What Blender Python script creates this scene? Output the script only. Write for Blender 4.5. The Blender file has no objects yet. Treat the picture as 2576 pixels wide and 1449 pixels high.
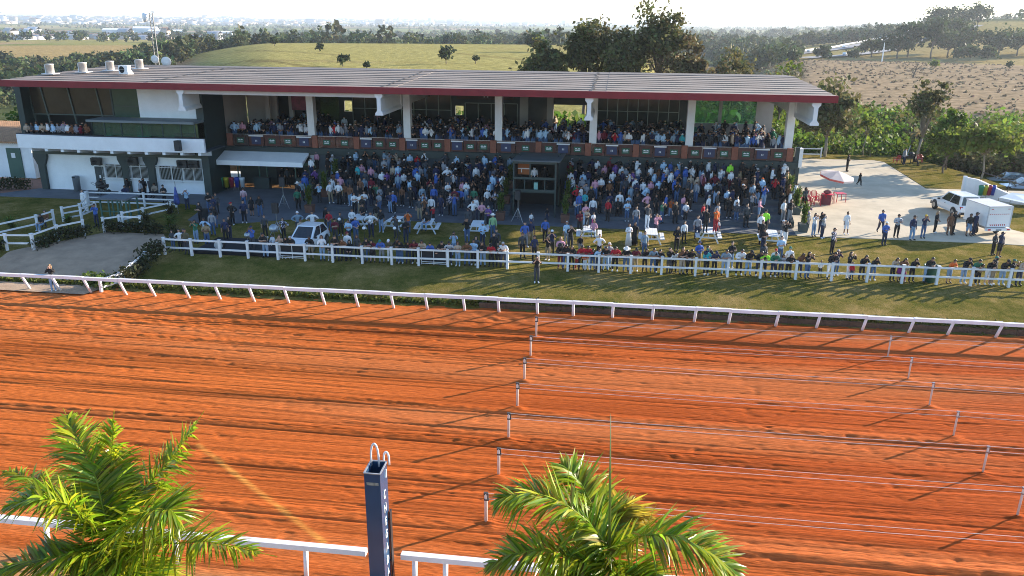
import bpy, bmesh, math, random
import numpy as np
from mathutils import Vector, Matrix, Euler
random.seed(7)
RNG = np.random.default_rng(11)
R = math.radians
C = bpy.context.scene.collection
sc = bpy.context.scene

# ------------------------------------------------------------------ camera
cam_d = bpy.data.cameras.new('camera'); cam = bpy.data.objects.new('camera', cam_d); C.objects.link(cam)
cam_d.sensor_width = 36.0; cam_d.lens = 36.0 * 2000 / 2576
cam_d.clip_start = 0.5; cam_d.clip_end = 60000
CAMZ = 15.0; HAZE = 1.3e-4
cam.matrix_world = Matrix.Translation((0, 0, CAMZ)) @ Matrix.Rotation(R(7.263), 4, 'Z') @ Matrix.Rotation(R(90 - 18.6), 4, 'X') @ Matrix.Rotation(R(0.494), 4, 'Z')
sc.camera = cam
# ------------------------------------------------------------------ world, sun, exposure
SUN_EL = 16.2; SUN_AZ = 55.9            # azimuth clockwise from +Y
w = bpy.data.worlds.new('World'); sc.world = w; w.use_nodes = True
nt = w.node_tree; bg = nt.nodes['Background']
sky = nt.nodes.new('ShaderNodeTexSky'); sky.sky_type = 'NISHITA'; sky.sun_disc = False
sky.sun_elevation = R(SUN_EL); sky.sun_rotation = R(SUN_AZ)
sky.altitude = 600; sky.air_density = 1.0; sky.dust_density = 0.3; sky.ozone_density = 2.5
nt.links.new(sky.outputs[0], bg.inputs[0]); bg.inputs[1].default_value = 0.135
sd = bpy.data.lights.new('sun', 'SUN'); sun = bpy.data.objects.new('sun', sd); C.objects.link(sun)
sd.energy = 5.0; sd.angle = R(0.53); sd.color = (1.0, 0.86, 0.70)
_dir = Vector((-math.sin(R(SUN_AZ)) * math.cos(R(SUN_EL)), -math.cos(R(SUN_AZ)) * math.cos(R(SUN_EL)), -math.sin(R(SUN_EL))))
sun.rotation_euler = _dir.to_track_quat('-Z', 'Y').to_euler()
sc.view_settings.view_transform = 'Standard'; sc.view_settings.look = 'None'
sc.view_settings.exposure = 1.52; sc.view_settings.gamma = 1.0
sc.cycles.use_denoising = True
sc.cycles.max_bounces = 6; sc.cycles.transparent_max_bounces = 16
sc.cycles.volume_bounces = 0
sc.cycles.filter_width = 1.0
sc.cycles.denoising_prefilter = 'NONE'

# ------------------------------------------------------------------ helpers
def hsh(ix, iy, seed):
    n = (ix.astype(np.int64) * 374761393 + iy.astype(np.int64) * 668265263 + seed * 974634541) & 0x7fffffff
    n = ((n ^ (n >> 13)) * 1274126177) & 0x7fffffff
    n = (n ^ (n >> 16)) & 0xffffff
    return n / float(0xffffff)
def vn(x, y, seed=0):
    x = np.asarray(x, float); y = np.asarray(y, float)
    ix = np.floor(x); iy = np.floor(y); fx = x - ix; fy = y - iy
    fx = fx * fx * (3 - 2 * fx); fy = fy * fy * (3 - 2 * fy)
    a = hsh(ix, iy, seed); b = hsh(ix + 1, iy, seed); c = hsh(ix, iy + 1, seed); d = hsh(ix + 1, iy + 1, seed)
    return (a + (b - a) * fx) * (1 - fy) + (c + (d - c) * fx) * fy
def fbm(x, y, seed=0, oct=4):
    s = 0; a = .5
    for k in range(oct):
        s = s + a * vn(x * 2 ** k + 17.3 * k, y * 2 ** k - 9.1 * k, seed + k); a *= .5
    return s
def smooth(t): t = np.clip(t, 0, 1); return t * t * (3 - 2 * t)

MATS = {}
def mat(name, col, rough=.75, var=.18, scale=3.0, bump=0., bscale=None, metal=0., spec=None, stretch=None, col2=None, trans=0., coat=0.):
    """procedural principled material: two tones mixed by noise, optional noise bump"""
    if name in MATS: return MATS[name]
    m = bpy.data.materials.new(name); m.use_nodes = True; t = m.node_tree; b = t.nodes['Principled BSDF']
    b.inputs['Roughness'].default_value = rough; b.inputs['Metallic'].default_value = metal
    if spec is not None: b.inputs['Specular IOR Level'].default_value = spec
    if coat: b.inputs['Coat Weight'].default_value = coat; b.inputs['Coat Roughness'].default_value = .08
    tc = t.nodes.new('ShaderNodeTexCoord'); mp = t.nodes.new('ShaderNodeMapping')
    if stretch: mp.inputs['Scale'].default_value = stretch
    t.links.new(tc.outputs['Object'], mp.inputs[0])
    n = t.nodes.new('ShaderNodeTexNoise'); n.inputs['Scale'].default_value = scale; n.inputs['Detail'].default_value = 5; n.inputs['Roughness'].default_value = .65
    t.links.new(mp.outputs[0], n.inputs['Vector'])
    r = t.nodes.new('ShaderNodeValToRGB')
    c2 = col2 if col2 else tuple(min(1, c * (1 + var)) for c in col)
    c1 = col if col2 else tuple(c * (1 - var) for c in col)
    r.color_ramp.elements[0].color = (*c1, 1); r.color_ramp.elements[1].color = (*c2, 1)
    r.color_ramp.elements[0].position = .3; r.color_ramp.elements[1].position = .7
    t.links.new(n.outputs['Fac'], r.inputs[0]); t.links.new(r.outputs[0], b.inputs['Base Color'])
    if bump:
        n2 = t.nodes.new('ShaderNodeTexNoise'); n2.inputs['Scale'].default_value = bscale or scale * 4; n2.inputs['Detail'].default_value = 4
        t.links.new(mp.outputs[0], n2.inputs['Vector'])
        bp = t.nodes.new('ShaderNodeBump'); bp.inputs['Strength'].default_value = 1; bp.inputs['Distance'].default_value = bump
        t.links.new(n2.outputs['Fac'], bp.inputs['Height']); t.links.new(bp.outputs[0], b.inputs['Normal'])
    if trans:
        tr = t.nodes.new('ShaderNodeBsdfTranslucent'); ms = t.nodes.new('ShaderNodeMixShader'); ms.inputs[0].default_value = trans
        t.links.new(r.outputs[0], tr.inputs[0]); out = t.nodes['Material Output']
        t.links.new(b.outputs[0], ms.inputs[1]); t.links.new(tr.outputs[0], ms.inputs[2]); t.links.new(ms.outputs[0], out.inputs[0])
    MATS[name] = m
    return m
def glass(name, tint=(.6, .8, .7), alpha=.35, rough=.05):
    """see-through pane: glossy film over a tinted transparent body"""
    if name in MATS: return MATS[name]
    m = bpy.data.materials.new(name); m.use_nodes = True; t = m.node_tree; b = t.nodes['Principled BSDF']
    b.inputs['Base Color'].default_value = (*[c * .25 for c in tint], 1); b.inputs['Roughness'].default_value = rough
    tr = t.nodes.new('ShaderNodeBsdfTransparent'); tr.inputs[0].default_value = (*tint, 1)
    ms = t.nodes.new('ShaderNodeMixShader'); ms.inputs[0].default_value = 1 - alpha
    t.links.new(b.outputs[0], ms.inputs[1]); t.links.new(tr.outputs[0], ms.inputs[2]); t.links.new(ms.outputs[0], t.nodes['Material Output'].inputs[0])
    MATS[name] = m
    return m

class MB:
    def __init__(s): s.v = []; s.f = []; s.m = []
    def add(s, vs, fs, mi=0):
        o = len(s.v); s.v += [tuple(v) for v in vs]; s.f += [tuple(i + o for i in f) for f in fs]; s.m += [mi] * len(fs)
    def box(s, x0, x1, y0, y1, z0, z1, mi=0):
        s.add([(x0,y0,z0),(x1,y0,z0),(x1,y1,z0),(x0,y1,z0),(x0,y0,z1),(x1,y0,z1),(x1,y1,z1),(x0,y1,z1)],
              [(0,3,2,1),(4,5,6,7),(0,1,5,4),(1,2,6,5),(2,3,7,6),(3,0,4,7)], mi)
    def cbox(s, c, d, mi=0, rz=0., rx=0., bev=0.):
        M = Matrix.Translation(c) @ Matrix.Rotation(rz, 4, 'Z') @ Matrix.Rotation(rx, 4, 'X')
        hx, hy, hz = d[0]/2, d[1]/2, d[2]/2
        vs = [M @ Vector((x*hx, y*hy, z*hz)) for z in (-1,1) for x, y in ((-1,-1),(1,-1),(1,1),(-1,1))]
        s.add(vs, [(0,3,2,1),(4,5,6,7),(0,1,5,4),(1,2,6,5),(2,3,7,6),(3,0,4,7)], mi)
    def beam(s, a, b, w_, h, mi=0, up=(0,0,1)):
        a = Vector(a); b = Vector(b); d = (b - a).normalized(); u = Vector(up)
        if abs(d.dot(u)) > .95: u = Vector((0,1,0))
        x = d.cross(u).normalized(); y = x.cross(d).normalized()
        vs = [p + x*sx*w_/2 + y*sy*h/2 for p in (a, b) for sx, sy in ((-1,-1),(1,-1),(1,1),(-1,1))]
        s.add(vs, [(0,3,2,1),(4,5,6,7),(0,1,5,4),(1,2,6,5),(2,3,7,6),(3,0,4,7)], mi)
    def tube(s, pts, r, n=8, mi=0, cap=True):
        pts = [Vector(p) for p in pts]; k = len(pts); rr = r if isinstance(r, (list, tuple)) else [r]*k
        d0 = (pts[1]-pts[0]).normalized(); u = Vector((0,0,1)) if abs(d0.z) < .9 else Vector((1,0,0))
        x = d0.cross(u).normalized(); vs = []
        for i, p in enumerate(pts):
            d = (pts[min(i+1,k-1)] - pts[max(i-1,0)]).normalized()
            x = (x - d*x.dot(d)).normalized(); y = d.cross(x)
            for j in range(n):
                a = 2*math.pi*j/n; vs.append(p + (x*math.cos(a) + y*math.sin(a))*rr[i])
        fs = [(i*n+j, i*n+(j+1)%n, (i+1)*n+(j+1)%n, (i+1)*n+j) for i in range(k-1) for j in range(n)]
        if cap: fs += [tuple(range(n-1,-1,-1)), tuple((k-1)*n+j for j in range(n))]
        s.add(vs, fs, mi)
    def lathe(s, prof, c=(0,0,0), n=12, mi=0, cap=True):
        vs = [(c[0]+r*math.cos(2*math.pi*j/n), c[1]+r*math.sin(2*math.pi*j/n), c[2]+z) for r, z in prof for j in range(n)]
        k = len(prof)
        fs = [(i*n+j, i*n+(j+1)%n, (i+1)*n+(j+1)%n, (i+1)*n+j) for i in range(k-1) for j in range(n)]
        if cap: fs += [tuple(range(n-1,-1,-1)), tuple((k-1)*n+j for j in range(n))]
        s.add(vs, fs, mi)
    def ell(s, c, r, mi=0, n=8, k=5):
        c = Vector(c); vs = []; fs = []
        for i in range(k+1):
            t = math.pi*i/k
            for j in range(n):
                a = 2*math.pi*j/n; vs.append((c.x+r[0]*math.sin(t)*math.cos(a), c.y+r[1]*math.sin(t)*math.sin(a), c.z+r[2]*math.cos(t)))
        fs = [(i*n+j, (i+1)*n+j, (i+1)*n+(j+1)%n, i*n+(j+1)%n) for i in range(k) for j in range(n)]
        s.add(vs, fs, mi)
    def prism(s, poly, z0, z1, mi=0):
        n = len(poly)
        ar = sum(poly[i][0]*poly[(i+1)%n][1]-poly[(i+1)%n][0]*poly[i][1] for i in range(n))
        if ar < 0: poly = poly[::-1]
        vs = [(x,y,z0) for x,y in poly] + [(x,y,z1) for x,y in poly]
        s.add(vs, [tuple(range(n-1,-1,-1)), tuple(range(n,2*n))] + [(i,(i+1)%n,n+(i+1)%n,n+i) for i in range(n)], mi)
    def extr(s, prof, axis, a, b, mi=0):
        """profile in the plane across 'axis' (x: (y,z), y: (x,z)) pushed from a to b"""
        n = len(prof)
        if axis == 'x': vs = [(a,p,q) for p,q in prof] + [(b,p,q) for p,q in prof]
        else: vs = [(p,a,q) for p,q in prof] + [(p,b,q) for p,q in prof]
        s.add(vs, [tuple(range(n-1,-1,-1)), tuple(range(n,2*n))] + [(i,(i+1)%n,n+(i+1)%n,n+i) for i in range(n)], mi)
    def build(s, name, mats, parent=None, smooth=False, loc=None, fixn=True):
        me = bpy.data.meshes.new(name); me.from_pydata(s.v, [], s.f)
        for m in (mats if isinstance(mats, (list, tuple)) else [mats]): me.materials.append(m)
        me.polygons.foreach_set('material_index', s.m)
        if smooth: me.polygons.foreach_set('use_smooth', [True]*len(s.f))
        if fixn and len(s.f) < 60000:
            b = bmesh.new(); b.from_mesh(me); bmesh.ops.recalc_face_normals(b, faces=b.faces); b.to_mesh(me); b.free()
        me.update()
        o = bpy.data.objects.new(name, me); C.objects.link(o)
        if parent: o.parent = parent
        if loc: o.location = loc
        return o
def npmesh(name, V, F, mats, parent=None, smooth=False, mi=None, col=None):
    """mesh from numpy arrays: V (n,3), F (m,3|4)"""
    V = np.asarray(V, np.float32); F = np.asarray(F, np.int32); k = F.shape[1]
    me = bpy.data.meshes.new(name); me.vertices.add(len(V)); me.vertices.foreach_set('co', V.ravel())
    me.loops.add(F.size); me.loops.foreach_set('vertex_index', F.ravel())
    me.polygons.add(len(F)); me.polygons.foreach_set('loop_start', np.arange(0, F.size, k, dtype=np.int32))
    for m in (mats if isinstance(mats, (list, tuple)) else [mats]): me.materials.append(m)
    if mi is not None: me.polygons.foreach_set('material_index', np.asarray(mi, np.int32))
    if smooth: me.polygons.foreach_set('use_smooth', np.ones(len(F), bool))
    if col is not None:
        a = me.color_attributes.new('Col', 'FLOAT_COLOR', 'POINT'); c4 = np.ones((len(V), 4), np.float32); c4[:, :3] = col; a.data.foreach_set('color', c4.ravel())
    me.update(calc_edges=True); me.validate()
    o = bpy.data.objects.new(name, me); C.objects.link(o)
    if parent: o.parent = parent
    return o
def tag(o, label, cat, group=None, kind=None):
    if label: o['label'] = label
    if cat: o['category'] = cat
    if group: o['group'] = group
    if kind: o['kind'] = kind
    return o
def struct(o, kind='structure'): o['kind'] = kind; return o
def thing(name, label, cat, loc=(0,0,0), rz=0., group=None):
    o = bpy.data.objects.new(name, None); C.objects.link(o); o.location = loc; o.rotation_euler = (0,0,rz); o.empty_display_size = .2
    return tag(o, label, cat, group)
def dup(o, loc=None, rz=None, label=None, parent=None, group=None):
    c = o.copy(); C.objects.link(c)
    if parent: c.parent = parent
    if loc is not None: c.location = loc
    if rz is not None: c.rotation_euler = (0,0,rz)
    if label: c['label'] = label
    if group: c['group'] = group
    for ch in list(o.children): dup(ch, parent=c)
    return c
def gridsheet(name, xs, ys, zf, mats, col=None, smooth=True):
    X, Y = np.meshgrid(xs, ys); Z = zf(X, Y); V = np.stack([X, Y, Z], -1).reshape(-1, 3)
    nx, ny = len(xs), len(ys); i = np.arange((nx) * (ny)).reshape(ny, nx)
    F = np.stack([i[:-1,:-1], i[:-1,1:], i[1:,1:], i[1:,:-1]], -1).reshape(-1, 4)
    return npmesh(name, V, F, mats, smooth=smooth, col=None if col is None else col(X, Y).reshape(-1, 3))

# ------------------------------------------------------------------ materials
WHITE = mat('white_paint', (.74, .74, .74), .55, .06, 2)
WHITEW = mat('white_wall_paint', (.80, .82, .84), .7, .07, .8)
DKGREEN = mat('dark_green_paint', (.02, .036, .035), .55, .15, 1.5)
RED = mat('fascia_red_paint', (.20, .007, .013), .6, .15, 1.2)
CONC = mat('grey_concrete', (.095, .105, .12), .85, .2, .9, .004, 12)
STEP = mat('terrace_concrete', (.075, .09, .108), .85, .2, .7, .004, 10)
BRICK = mat('terracotta_brick', (.25, .085, .05), .8, .2, 6, .01, 30)
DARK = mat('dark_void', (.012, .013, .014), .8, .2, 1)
METAL = mat('grey_metal', (.35, .36, .37), .35, .1, 4, metal=.8)
BLACK = mat('black_plastic', (.015, .015, .017), .5, .2, 3)
GLASSD = mat('dark_window_glass', (.028, .032, .024), .12, .35, .5, spec=.6)
# ================================================================== ground
def gz(X, Y):
    """height of the lawn and terraces in front of the stand"""
    X = np.asarray(X, float); Y = np.asarray(Y, float)
    soft = .6 * smooth((Y - 40.3) / 5.5)
    kerb = np.where(Y < 40.75, 0, .30 + .30 * smooth((Y - 40.75) / 4.5))
    t = smooth((X + 10) / 5)
    return soft * (1 - t) + kerb * t
# ---- race track: real furrows, lane ridges, hoof prints
def track_h(X, Y):
    w_ = Y + .006 * np.sin(X * .5) + .05 * (vn(X * .03, Y * .2, 3) - .5) + .006 * X * (vn(X * .01, Y * .15, 4) - .5)
    h = .006 * (vn(X * .04, w_ * 9.0, 6) - .5) + .010 * (vn(X * .02, w_ * 2.6, 7) - .5)
    gr = np.random.default_rng(404); ya = Y[:, 0]
    for i in range(150):                                                # long straight harrow grooves
        y0 = gr.uniform(14, 40); sl = gr.normal(0, .005); dp = .005 + .020 * gr.random() ** 2.2; wd = gr.uniform(.022, .045); xc = gr.uniform(-44, 30); hl = gr.uniform(9, 34)
        sel = np.abs(ya - y0) < .75; Xs, Ys = X[sel], Y[sel]
        d = Ys - y0 - sl * (Xs - xc) - .02 * np.sin(Xs * .13 + i)
        on = smooth((hl - np.abs(Xs - xc)) / 4) * (.45 + .8 * vn(Xs * .5, np.full_like(Xs, i * 1.7), 43))
        h[sel] += on * dp * (-np.exp(-(d / wd) ** 2) + .5 * np.exp(-((d - 2.1 * wd) / wd) ** 2))
    h += .010 * (fbm(X * 5.5, Y * 11.0, 9, 2) - .5) * (.2 + 1.1 * smooth((vn(X * .16, Y * 1.1, 14) - .35) * 3))   # clods
    pit = vn(X * 3.1, Y * 6.2, 25); h -= .022 * smooth((pit - .76) * 8) * smooth((vn(X * .25, Y * .8, 26) - .38) * 5)
    hp = vn(X * 1.7, Y * 3.4, 21)                                       # hoof marks
    dens = smooth((vn(X * .10, Y * .55, 23) - .45) * 5)
    h -= .03 * smooth((hp - .78) * 8) * dens
    left = smooth((-13 - X) / 6) * smooth((Y - 33.5) / 2)               # churned corner on the left
    h += left * .10 * (fbm(X * 2.4, Y * 4.2, 31, 2) - .5)
    spot = np.exp(-((X + 6.3) / 2.6) ** 2 - ((Y - 38.6) / .9) ** 2)
    h += spot * .16 * (vn(X * 2.4, Y * 3.2, 33) - .45)
    for k in range(7):                                                  # churned ridges along every row of lane posts
        yc = 36.55 - 2.6 * k + .03 * np.sin(X * .11 + k) - .008 * (X + 3.4)
        d = Y - yc
        a = .25 + 1.0 * vn(X * .10, np.full_like(X, k * 3.7), 40)
        h += a * (.048 * np.exp(-(d / .20) ** 2) * (.25 + 1.3 * vn(X * 4.6, Y * 9, 41 + k))
                  - .05 * np.exp(-((d + .36) / .05) ** 2) + .02 * np.exp(-((d + .52) / .09) ** 2)
                  - .03 * np.exp(-((d - .38) / .06) ** 2))
    for yc, s in ((35.1, .02), (33.0, .025), (30.4, .03), (27.9, .02), (25.1, .025), (22.4, .03), (20.0, .03), (19.2, .05), (38.0, .02)):
        d = Y - yc - .06 * np.sin(X * .05 + yc) + .02 * X * ((yc * 7) % 1 - .5)
        h -= s * np.exp(-(d / .045) ** 2) * smooth((vn(X * .08, np.full_like(X, yc), 55) - .25) * 4)
    tr = (np.abs(((X * 2.3) % 1) - .5) * 2)                             # tractor lugs near the inner rail
    h += .05 * np.exp(-((Y - 18.95 - .014 * (X + 3)) / .22) ** 2) * smooth((tr - .4) * 4) * smooth((X + 3) / 2)
    h += .05 * np.exp(-((Y - 20.75) / .16) ** 2) * (.3 + vn(X * 2.2, Y * 4, 61)) * smooth((X + 2) / 5)
    dg = (X + 10.25) * .594 + (Y - 21.0) * .804                             # sand line across the track
    h += .012 * np.exp(-(dg / .16) ** 2) * (X < -8.0) * (X > -14.8)
    berm = .16 * np.exp(-((Y - 39.75) / .28) ** 2) * (1 + .5 * (fbm(X * 1.2, Y * 2, 71, 2) - .5)) * smooth((X + 13) / 8)
    h += berm
    for (ya, sl, x0, x1) in ((33.6, -.035, -46, 6), (27.4, -.055, -40, 10), (30.0, -.05, -46, -8), (22.6, .02, -20, 20), (34.6, .01, -20, 30)):
        for tw in (0, 1.55):                                            # crossing wheel tracks of the harrow
            d = Y - ya - tw - sl * (X + 14) - .0006 * (X + 14) ** 2; on = smooth((X - x0) / 3) * smooth((x1 - X) / 3)
            h += on * (-.022 * np.exp(-(d / .10) ** 2) + .012 * np.exp(-((np.abs(d) - .19) / .06) ** 2) + .010 * np.exp(-(d / .09) ** 2) * np.sin(X * 2 * math.pi / .32))
    for xp in (-3.45, 13.4, 30.2):
        for k in range(7):
            h += .10 * np.exp(-(((X - xp) / .3) ** 2 + ((Y - (36.75 - 2.6 * k)) / .2) ** 2))
    return h
dirt = bpy.data.materials.new('red_track_dirt'); dirt.use_nodes = True
t = dirt.node_tree; b = t.nodes['Principled BSDF']; b.inputs['Roughness'].default_value = 1; b.inputs['Specular IOR Level'].default_value = .02
ca = t.nodes.new('ShaderNodeVertexColor'); ca.layer_name = 'Col'
tc = t.nodes.new('ShaderNodeTexCoord'); n1 = t.nodes.new('ShaderNodeTexNoise'); n1.inputs['Scale'].default_value = 9; n1.inputs['Detail'].default_value = 6
mp = t.nodes.new('ShaderNodeMapping'); mp.inputs['Scale'].default_value = (.35, 1.2, 1)
t.links.new(tc.outputs['Object'], mp.inputs[0]); t.links.new(mp.outputs[0], n1.inputs['Vector'])
mx = t.nodes.new('ShaderNodeMixRGB'); mx.blend_type = 'MULTIPLY'; mx.inputs[0].default_value = 1
rp = t.nodes.new('ShaderNodeValToRGB'); rp.color_ramp.elements[0].color = (.7,.66,.62,1); rp.color_ramp.elements[1].color = (1.12,1.12,1.1,1); rp.color_ramp.elements[0].position = .3; rp.color_ramp.elements[1].position = .7
t.links.new(n1.outputs['Fac'], rp.inputs[0]); t.links.new(ca.outputs['Color'], mx.inputs[1]); t.links.new(rp.outputs[0], mx.inputs[2]); t.links.new(mx.outputs[0], b.inputs['Base Color'])
n2 = t.nodes.new('ShaderNodeTexNoise'); n2.inputs['Scale'].default_value = 7; n2.inputs['Detail'].default_value = 5
mp2 = t.nodes.new('ShaderNodeMapping'); mp2.inputs['Scale'].default_value = (.30, 2.4, 1); t.links.new(tc.outputs['Object'], mp2.inputs[0]); t.links.new(mp2.outputs[0], n2.inputs['Vector'])
bp = t.nodes.new('ShaderNodeBump'); bp.inputs['Distance'].default_value = .03; t.links.new(n2.outputs['Fac'], bp.inputs['Height']); t.links.new(bp.outputs[0], b.inputs['Normal'])
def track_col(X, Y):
    base = np.array([.46, .100, .022]); red = np.array([.38, .060, .013]); dry = np.array([.58, .165, .038])  # dry: paler orange for the left, sun-angle brightening painted into the soil colour
    u = smooth((X + 22) / 30) * .75 + .5 * (fbm(X * .05, Y * .35, 81, 3) - .5)  # ramp of the painted view-against-sun tint, paler left to redder right, plus noise
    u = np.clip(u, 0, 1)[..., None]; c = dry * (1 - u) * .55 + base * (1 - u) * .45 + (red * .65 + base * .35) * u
    s = smooth((fbm(X * .07, Y * 2.2, 83, 3) - .45) * 4)[..., None] * .22
    c = c * (1 - s)
    s2 = smooth((vn(X * .02, Y * 6.5, 5) - .64) * 8)[..., None] * .22; c = c * (1 - s2)
    lane = smooth((fbm(X * .03, Y * .5, 84, 2) - .36) * 4)[..., None] * .45; c = c * (1 - lane) + np.array([.60, .21, .075]) * lane
    drk = smooth((fbm(X * .04 + 2, Y * .38 + 8, 85, 3) - .50) * 6)[..., None] * .22; c = c * (1 - drk)
    dg = (X + 10.25) * .594 + (Y - 21.0) * .804
    yl = (1.0 * np.exp(-(dg / .10) ** 4) * (X < -8.0) * (X > -14.8))[..., None] * 1.0 * (.5 + .7 * vn(X * 2.5, Y * 2.5, 87))[..., None]
    c = c * (1 - yl) + np.array([.66, .27, .06]) * yl
    low = smooth((18.2 - Y) / 1.2)[..., None]                           # sandy verge under the inner rail
    c = c * (1 - low) + np.array([.48, .24, .10]) * low
    return c
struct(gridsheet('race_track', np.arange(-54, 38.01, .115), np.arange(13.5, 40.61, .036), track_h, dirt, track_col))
# ---- lawn between the rails
def grass_mat(name, dryness=.5, sc_=.35):
    m = bpy.data.materials.new(name); m.use_nodes = True; t = m.node_tree; b = t.nodes['Principled BSDF']; b.inputs['Roughness'].default_value = 1; b.inputs['Specular IOR Level'].default_value = 0
    tc = t.nodes.new('ShaderNodeTexCoord'); n = t.nodes.new('ShaderNodeTexNoise'); n.inputs['Scale'].default_value = sc_; n.inputs['Detail'].default_value = 9; n.inputs['Roughness'].default_value = .80
    t.links.new(tc.outputs['Object'], n.inputs['Vector'])
    r = t.nodes.new('ShaderNodeValToRGB'); e = r.color_ramp.elements
    e[0].position = .36; e[0].color = (.075, .092, .018, 1); e[1].position = .64; e[1].color = (.31, .225, .095, 1)
    k = e.new(.5 - .1 * (dryness - .5)); k.color = (.17, .145, .042, 1)
    t.links.new(n.outputs['Fac'], r.inputs[0])
    n3 = t.nodes.new('ShaderNodeTexNoise'); n3.inputs['Scale'].default_value = 26; n3.inputs['Detail'].default_value = 3; t.links.new(tc.outputs['Object'], n3.inputs['Vector'])
    mx = t.nodes.new('ShaderNodeMixRGB'); mx.blend_type = 'MULTIPLY'; mx.inputs[0].default_value = 1
    r2 = t.nodes.new('ShaderNodeValToRGB'); r2.color_ramp.elements[0].color = (.6,.62,.55,1); r2.color_ramp.elements[1].color = (1.25,1.22,1.15,1); r2.color_ramp.elements[0].position = .35; r2.color_ramp.elements[1].position = .65
    t.links.new(n3.outputs['Fac'], r2.inputs[0]); t.links.new(r.outputs[0], mx.inputs[1]); t.links.new(r2.outputs[0], mx.inputs[2]); t.links.new(mx.outputs[0], b.inputs['Base Color'])
    bp = t.nodes.new('ShaderNodeBump'); bp.inputs['Distance'].default_value = .08; t.links.new(n3.outputs['Fac'], bp.inputs['Height']); t.links.new(bp.outputs[0], b.inputs['Normal'])
    return m
GRASS = grass_mat('lawn_grass', .55); GRASSY = grass_mat('dry_lawn_grass', .8, .22)
ys = np.concatenate([np.arange(40.25, 40.7, .15), [40.74, 40.76], np.arange(40.9, 46, .2), np.arange(46, 60.1, .5)])
struct(gridsheet('lawn', np.arange(-80, 70.1, .5), ys, lambda X, Y: gz(X, Y) + .02 * (fbm(X * .8, Y * .8, 5, 3) - .5), GRASS))
# earth face and roots under the lawn's edge
kb = mat('dark_earth_kerb', (.10, .055, .035), .95, .35, 3, .03, 9)
M_ = MB()
for i in range(60):
    x0 = -7 + i * .75; z1 = .25 + .05 * random.random(); M_.box(x0, x0 + .74, 40.6 + .05 * random.random(), 40.755, -.1, z1)
struct(M_.build('earth_kerb', kb))
# sandy path to the paddock
pth = mat('sand_path', (.34, .24, .16), .95, .22, 1.1, .012, 9)
py_ = [39.2, 40, 42, 45, 47, 49, 50.4]; pl = [-41, -39.6, -38.3, -38.4, -37, -36, -35]; pr = [-29.5, -29.3, -28.6, -28.6, -29.3, -30, -31]
rows = np.arange(39.2, 50.41, .3); V = []; nxp = 30
for y in rows:
    a, b_ = np.interp(y, py_, pl), np.interp(y, py_, pr)
    for k in range(nxp):
        x = a + (b_ - a) * k / (nxp - 1) + .15 * (vn(np.array(y * 1.3), np.array(k * .0 + (0 if k < 2 else 9)), 3) - .5)
        V.append((x, y, float(gz(x, y)) + .03 + .03 * float(fbm(np.array(x * 1.4), np.array(y * 1.4), 7, 3)) + (.02 if y < 40.5 else 0)))
ii = np.arange(len(V)).reshape(len(rows), nxp)
struct(npmesh('sand_path', V, np.stack([ii[:-1,:-1], ii[:-1,1:], ii[1:,1:], ii[1:,:-1]], -1).reshape(-1, 4), pth, smooth=True))
def flat(name, poly, z, m, th=.3):
    M_ = MB(); M_.prism(poly, z - th, z); return struct(M_.build(name, m))
flat('concourse_pavement', [(-80,59.5),(-37,60),(-33.5,59.5),(-32,57),(-31.5,54.5),(-29.5,53.4),(-27,54.3),(-24,56),(-20,56.9),(13.18,57.2),(13.18,67),(-80,67)], .632, CONC)
PLAZA = mat('pale_plaza_concrete', (.50, .44, .335), 1, .16, .45, .003, 8, spec=.05)
flat('plaza_pavement', [(13.2,57.05),(26,57.1),(30.5,56.7),(62,57),(62,58.2),(31,58.6),(29.4,61.5),(30,66),(32.4,71),(34.3,70.8),(50,69.5),(50,77.5),(32.1,76.8),(28.6,76.7),(29.3,91.5),(28.5,92.6),(20,92.3),(13.2,92)], .634, PLAZA)
flat('side_lawn', [(29.42,61.5),(31.02,58.62),(70,58.2),(70,69.4),(50,69.4),(34.3,70.7),(32.45,70.9),(30.05,66)], .62, GRASSY)
flat('plaza_lawn', [(28.62,76.75),(32.1,76.85),(36.5,79),(36,84),(34.5,90),(33,95.5),(20,96),(20,92.35),(28.5,92.65),(29.35,91.5)], .66, GRASSY, .5)
flat('brick_yard', [(-80,67),(-50,67),(-50,63.5),(-52,60.8),(-80,60)], .645, mat('brick_paving', (.25,.12,.08), .9, .2, 3))

# ================================================================== far country: one heightfield to the horizon
def terr(X, Y):
    r = np.hypot(X, Y); az = np.degrees(np.arctan2(X, Y))               # azimuth from +Y, right positive
    # left valley, plateau pasture behind the stand, flat right pasture, far ridges
    plate = smooth((az + 37) / 14) * smooth((9 - az) / 8)                # pasture sector
    pl_h = 3.2 * smooth((r - 120) / 60) * (1 - smooth((r - 430) / 120)) - 9 * smooth((r - 430) / 160)
    left_h = -13 * smooth((r - 110) / 120) + 5 * smooth((r - 500) / 300)
    right_h = -.6 * smooth((r - 150) / 200) - 2.5 * smooth((r - 380) / 80) + 26 * smooth((az - 11) / 12) * smooth((r - 450) / 480)
    rs = smooth((az - 5) / 8)
    h = left_h * (1 - plate) * (1 - rs) + pl_h * plate + right_h * rs * (1 - plate)
    thick = smooth((az - 9) / 5) * smooth((r - 92) / 12) * (1 - smooth((r - 150) / 20))
    h -= 2.2 * thick
    far = smooth((r - 600) / 900)
    h += far * (26 * (fbm(X * .0011 + 3, Y * .0011, 91, 3) - .5) - 8)
    h += smooth((r - 5500) / 3500) * (16 + 34 * (fbm(X * .0005, Y * .0005 + 7, 95, 3) - .4))
    h += .8 * (fbm(X * .02, Y * .02, 99, 3) - .5) * smooth((r - 120) / 60)
    inner = 1 - smooth((r - 96) / 14)
    return h * (1 - inner) - .35 * inner
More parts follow.
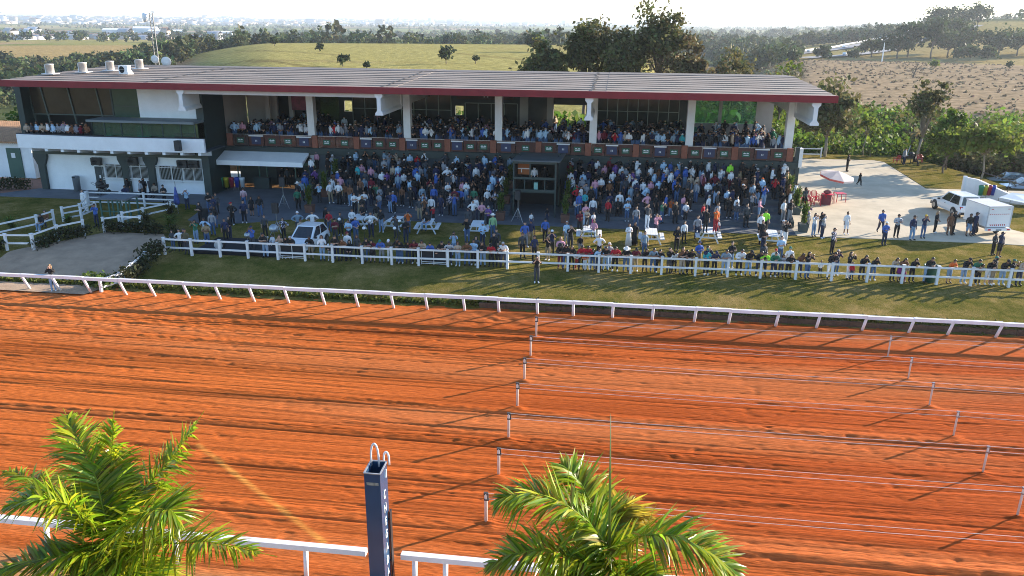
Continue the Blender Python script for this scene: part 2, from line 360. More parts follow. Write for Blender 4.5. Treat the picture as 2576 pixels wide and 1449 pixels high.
def land_col(X, Y):
    r = np.hypot(X, Y); az = np.degrees(np.arctan2(X, Y))
    past = np.array([.32, .285, .105]); brown = np.array([.30, .23, .15]); wood = np.array([.07, .088, .036]); crop = np.array([.13, .17, .045]); tan = np.array([.33, .235, .15])
    n = fbm(X * .0021 + 11, Y * .0032, 101, 3); n2 = fbm(X * .0045, Y * .0065 + 4, 103, 3)
    def blend(a, b_, t): return a * (1 - t[..., None]) + b_ * t[..., None]
    c = blend(np.broadcast_to(wood, X.shape + (3,)), crop, smooth((n - .40) * 14))
    c = blend(c, tan, smooth((n2 - .50) * 18)); c = blend(c, past, smooth((n - .57) * 14) * .8)
    ps = smooth((az + 29.5) / 2) * smooth((6.5 - az) / 5) * smooth((470 - r) / 60)
    c = blend(c, past, ps); c = blend(c, np.array([.25, .20, .09]), ps * smooth((fbm(X * .012, Y * .03, 107, 3) - .52) * 6) * .8)
    for pts in ([(-150, 262), (-118, 250), (-94, 222), (-72, 196), (-52, 176)], [(-160, 330), (-128, 300), (-96, 276)], [(-60, 300), (-30, 262), (-6, 240)]):
        for (xa, ya), (xb, yb) in zip(pts[:-1], pts[1:]):
            L2 = (xb - xa) ** 2 + (yb - ya) ** 2; u = np.clip(((X - xa) * (xb - xa) + (Y - ya) * (yb - ya)) / L2, 0, 1); dd = np.hypot(X - xa - u * (xb - xa), Y - ya - u * (yb - ya))
            c = blend(c, np.array([.15, .115, .05]), np.exp(-(dd / 1.6) ** 2) * .8)
    bs = smooth((az - 8) / 3) * smooth((430 - r) / 40)
    c = blend(c, brown, bs)
    rl = smooth((az - 9) / 3) * smooth((r - 430) / 30) * smooth((850 - r) / 60)
    c = blend(c, np.array([.31, .25, .10]), rl * .8)
    lf = smooth((-24.5 - az) / 3) * smooth((r - 560) / 60) * smooth((900 - r) / 80)
    c = blend(c, np.array([.34, .25, .11]), lf)
    near = smooth((112 - r) / 10)
    c = blend(c, np.array([.20, .12, .06]), near)
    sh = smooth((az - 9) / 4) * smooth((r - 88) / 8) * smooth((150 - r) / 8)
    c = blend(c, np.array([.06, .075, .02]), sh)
    return c
rr = np.concatenate([np.linspace(2, 90, 8), np.geomspace(95, 700, 120), np.geomspace(710, 13500, 110)])
aa = np.radians(np.concatenate([np.arange(-60, 50, .5), np.arange(50, 300.1, 6)]))
RR, AA = np.meshgrid(rr, aa, indexing='ij'); TX, TY = RR * np.sin(AA), RR * np.cos(AA)
i = np.arange(RR.size).reshape(RR.shape)
TF = np.stack([i[:-1,:-1], i[:-1,1:], i[1:,1:], i[1:,:-1]], -1).reshape(-1, 4)
land = bpy.data.materials.new('open_country'); land.use_nodes = True; t = land.node_tree; b = t.nodes['Principled BSDF']; b.inputs['Roughness'].default_value = 1; b.inputs['Specular IOR Level'].default_value = 0
ca = t.nodes.new('ShaderNodeVertexColor'); ca.layer_name = 'Col'; tc = t.nodes.new('ShaderNodeTexCoord')
n1 = t.nodes.new('ShaderNodeTexNoise'); n1.inputs['Scale'].default_value = .35; n1.inputs['Detail'].default_value = 7; n1.inputs['Roughness'].default_value = .7; t.links.new(tc.outputs['Object'], n1.inputs['Vector'])
rp = t.nodes.new('ShaderNodeValToRGB'); rp.color_ramp.elements[0].color = (.55,.55,.5,1); rp.color_ramp.elements[1].color = (1.3,1.27,1.25,1); rp.color_ramp.elements[0].position = .33; rp.color_ramp.elements[1].position = .67
mx = t.nodes.new('ShaderNodeMixRGB'); mx.blend_type = 'MULTIPLY'; mx.inputs[0].default_value = 1
t.links.new(n1.outputs['Fac'], rp.inputs[0]); t.links.new(ca.outputs['Color'], mx.inputs[1]); t.links.new(rp.outputs[0], mx.inputs[2]); t.links.new(mx.outputs[0], b.inputs['Base Color'])
bp = t.nodes.new('ShaderNodeBump'); bp.inputs['Distance'].default_value = .5; t.links.new(n1.outputs['Fac'], bp.inputs['Height']); t.links.new(bp.outputs[0], b.inputs['Normal'])
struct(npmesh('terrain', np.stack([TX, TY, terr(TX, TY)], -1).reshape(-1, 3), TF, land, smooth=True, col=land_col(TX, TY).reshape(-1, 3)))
# ================================================================== grandstand
GS = thing('grandstand', 'long two-storey grandstand with a flat ribbed roof, red fascia and open upper balcony', 'grandstand', (0, 0, 0))
RX0, RX1, RY0, RY1 = -49.9, 15.5, 60.2, 80.0
def roofz(y): return 10.02 + .026 * (y - 60.2) if y < 75 else 10.405 - .03 * (y - 75)
rooft = mat('ribbed_roof_sheet', (.235, .19, .16), .9, .4, .8, .01, 5, stretch=(.25, 1.5, 1))
roofd = mat('dark_roof_sheet', (.13, .115, .11), .85, .4, .6, stretch=(.2, 1.5, 1))  # darker tone for the back strip of the roof
# wide channel ribs run the length of the roof
def roof_part(name, y0, y1, n, m):
    prof = []; per = (y1 - y0) / n
    for k in range(n):
        y = y0 + k * per; z = roofz(y)
        prof += [(y, z), (y + .02, z + .055), (y + .5 * per, z + .06), (y + .97 * per, z + .04)]
    prof.append((y1, roofz(y1)))
    M_ = MB(); prev = None
    for sx in range(4):                                                 # four long sheets with lap joints
        a = RX0 + (RX1 - RX0) * sx / 4; b_ = RX0 + (RX1 - RX0) * (sx + 1) / 4 + .25; dz = .018 * (sx % 2)
        if sx == 3: b_ = RX1
        top = [(x, y, z + dz) for x in (a, b_) for y, z in prof]; q = len(prof)
        bot = [(x, y, z + dz - .06) for x in (a, b_) for y, z in prof]
        vs = top + bot; fs = [(j, q + j, q + j + 1, j + 1) for j in range(q - 1)] + [(2*q + j, 2*q + j + 1, 3*q + j + 1, 3*q + j) for j in range(q - 1)]
        fs += [(j, j + 1, 2*q + j + 1, 2*q + j) for j in range(q - 1)] + [(q + j, 3*q + j, 3*q + j + 1, q + j + 1) for j in range(q - 1)]
        M_.add(vs, fs)
    return M_.build(name, m, GS)
roof_part('roof', RY0 + .1, 74.9, 9, rooft)
roof_part('roof', 74.95, RY1, 5, roofd)['label'] = 'dark back strip of the roof'
M_ = MB(); M_.box(RX0, RX1, RY0 - .06, RY0 + .1, 9.62, 10.12); M_.box(RX1, RX1 + .05, RY0 + .0, RY0 + 1.0, 9.62, 10.1)
M_.build('fascia', RED, GS)
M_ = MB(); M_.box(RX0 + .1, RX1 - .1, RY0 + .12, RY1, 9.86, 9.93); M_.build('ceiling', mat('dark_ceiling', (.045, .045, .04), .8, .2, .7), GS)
# soffit strip behind the fascia (pale on the left bays)
M_ = MB(); M_.box(-34, -18.4, 60.5, 60.62, 9.3, 9.62); M_.build('soffit_board', mat('cream_board', (.55, .50, .46), .7, .08, 1), GS)
tar = mat('dark_roof_joint', (.05, .045, .042), .8, .4, 3)
for x in (-37.2, -17.9, -1.9):                                          # crooked tarred joints across the sheets
    M_ = MB(); y = RY0 + .12
    while y < 79.6:
        y2 = y + .55; dx = random.uniform(-.12, .12); M_.add([(x + dx - .07, y, roofz(y) + .085), (x + dx + .07, y, roofz(y) + .085), (x + dx + .12, y2, roofz(min(y2, 79.9)) + .085), (x + dx - .03, y2, roofz(min(y2, 79.9)) + .085)], [(0, 1, 2, 3)]); y = y2
    M_.build('roof_joint', tar, GS)
# roof beams: tapered I sections
def ibeam(x):
    M_ = MB(); w_, tw = .62, .30
    y0, y1 = 60.35, 66.0
    M_.box(x - w_/2, x + w_/2, y0, y1, 9.42, 9.60); 
    pr = [(y0, 7.98), (y0, 8.16), (y1, 8.16), (y1, 7.98)]
    M_.box(x - w_/2, x + w_/2, y0, y1, 7.98, 8.16)
    M_.extr([(x - w_/2, 8.16), (x + w_/2, 8.16), (x + tw/2, 8.34), (x - tw/2, 8.34)], 'y', y0, y1)
    M_.extr([(x - tw/2, 9.24), (x + tw/2, 9.24), (x + w_/2, 9.42), (x - w_/2, 9.42)], 'y', y0, y1)
    M_.box(x - tw/2, x + tw/2, y0, y1, 8.34, 9.24)
    M_.box(x - .26, x + .26, y1 + .002, 78, 8.1, 9.6)
    return M_.build('roof_beam', WHITE, GS)
for x in (-34.2, -18.1, -2.05, 14.15): ibeam(x)
for x in (-25.95, -17.5, -9.7, -1.85, 5.95, 13.75):
    M_ = MB(); M_.box(x - .3, x + .3, 66.25, 66.95, 3.2, 9.84); M_.build('column', WHITE, GS)
M_ = MB(); M_.box(-34.5, -33.85, 63.0, 66.6, .6, 9.8); M_.build('column', DKGREEN, GS)['label'] = 'dark green wall pier between the two wings'
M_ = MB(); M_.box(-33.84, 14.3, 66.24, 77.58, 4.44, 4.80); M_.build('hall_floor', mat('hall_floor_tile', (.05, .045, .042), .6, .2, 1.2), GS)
# balcony slab, panels, brick piers
M_ = MB(); M_.box(-33.8, 14.6, 66.0, 79, 3.85, 4.45); M_.box(-33.8, 14.6, 65.9, 65.998, 3.9, 4.4); M_.build('balcony_slab', DKGREEN, GS)
gp_ = glass('railing_glass', (.62, .42, .35), .5); brickw = mat('panel_brick_backing', (.095, .036, .026), .8, .3, 3)
green_ad = mat('green_banner', (.01, .10, .055), .6, .1, 2); blue_ad = mat('navy_banner', (.03, .04, .10), .6, .1, 2); whm = mat('banner_white', (.75, .75, .75), .6, .05, 2)
xs_p = [-33.3, -25.6, -21.9, -17.9, -14.0, -10.1, -6.3, -2.2, 1.7, 5.6, 9.6, 13.9]
k = 0
def adpanel(a, b_):
    global k
    kind = 'navy' if k % 3 == 1 else 'green'; k += 1
    M_ = MB(); M_.box(a + .03, b_ - .03, 66.02, 66.05, 4.5, 5.42)
    p_ = M_.build('balustrade_panel', brickw if random.random() < .75 else gp_, GS)
    c_ = (a + b_) / 2
    M_ = MB()
    if kind == 'green':
        M_.box(c_ - .31, c_ + .31, 65.985, 66.018, 4.72, 5.16, 0)
        for s in (-1, 1):                                               # white double-hump mark
            M_.add([(c_ + s*.12 + dx, 65.98, 4.96 + dz) for dx, dz in ((-.12,0),(.12,0),(.08,.07),(0,.11),(-.08,.07))], [(0,1,2,3,4)], 1)
        M_.box(c_ - .2, c_ + .2, 65.978, 65.984, 4.84, 4.89, 1)
        M_.build('banner', [green_ad, whm], p_)
    else:
        M_.box(c_ - .42, c_ + .42, 65.985, 66.018, 4.62, 5.28, 0)
        for dx in (-.06, .06): M_.box(c_ + dx - .025, c_ + dx + .025, 65.978, 65.984, 4.85, 5.0, 1)
        M_.box(a + .06, b_ - .06, 65.975, 66.018, 5.3, 5.40, 1)
        M_.build('banner', [blue_ad, whm], p_)
for j in range(len(xs_p) - 1):
    a, b_ = xs_p[j] + .26, xs_p[j+1] - .26
    n = max(2, round((b_ - a) / 1.35)); 
    for q in range(n): adpanel(a + (b_ - a) * q / n, a + (b_ - a) * (q + 1) / n)
for x in xs_p:
    M_ = MB(); M_.box(x - .25, x + .25, 65.97, 66.2, 4.46, 5.5); M_.build('brick_pier', BRICK, GS)
M_ = MB(); M_.box(-33.4, 14.2, 66.06, 66.10, 5.44, 5.49)
for q in range(37): M_.box(-33 + q * 1.29, -32.95 + q * 1.29, 66.06, 66.1, 4.46, 5.44)
M_.build('handrail', METAL, GS)
# lower back wall of the terraces
M_ = MB(); M_.box(-25.5, 14.5, 66.1, 66.4, .6, 3.85); M_.build('lower_wall', mat('dark_slate_wall', (.055, .07, .08), .8, .15, .7), GS)
# terraces
for k_ in range(6):
    y0 = 59.3 + 1.15 * k_; z = .6 + .335 * (k_ + 1)
    for a, b_ in ((-22.6, -7.9), (-3.9, 13.1)):
        M_ = MB(); M_.box(a, b_, y0, 66.1, z - .335 if k_ else .6, z - .0005 * k_); M_.build('terrace_step', STEP, GS)
# right and left side walls of the terraces
M_ = MB(); M_.extr([(59.2, .6), (66.1, .6), (66.1, 3.2), (59.2, 1.1)], 'x', 13.1, 13.35); M_.build('side_wall', DKGREEN, GS)
# right end wall, corner post
M_ = MB(); M_.box(14.45, 14.75, 66.0, 79, .6, 4.44); M_.box(14.3, 14.62, 66.0, 66.3, 4.46, 5.6); M_.build('end_wall', DKGREEN, GS)
M_ = MB(); M_.box(14.63, 14.9, 65.98, 66.35, 4.0, 5.5); M_.build('corner_post', WHITE, GS)
# upper hall: back wall with openings and windows, side partitions
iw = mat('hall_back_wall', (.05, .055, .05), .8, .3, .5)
cream = mat('hall_cream_wall', (.36, .32, .29), .7, .1, .6)
M_ = MB()
op = [(-34.4,-26.8),(-26.0,-15.6),(-14.8,-6.0),(-2.9,7.0)]
for a, b_ in op: M_.box(a, b_, 77.6, 77.8, 4.45, 9.86)
M_.box(-26.8, -26.0, 77.6, 77.8, 4.45, 6.3); M_.box(-26.8, -26.0, 77.6, 77.8, 7.35, 9.86)
M_.box(-15.6, -14.8, 77.6, 77.8, 4.45, 6.2); M_.box(-15.6, -14.8, 77.6, 77.8, 7.1, 9.86); M_.box(-6.0, -2.9, 77.6, 77.8, 7.4, 9.86); M_.box(-6, -2.9, 77.6, 77.8, 4.45, 5.3)
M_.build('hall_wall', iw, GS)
M_ = MB(); M_.box(-9.2, -8.4, 76.9, 77.1, 4.45, 9.8); M_.build('hall_pier', cream, GS); M_ = MB(); M_.box(-6.6, -6.0, 76.9, 77.1, 4.45, 9.8); M_.build('hall_pier', cream, GS); M_ = MB(); M_.box(6.7, 14.4, 77.6, 77.8, 8.2, 9.84); M_.box(6.7, 7.3, 77.6, 77.8, 4.45, 8.2); M_.box(12.85, 14.4, 77.6, 77.8, 4.45, 8.2); M_.box(7.3, 12.85, 77.6, 77.8, 4.45, 6.0)
M_.box(9.45, 9.75, 77.5, 77.9, 6.0, 8.2); M_.build('hall_wall', cream, GS)['label'] = 'cream wall at the back of the hall'
M_ = MB(); M_.box(-34.1, -33.85, 66.65, 70.99, 4.46, 9.84); M_.build('partition', cream, GS); M_ = MB(); M_.box(-33.8, -30.9, 71.0, 71.2, 4.46, 9.84); M_.box(-33.8, -33.6, 71.2, 77.6, 4.46, 9.84); M_.build('partition', cream, GS)
for a, b_, c_ in ((-30.2, -29.8, 72.0), (-31.6, -31.2, 70)): M_ = MB(); M_.box(a, b_, c_, c_ + .3, 4.45, 9.84); M_.build('hall_pier', cream, GS)
pane = glass('green_hall_glass', (.55, .85, .68), .28)
M_ = MB(); M_.box(7.3, 12.85, 77.68, 77.7, 6.0, 8.2); M_.build('window', pane, GS)
M_ = MB(); M_.box(-28.8, -26.95, 76.4, 76.45, 5.2, 9.8); M_.build('window', glass('yellow_green_glass', (.7, .9, .35), .3), GS)
fr = mat('pale_window_frame', (.30, .33, .28), .6, .1, 2)
for a, b_, z0, z1, nx_, nz in ((-25.9,-16,5.2,9.6,8,3),(-14.6,-9.5,5.4,7.4,4,1),(-2.8,5.8,5.6,9.6,9,3)):
    M_ = MB(); M_.box(a, b_, 77.5, 77.56, z0, z1, 0)
    for q in range(nx_ + 1): M_.box(a + (b_ - a) * q / nx_ - .035, a + (b_ - a) * q / nx_ + .035, 77.44, 77.498, z0, z1, 1)
    for q in range(nz + 1): M_.box(a, b_, 77.42, 77.438, z0 + (z1 - z0) * q / nz - .03, z0 + (z1 - z0) * q / nz + .03, 1)
    M_.build('window', [GLASSD, fr], GS)
M_ = MB(); M_.box(-14.9, -9.6, 74.8, 75.2, 8.0, 9.8); M_.build('brown_bulkhead', mat('brown_bulkhead', (.085, .05, .035), .8, .2, 1), GS)
M_ = MB()
for a in (-12.3, -12.0): M_.box(a, a + .1, 74.6, 74.7, 8.2, 8.75)
M_.build('ceiling_lamp', whm, GS)
scr = mat('red_menu_board', (.20, .02, .05), .5, .6, 2.2); M_ = MB(); M_.box(-29.75, -27.9, 71.6, 71.7, 7.0, 8.6); M_.build('menu_board', scr, GS)
# entrance under the left bays
M_ = MB(); M_.box(-33.9, -25.5, 68.6, 68.8, .6, 3.86); M_.build('entrance_wall', mat('entrance_dark', (.03, .045, .04), .6, .3, .8), GS)
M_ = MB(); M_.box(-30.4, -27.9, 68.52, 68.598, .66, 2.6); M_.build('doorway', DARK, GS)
M_ = MB()
for x in (-33.2, -31.2, -30.5, -27.85, -26.0): M_.box(x, x + .08, 66.6, 66.7, .63, 3.85)
M_.box(-31.3, -26, 67.0, 67.1, 2.7, 2.95); M_.build('entrance_frame', mat('green_steel_frame', (.05, .12, .09), .5, .1, 2), GS)
M_ = MB(); M_.extr([(64.25, 3.05), (64.25, 3.45), (65.88, 4.02), (65.88, 3.85), (64.4, 3.2)], 'x', -34.0, -26.15); aw = M_.build('awning', mat('pale_awning_canvas', (.78, .80, .82), .7, .06, 1), GS)
M_ = MB(); M_.box(-29.6, -29.15, 66.4, 66.46, 2.72, 2.9); M_.build('exit_lamp', whm, GS)
M_ = MB(); M_.box(-27.6, -25.9, 66.0, 66.5, .64, 1.75); M_.build('reception_counter', DKGREEN, GS); M_ = MB(); M_.box(-31.6, -30.2, 66.3, 66.8, .64, 1.65); M_.build('reception_counter', DKGREEN, GS)
# commentary booth between the two terraces
BT = GS
for x in (-7.55, -4.35):
    for y in (59.62, 63.5): M_ = MB(); M_.box(x - .06, x + .06, y, y + .12, .63, 4.9); M_.build('booth_post', mat('green_booth_steel', (.03, .05, .047), .5, .12, 2), GS)
M_ = MB()
for z0, z1 in ((2.55, 2.78), (3.55, 3.72), (4.74, 4.92)): M_.box(-7.6, -4.3, 59.58, 59.70, z0, z1)
M_.box(-6.75, -6.67, 59.6, 59.68, 2.78, 3.55); M_.box(-5.2, -5.12, 59.6, 59.68, 2.78, 3.55); M_.box(-6.35, -6.25, 59.6, 59.7, 3.72, 4.74)
M_.build('booth_frame', mat('green_booth_steel', (.045, .075, .07), .5, .12, 2), BT)
M_ = MB(); M_.box(-7.5, -4.4, 59.72, 65.9, 2.5, 2.66); M_.box(-7.55, -4.35, 64.2, 65.9, .63, 2.5, 1); M_.build('booth_floor', [DKGREEN, DARK], BT)
M_ = MB(); M_.extr([(59.4, 4.93), (59.4, 5.02), (65.88, 5.02 - .75), (65.88, 4.93 - .75)], 'x', -7.75, -4.0)
M_.v = [(x, y, z + (.35 if y > 65 else 0)) for x, y, z in M_.v]; M_.build('booth_roof', mat('booth_roof_sheet', (.09, .11, .12), .6, .15, 1), BT)
M_ = MB(); M_.box(-7.45, -4.4, 63.4, 63.5, 2.66, 4.7); M_.box(-7.48, -7.42, 59.8, 63.4, 2.66, 4.8); M_.box(-4.45, -4.39, 59.8, 63.4, 2.66, 4.8); M_.build('booth_wall', DARK, BT)
M_ = MB(); M_.box(-7.35, -6.36, 60.6, 60.68, 3.74, 4.72, 0); M_.box(-7.35, -6.36, 60.55, 60.598, 4.16, 4.24, 1); M_.box(-7.1, -7.02, 60.55, 60.598, 3.9, 4.16, 1)
M_.build('booth_backdrop', [mat('orange_booth_panel', (.34, .10, .025), .7, .15, 1), whm], BT)
M_ = MB(); M_.box(-6.05, -5.75, 60.2, 60.5, 2.67, 3.2); M_.build('booth_bin', mat('pale_green_bin', (.28, .55, .5), .5, .1, 2), BT)

# ================================================================== office wing on the left
OW = thing('office_wing', 'white office wing with green pillars, barred windows and a curved upper balcony', 'building', (0, 0, 0))
M_ = MB()
WX0, WX1, WY = -49.3, -34.55, 63.3
op = [(-43.62,-41.85,1.78,2.98),(-41.25,-39.65,1.80,3.0),(-38.65,-36.5,1.76,2.98),(-36.42,-34.72,1.76,2.98)]
edges = [WX0]
for a, b_, z0, z1 in op: edges += [a, b_]
edges.append(WX1)
for q in range(0, len(edges), 2): M_.box(edges[q], edges[q+1], WY, WY + .25, .6, 4.5)
for a, b_, z0, z1 in op: M_.box(a, b_, WY, WY + .25, .6, z0); M_.box(a, b_, WY, WY + .25, z1, 4.5)
M_.box(WX0, WX1, WY + .252, 74, .6, .66); M_.box(WX0, WX0 + .25, WY + .26, 79, .66, 4.5)
M_.build('wall', mat('pale_blue_white_wall', (.80, .83, .85), .7, .07, .6), OW)
frw = mat('white_window_frame', (.72, .72, .72), .5, .05, 2)
for a, b_, z0, z1 in op:
    M_ = MB(); M_.box(a + .02, b_ - .02, WY + .16, WY + .2, z0 + .02, z1 - .02, 0)
    M_.box((a+b_)/2 - .03, (a+b_)/2 + .03, WY + .1, WY + .158, z0 + .02, z1 - .02, 1)
    wn = M_.build('window', [GLASSD, frw], OW)
    M_ = MB(); n = 18
    for q in range(n + 1): x = a - .1 + (b_ - a + .2) * q / n; M_.box(x - .006, x + .006, WY - .256, WY - .244, z0 - .1, z1 + .05)
    for z in (z0 - .1, z0 + .06, z1 - .1, z1 + .05): M_.box(a - .12, b_ + .12, WY - .265, WY - .235, z - .018, z + .018)
    for x in (a - .11, b_ + .09):
        for z in (z0 - .1, z1 + .05): M_.box(x, x + .025, WY - .26, WY, z - .014, z + .014)
    M_.build('window_grille', frw, wn)
def gpillar(x):                                                         # flared dark green pillar
    M_ = MB(); M_.extr([(x-.26,.6),(x+.26,.6),(x+.3,2.75),(x+.62,3.45),(x+.62,4.5),(x-.62,4.5),(x-.62,3.45),(x-.3,2.75)], 'y', WY - .3, WY - .02)
    M_.build('pillar', DKGREEN, OW)
for x in (-49.35, -41.55, -39.2): gpillar(x)
M_ = MB(); M_.box(-49.9, -34.5, WY - .31, WY - .012, 3.75, 4.52); M_.build('lintel_band', mat('green_grey_band', (.05, .065, .055), .7, .1, 1), OW)
M_ = MB(); M_.box(-44.55, -43.75, WY - .06, WY - .004, .64, 2.75); M_.box(-44.2, -44.05, WY - .066, WY - .061, 1.75, 2.0, 1); M_.build('door', [mat('dark_louvre_door', (.03, .045, .05), .6, .2, 2), whm], OW)
# curved balcony front with brackets
def bal_y(x): return 61.15 - .35 * math.sin(math.pi * np.clip((x + 49.6) / 16.5, 0, 1)) 
M_ = MB(); n = 24; xsb = [-49.7 + 16.6 * q / n for q in range(n + 1)]
for q in range(n):
    a, b_ = xsb[q], xsb[q+1]; ya, yb = bal_y(a), bal_y(b_)
    M_.add([(a,ya,4.55),(b_,yb,4.55),(b_,yb+.22,4.55),(a,ya+.22,4.55),(a,ya,5.66),(b_,yb,5.66),(b_,yb+.22,5.66),(a,ya+.22,5.66)], [(0,3,2,1),(4,5,6,7),(0,1,5,4),(2,3,7,6)])
M_.add([(xsb[0],bal_y(xsb[0]),4.55),(xsb[0],WY,4.55),(xsb[0],WY,5.66),(xsb[0],bal_y(xsb[0]),5.66)], [(0,1,2,3)])
M_.build('balcony_front', WHITEW, OW)
M_ = MB(); M_.prism([(x, bal_y(x) + .225) for x in xsb] + [(-33.2, 64.9), (-49.7, 64.9)], 4.53, 4.60); M_.box(-49.4, -43.1, 61.42, 64.9, 4.59, 4.98); M_.build('balcony_floor', CONC, OW)
for q in range(11):
    M_ = MB(); x = -48.6 + q * 1.5; M_.extr([(bal_y(x) + .05, 4.52), (bal_y(x) + .05, 4.32), (WY - .4, 4.05), (WY - .4, 4.52)], 'x', x - .13, x + .13); M_.build('balcony_bracket', WHITEW, OW)
M_ = MB()
for q in range(n): M_.tube([(xsb[q], bal_y(xsb[q]) + .1, 5.72), (xsb[q+1], bal_y(xsb[q+1]) + .1, 5.72)], .045, 6)
M_.build('balcony_rail', BLACK, OW)
# glazed box on the right of that balcony, upper glazing and white panel
M_ = MB(); M_.box(-43.0, -33.95, 61.6, 61.64, 5.74, 6.8, 0)
for x in (-43, -41.9, -40.4, -38.6, -36.8, -35.2, -33.98): M_.box(x - .04, x + .04, 61.55, 61.598, 5.7, 6.8, 1)
M_.build('glazed_box', [glass('green_box_glass', (.55, .75, .58), .3), DKGREEN], OW)
M_ = MB(); M_.box(-43.3, -33.9, 61.3, 63.6, 6.8, 6.98); M_.build('glazed_box_roof', mat('grey_slab', (.16, .19, .2), .7, .1, 1), OW)
M_ = MB(); M_.box(-43, -33.95, 63.0, 63.1, 4.6, 6.8); M_.box(-36.2, -34.6, 62.2, 62.8, 4.62, 5.9, 1); M_.box(-39.6, -38.6, 62.4, 62.9, 4.62, 6.5, 2); M_.box(-42.4, -42.0, 62.4, 62.8, 4.62, 6.2, 2); M_.build('box_interior', [mat('olive_interior', (.30, .32, .17), .8, .4, 1.2), mat('brown_desk', (.2, .06, .03), .7, .2, 2), mat('teal_sheet', (.14, .36, .28), .7, .2, 2)], OW)
M_ = MB(); M_.box(-39.9, -34.6, 63.65, 63.8, 6.98, 9.55); M_.build('upper_wall', WHITEW, OW)
M_ = MB(); M_.box(-42.3, -39.92, 63.75, 63.8, 6.98, 9.4, 0); M_.box(-42.4, -42.25, 63.7, 63.82, 6.9, 9.6, 1); M_.box(-42.2, -39.95, 63.7, 63.748, 7.85, 7.9, 1); M_.build('window', [mat('green_tint_window', (.045, .085, .06), .15, .3, .5), DKGREEN], OW)
M_ = MB(); M_.box(-50.4, -42.45, 64.6, 64.65, 6.9, 9.6, 0)
for x in (-50.4, -49.1, -46.6, -44.0, -42.5): M_.beam((x - .25, 64.54, 9.6), (x + .25, 64.54, 5.6), .12, .1, 1)
for z in (6.95, 9.35): M_.box(-50.4, -42.45, 64.5, 64.56, z - .05, z + .05, 1)
M_.build('window', [mat('brown_dark_glass', (.045, .035, .022), .18, .5, .35), mat('green_mullion', (.055, .08, .07), .5, .1, 1)], OW)
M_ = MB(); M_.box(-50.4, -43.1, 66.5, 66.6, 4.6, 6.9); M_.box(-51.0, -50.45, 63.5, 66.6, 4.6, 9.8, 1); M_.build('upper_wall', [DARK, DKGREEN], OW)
# ================================================================== rails, lanes, fences
GRD = .62
RAILW = mat('rail_white', (.76, .74, .76), .45, .08, 1.5)
def railpost(parent, x, y, z0, lean=-.53, h=1.0):
    M_ = MB(); M_.tube([(x, y, z0 - .1), (x, y + lean * .97, z0 + h - .05)], .075, 8); return M_.build('post', RAILW, parent, True)
RL = thing('running_rail', 'white running rail on leaning posts along the far edge of the red track', 'rail')
xr_ = [-45.2,-43.2,-41.2,-39.2,-37.2,-35.2,-33.2,-31.31,-29.41,-27.26,-25.51,-23.45,-21.59,-19.6,-17.58,-15.5,-13.6,-11.59,-9.7,-7.63,-5.76,-3.68,-1.77,.3,2.38,4.55,6.3,8.68,10.71,12.97,15.23,17.1,19.39,21.4,23.5,25.6]
for x in xr_: railpost(RL, x, 39.86 + .004 * x, .02)
M_ = MB()
for j in range(0, len(xr_) - 1):
    a, b_ = xr_[j], xr_[j+1]; M_.cbox(((a+b_)/2, 39.33 + .002*(a+b_), 1.02 + .012 * math.sin(j * 2.1)), (b_ - a + .02, .17, .17), 0, .004)
M_.build('top_rail', RAILW, RL)
for nm, x0, x1, lab in (('running_rail', -34, -6.3, 'white inner rail in front, left of the blue finish post'), ('running_rail', -5.3, 26, 'white inner rail in front, right of the blue finish post')):
    o = thing(nm, lab, 'rail'); M_ = MB()
    xs = list(np.arange(x0, x1, 4.0)) + [x1]
    for a, b_ in zip(xs[:-1], xs[1:]): M_.cbox(((a+b_)/2, 17.93, .97), (b_ - a, .19, .16))
    M_.build('top_rail', RAILW, o)
    ps = [-32,-28,-24,-20,-16.05,-12,-8.1] if x0 < -30 else [-4.95,-4.08,.1,4.2,8.3,12.4,16.5,20.6]
    for x in ps: railpost(o, x, 17.9, 0, .12, .9)
clampm = mat('dark_clamp', (.05, .045, .04), .6, .2, 4); lanew = mat('lane_post_white', (.66, .63, .58), .6, .12, 2); wirem = mat('white_wire', (.8, .78, .75), .4, .05, 3)
nth = ['nearest the stand', 'second from the stand', 'third from the stand', 'middle', 'third from the inner rail', 'second from the inner rail', 'nearest the inner rail']
def lane_post(x, y, lab, r_=.05):
    o = thing('lane_post', lab, 'post', (x, y, .04), 0, 'lane posts on the red track')
    M_ = MB(); M_.lathe([(r_, 0), (r_, .98), (r_ * 1.1, 1.0), (r_ * 1.1, 1.03)], n=10); M_.build('pole', lanew, o, True)
    M_ = MB(); k_ = r_ / .055; M_.cbox((.02, 0, .82), (.17 * k_, .11 * k_, .05)); M_.cbox((0, 0, 1.03), (.15 * k_, .11 * k_, .06)); M_.cbox((.07 * k_, 0, .93), (.04, .04, .2)); M_.build('wire_clamp', clampm if r_ > .045 else METAL, o)
    return o
YL = [36.73, 34.2, 31.62, 29.08, 26.45, 23.85, 21.1]
for k_ in range(7):
    lane_post(-3.45, YL[k_], f'white lane post at the start of its wires, lane row {nth[k_]}')
    lane_post(13.4 - .1 * (k_ < 1), YL[k_] - .03, f'white lane post partway along its wires, lane row {nth[k_]}', .036)
    for z, nm in ((1.03, 'upper'), (.83, 'lower')):
        M_ = MB(); pts = []
        for xa, xb in ((-3.4, 13.4), (13.4, 30.2)):
            for q in range(9): u = q / 8; pts.append((xa + (xb - xa) * u, YL[k_] - .0, .05 + z - .06 * 4 * u * (1 - u)))
        M_.tube(pts, .0065, 5); tag(M_.build('lane_wire', wirem), f'{nm} thin white wire of the lane row {nth[k_]}', 'wire', 'lane wires')
FENW = mat('fence_white', (.70, .71, .72), .6, .1, 1.6)
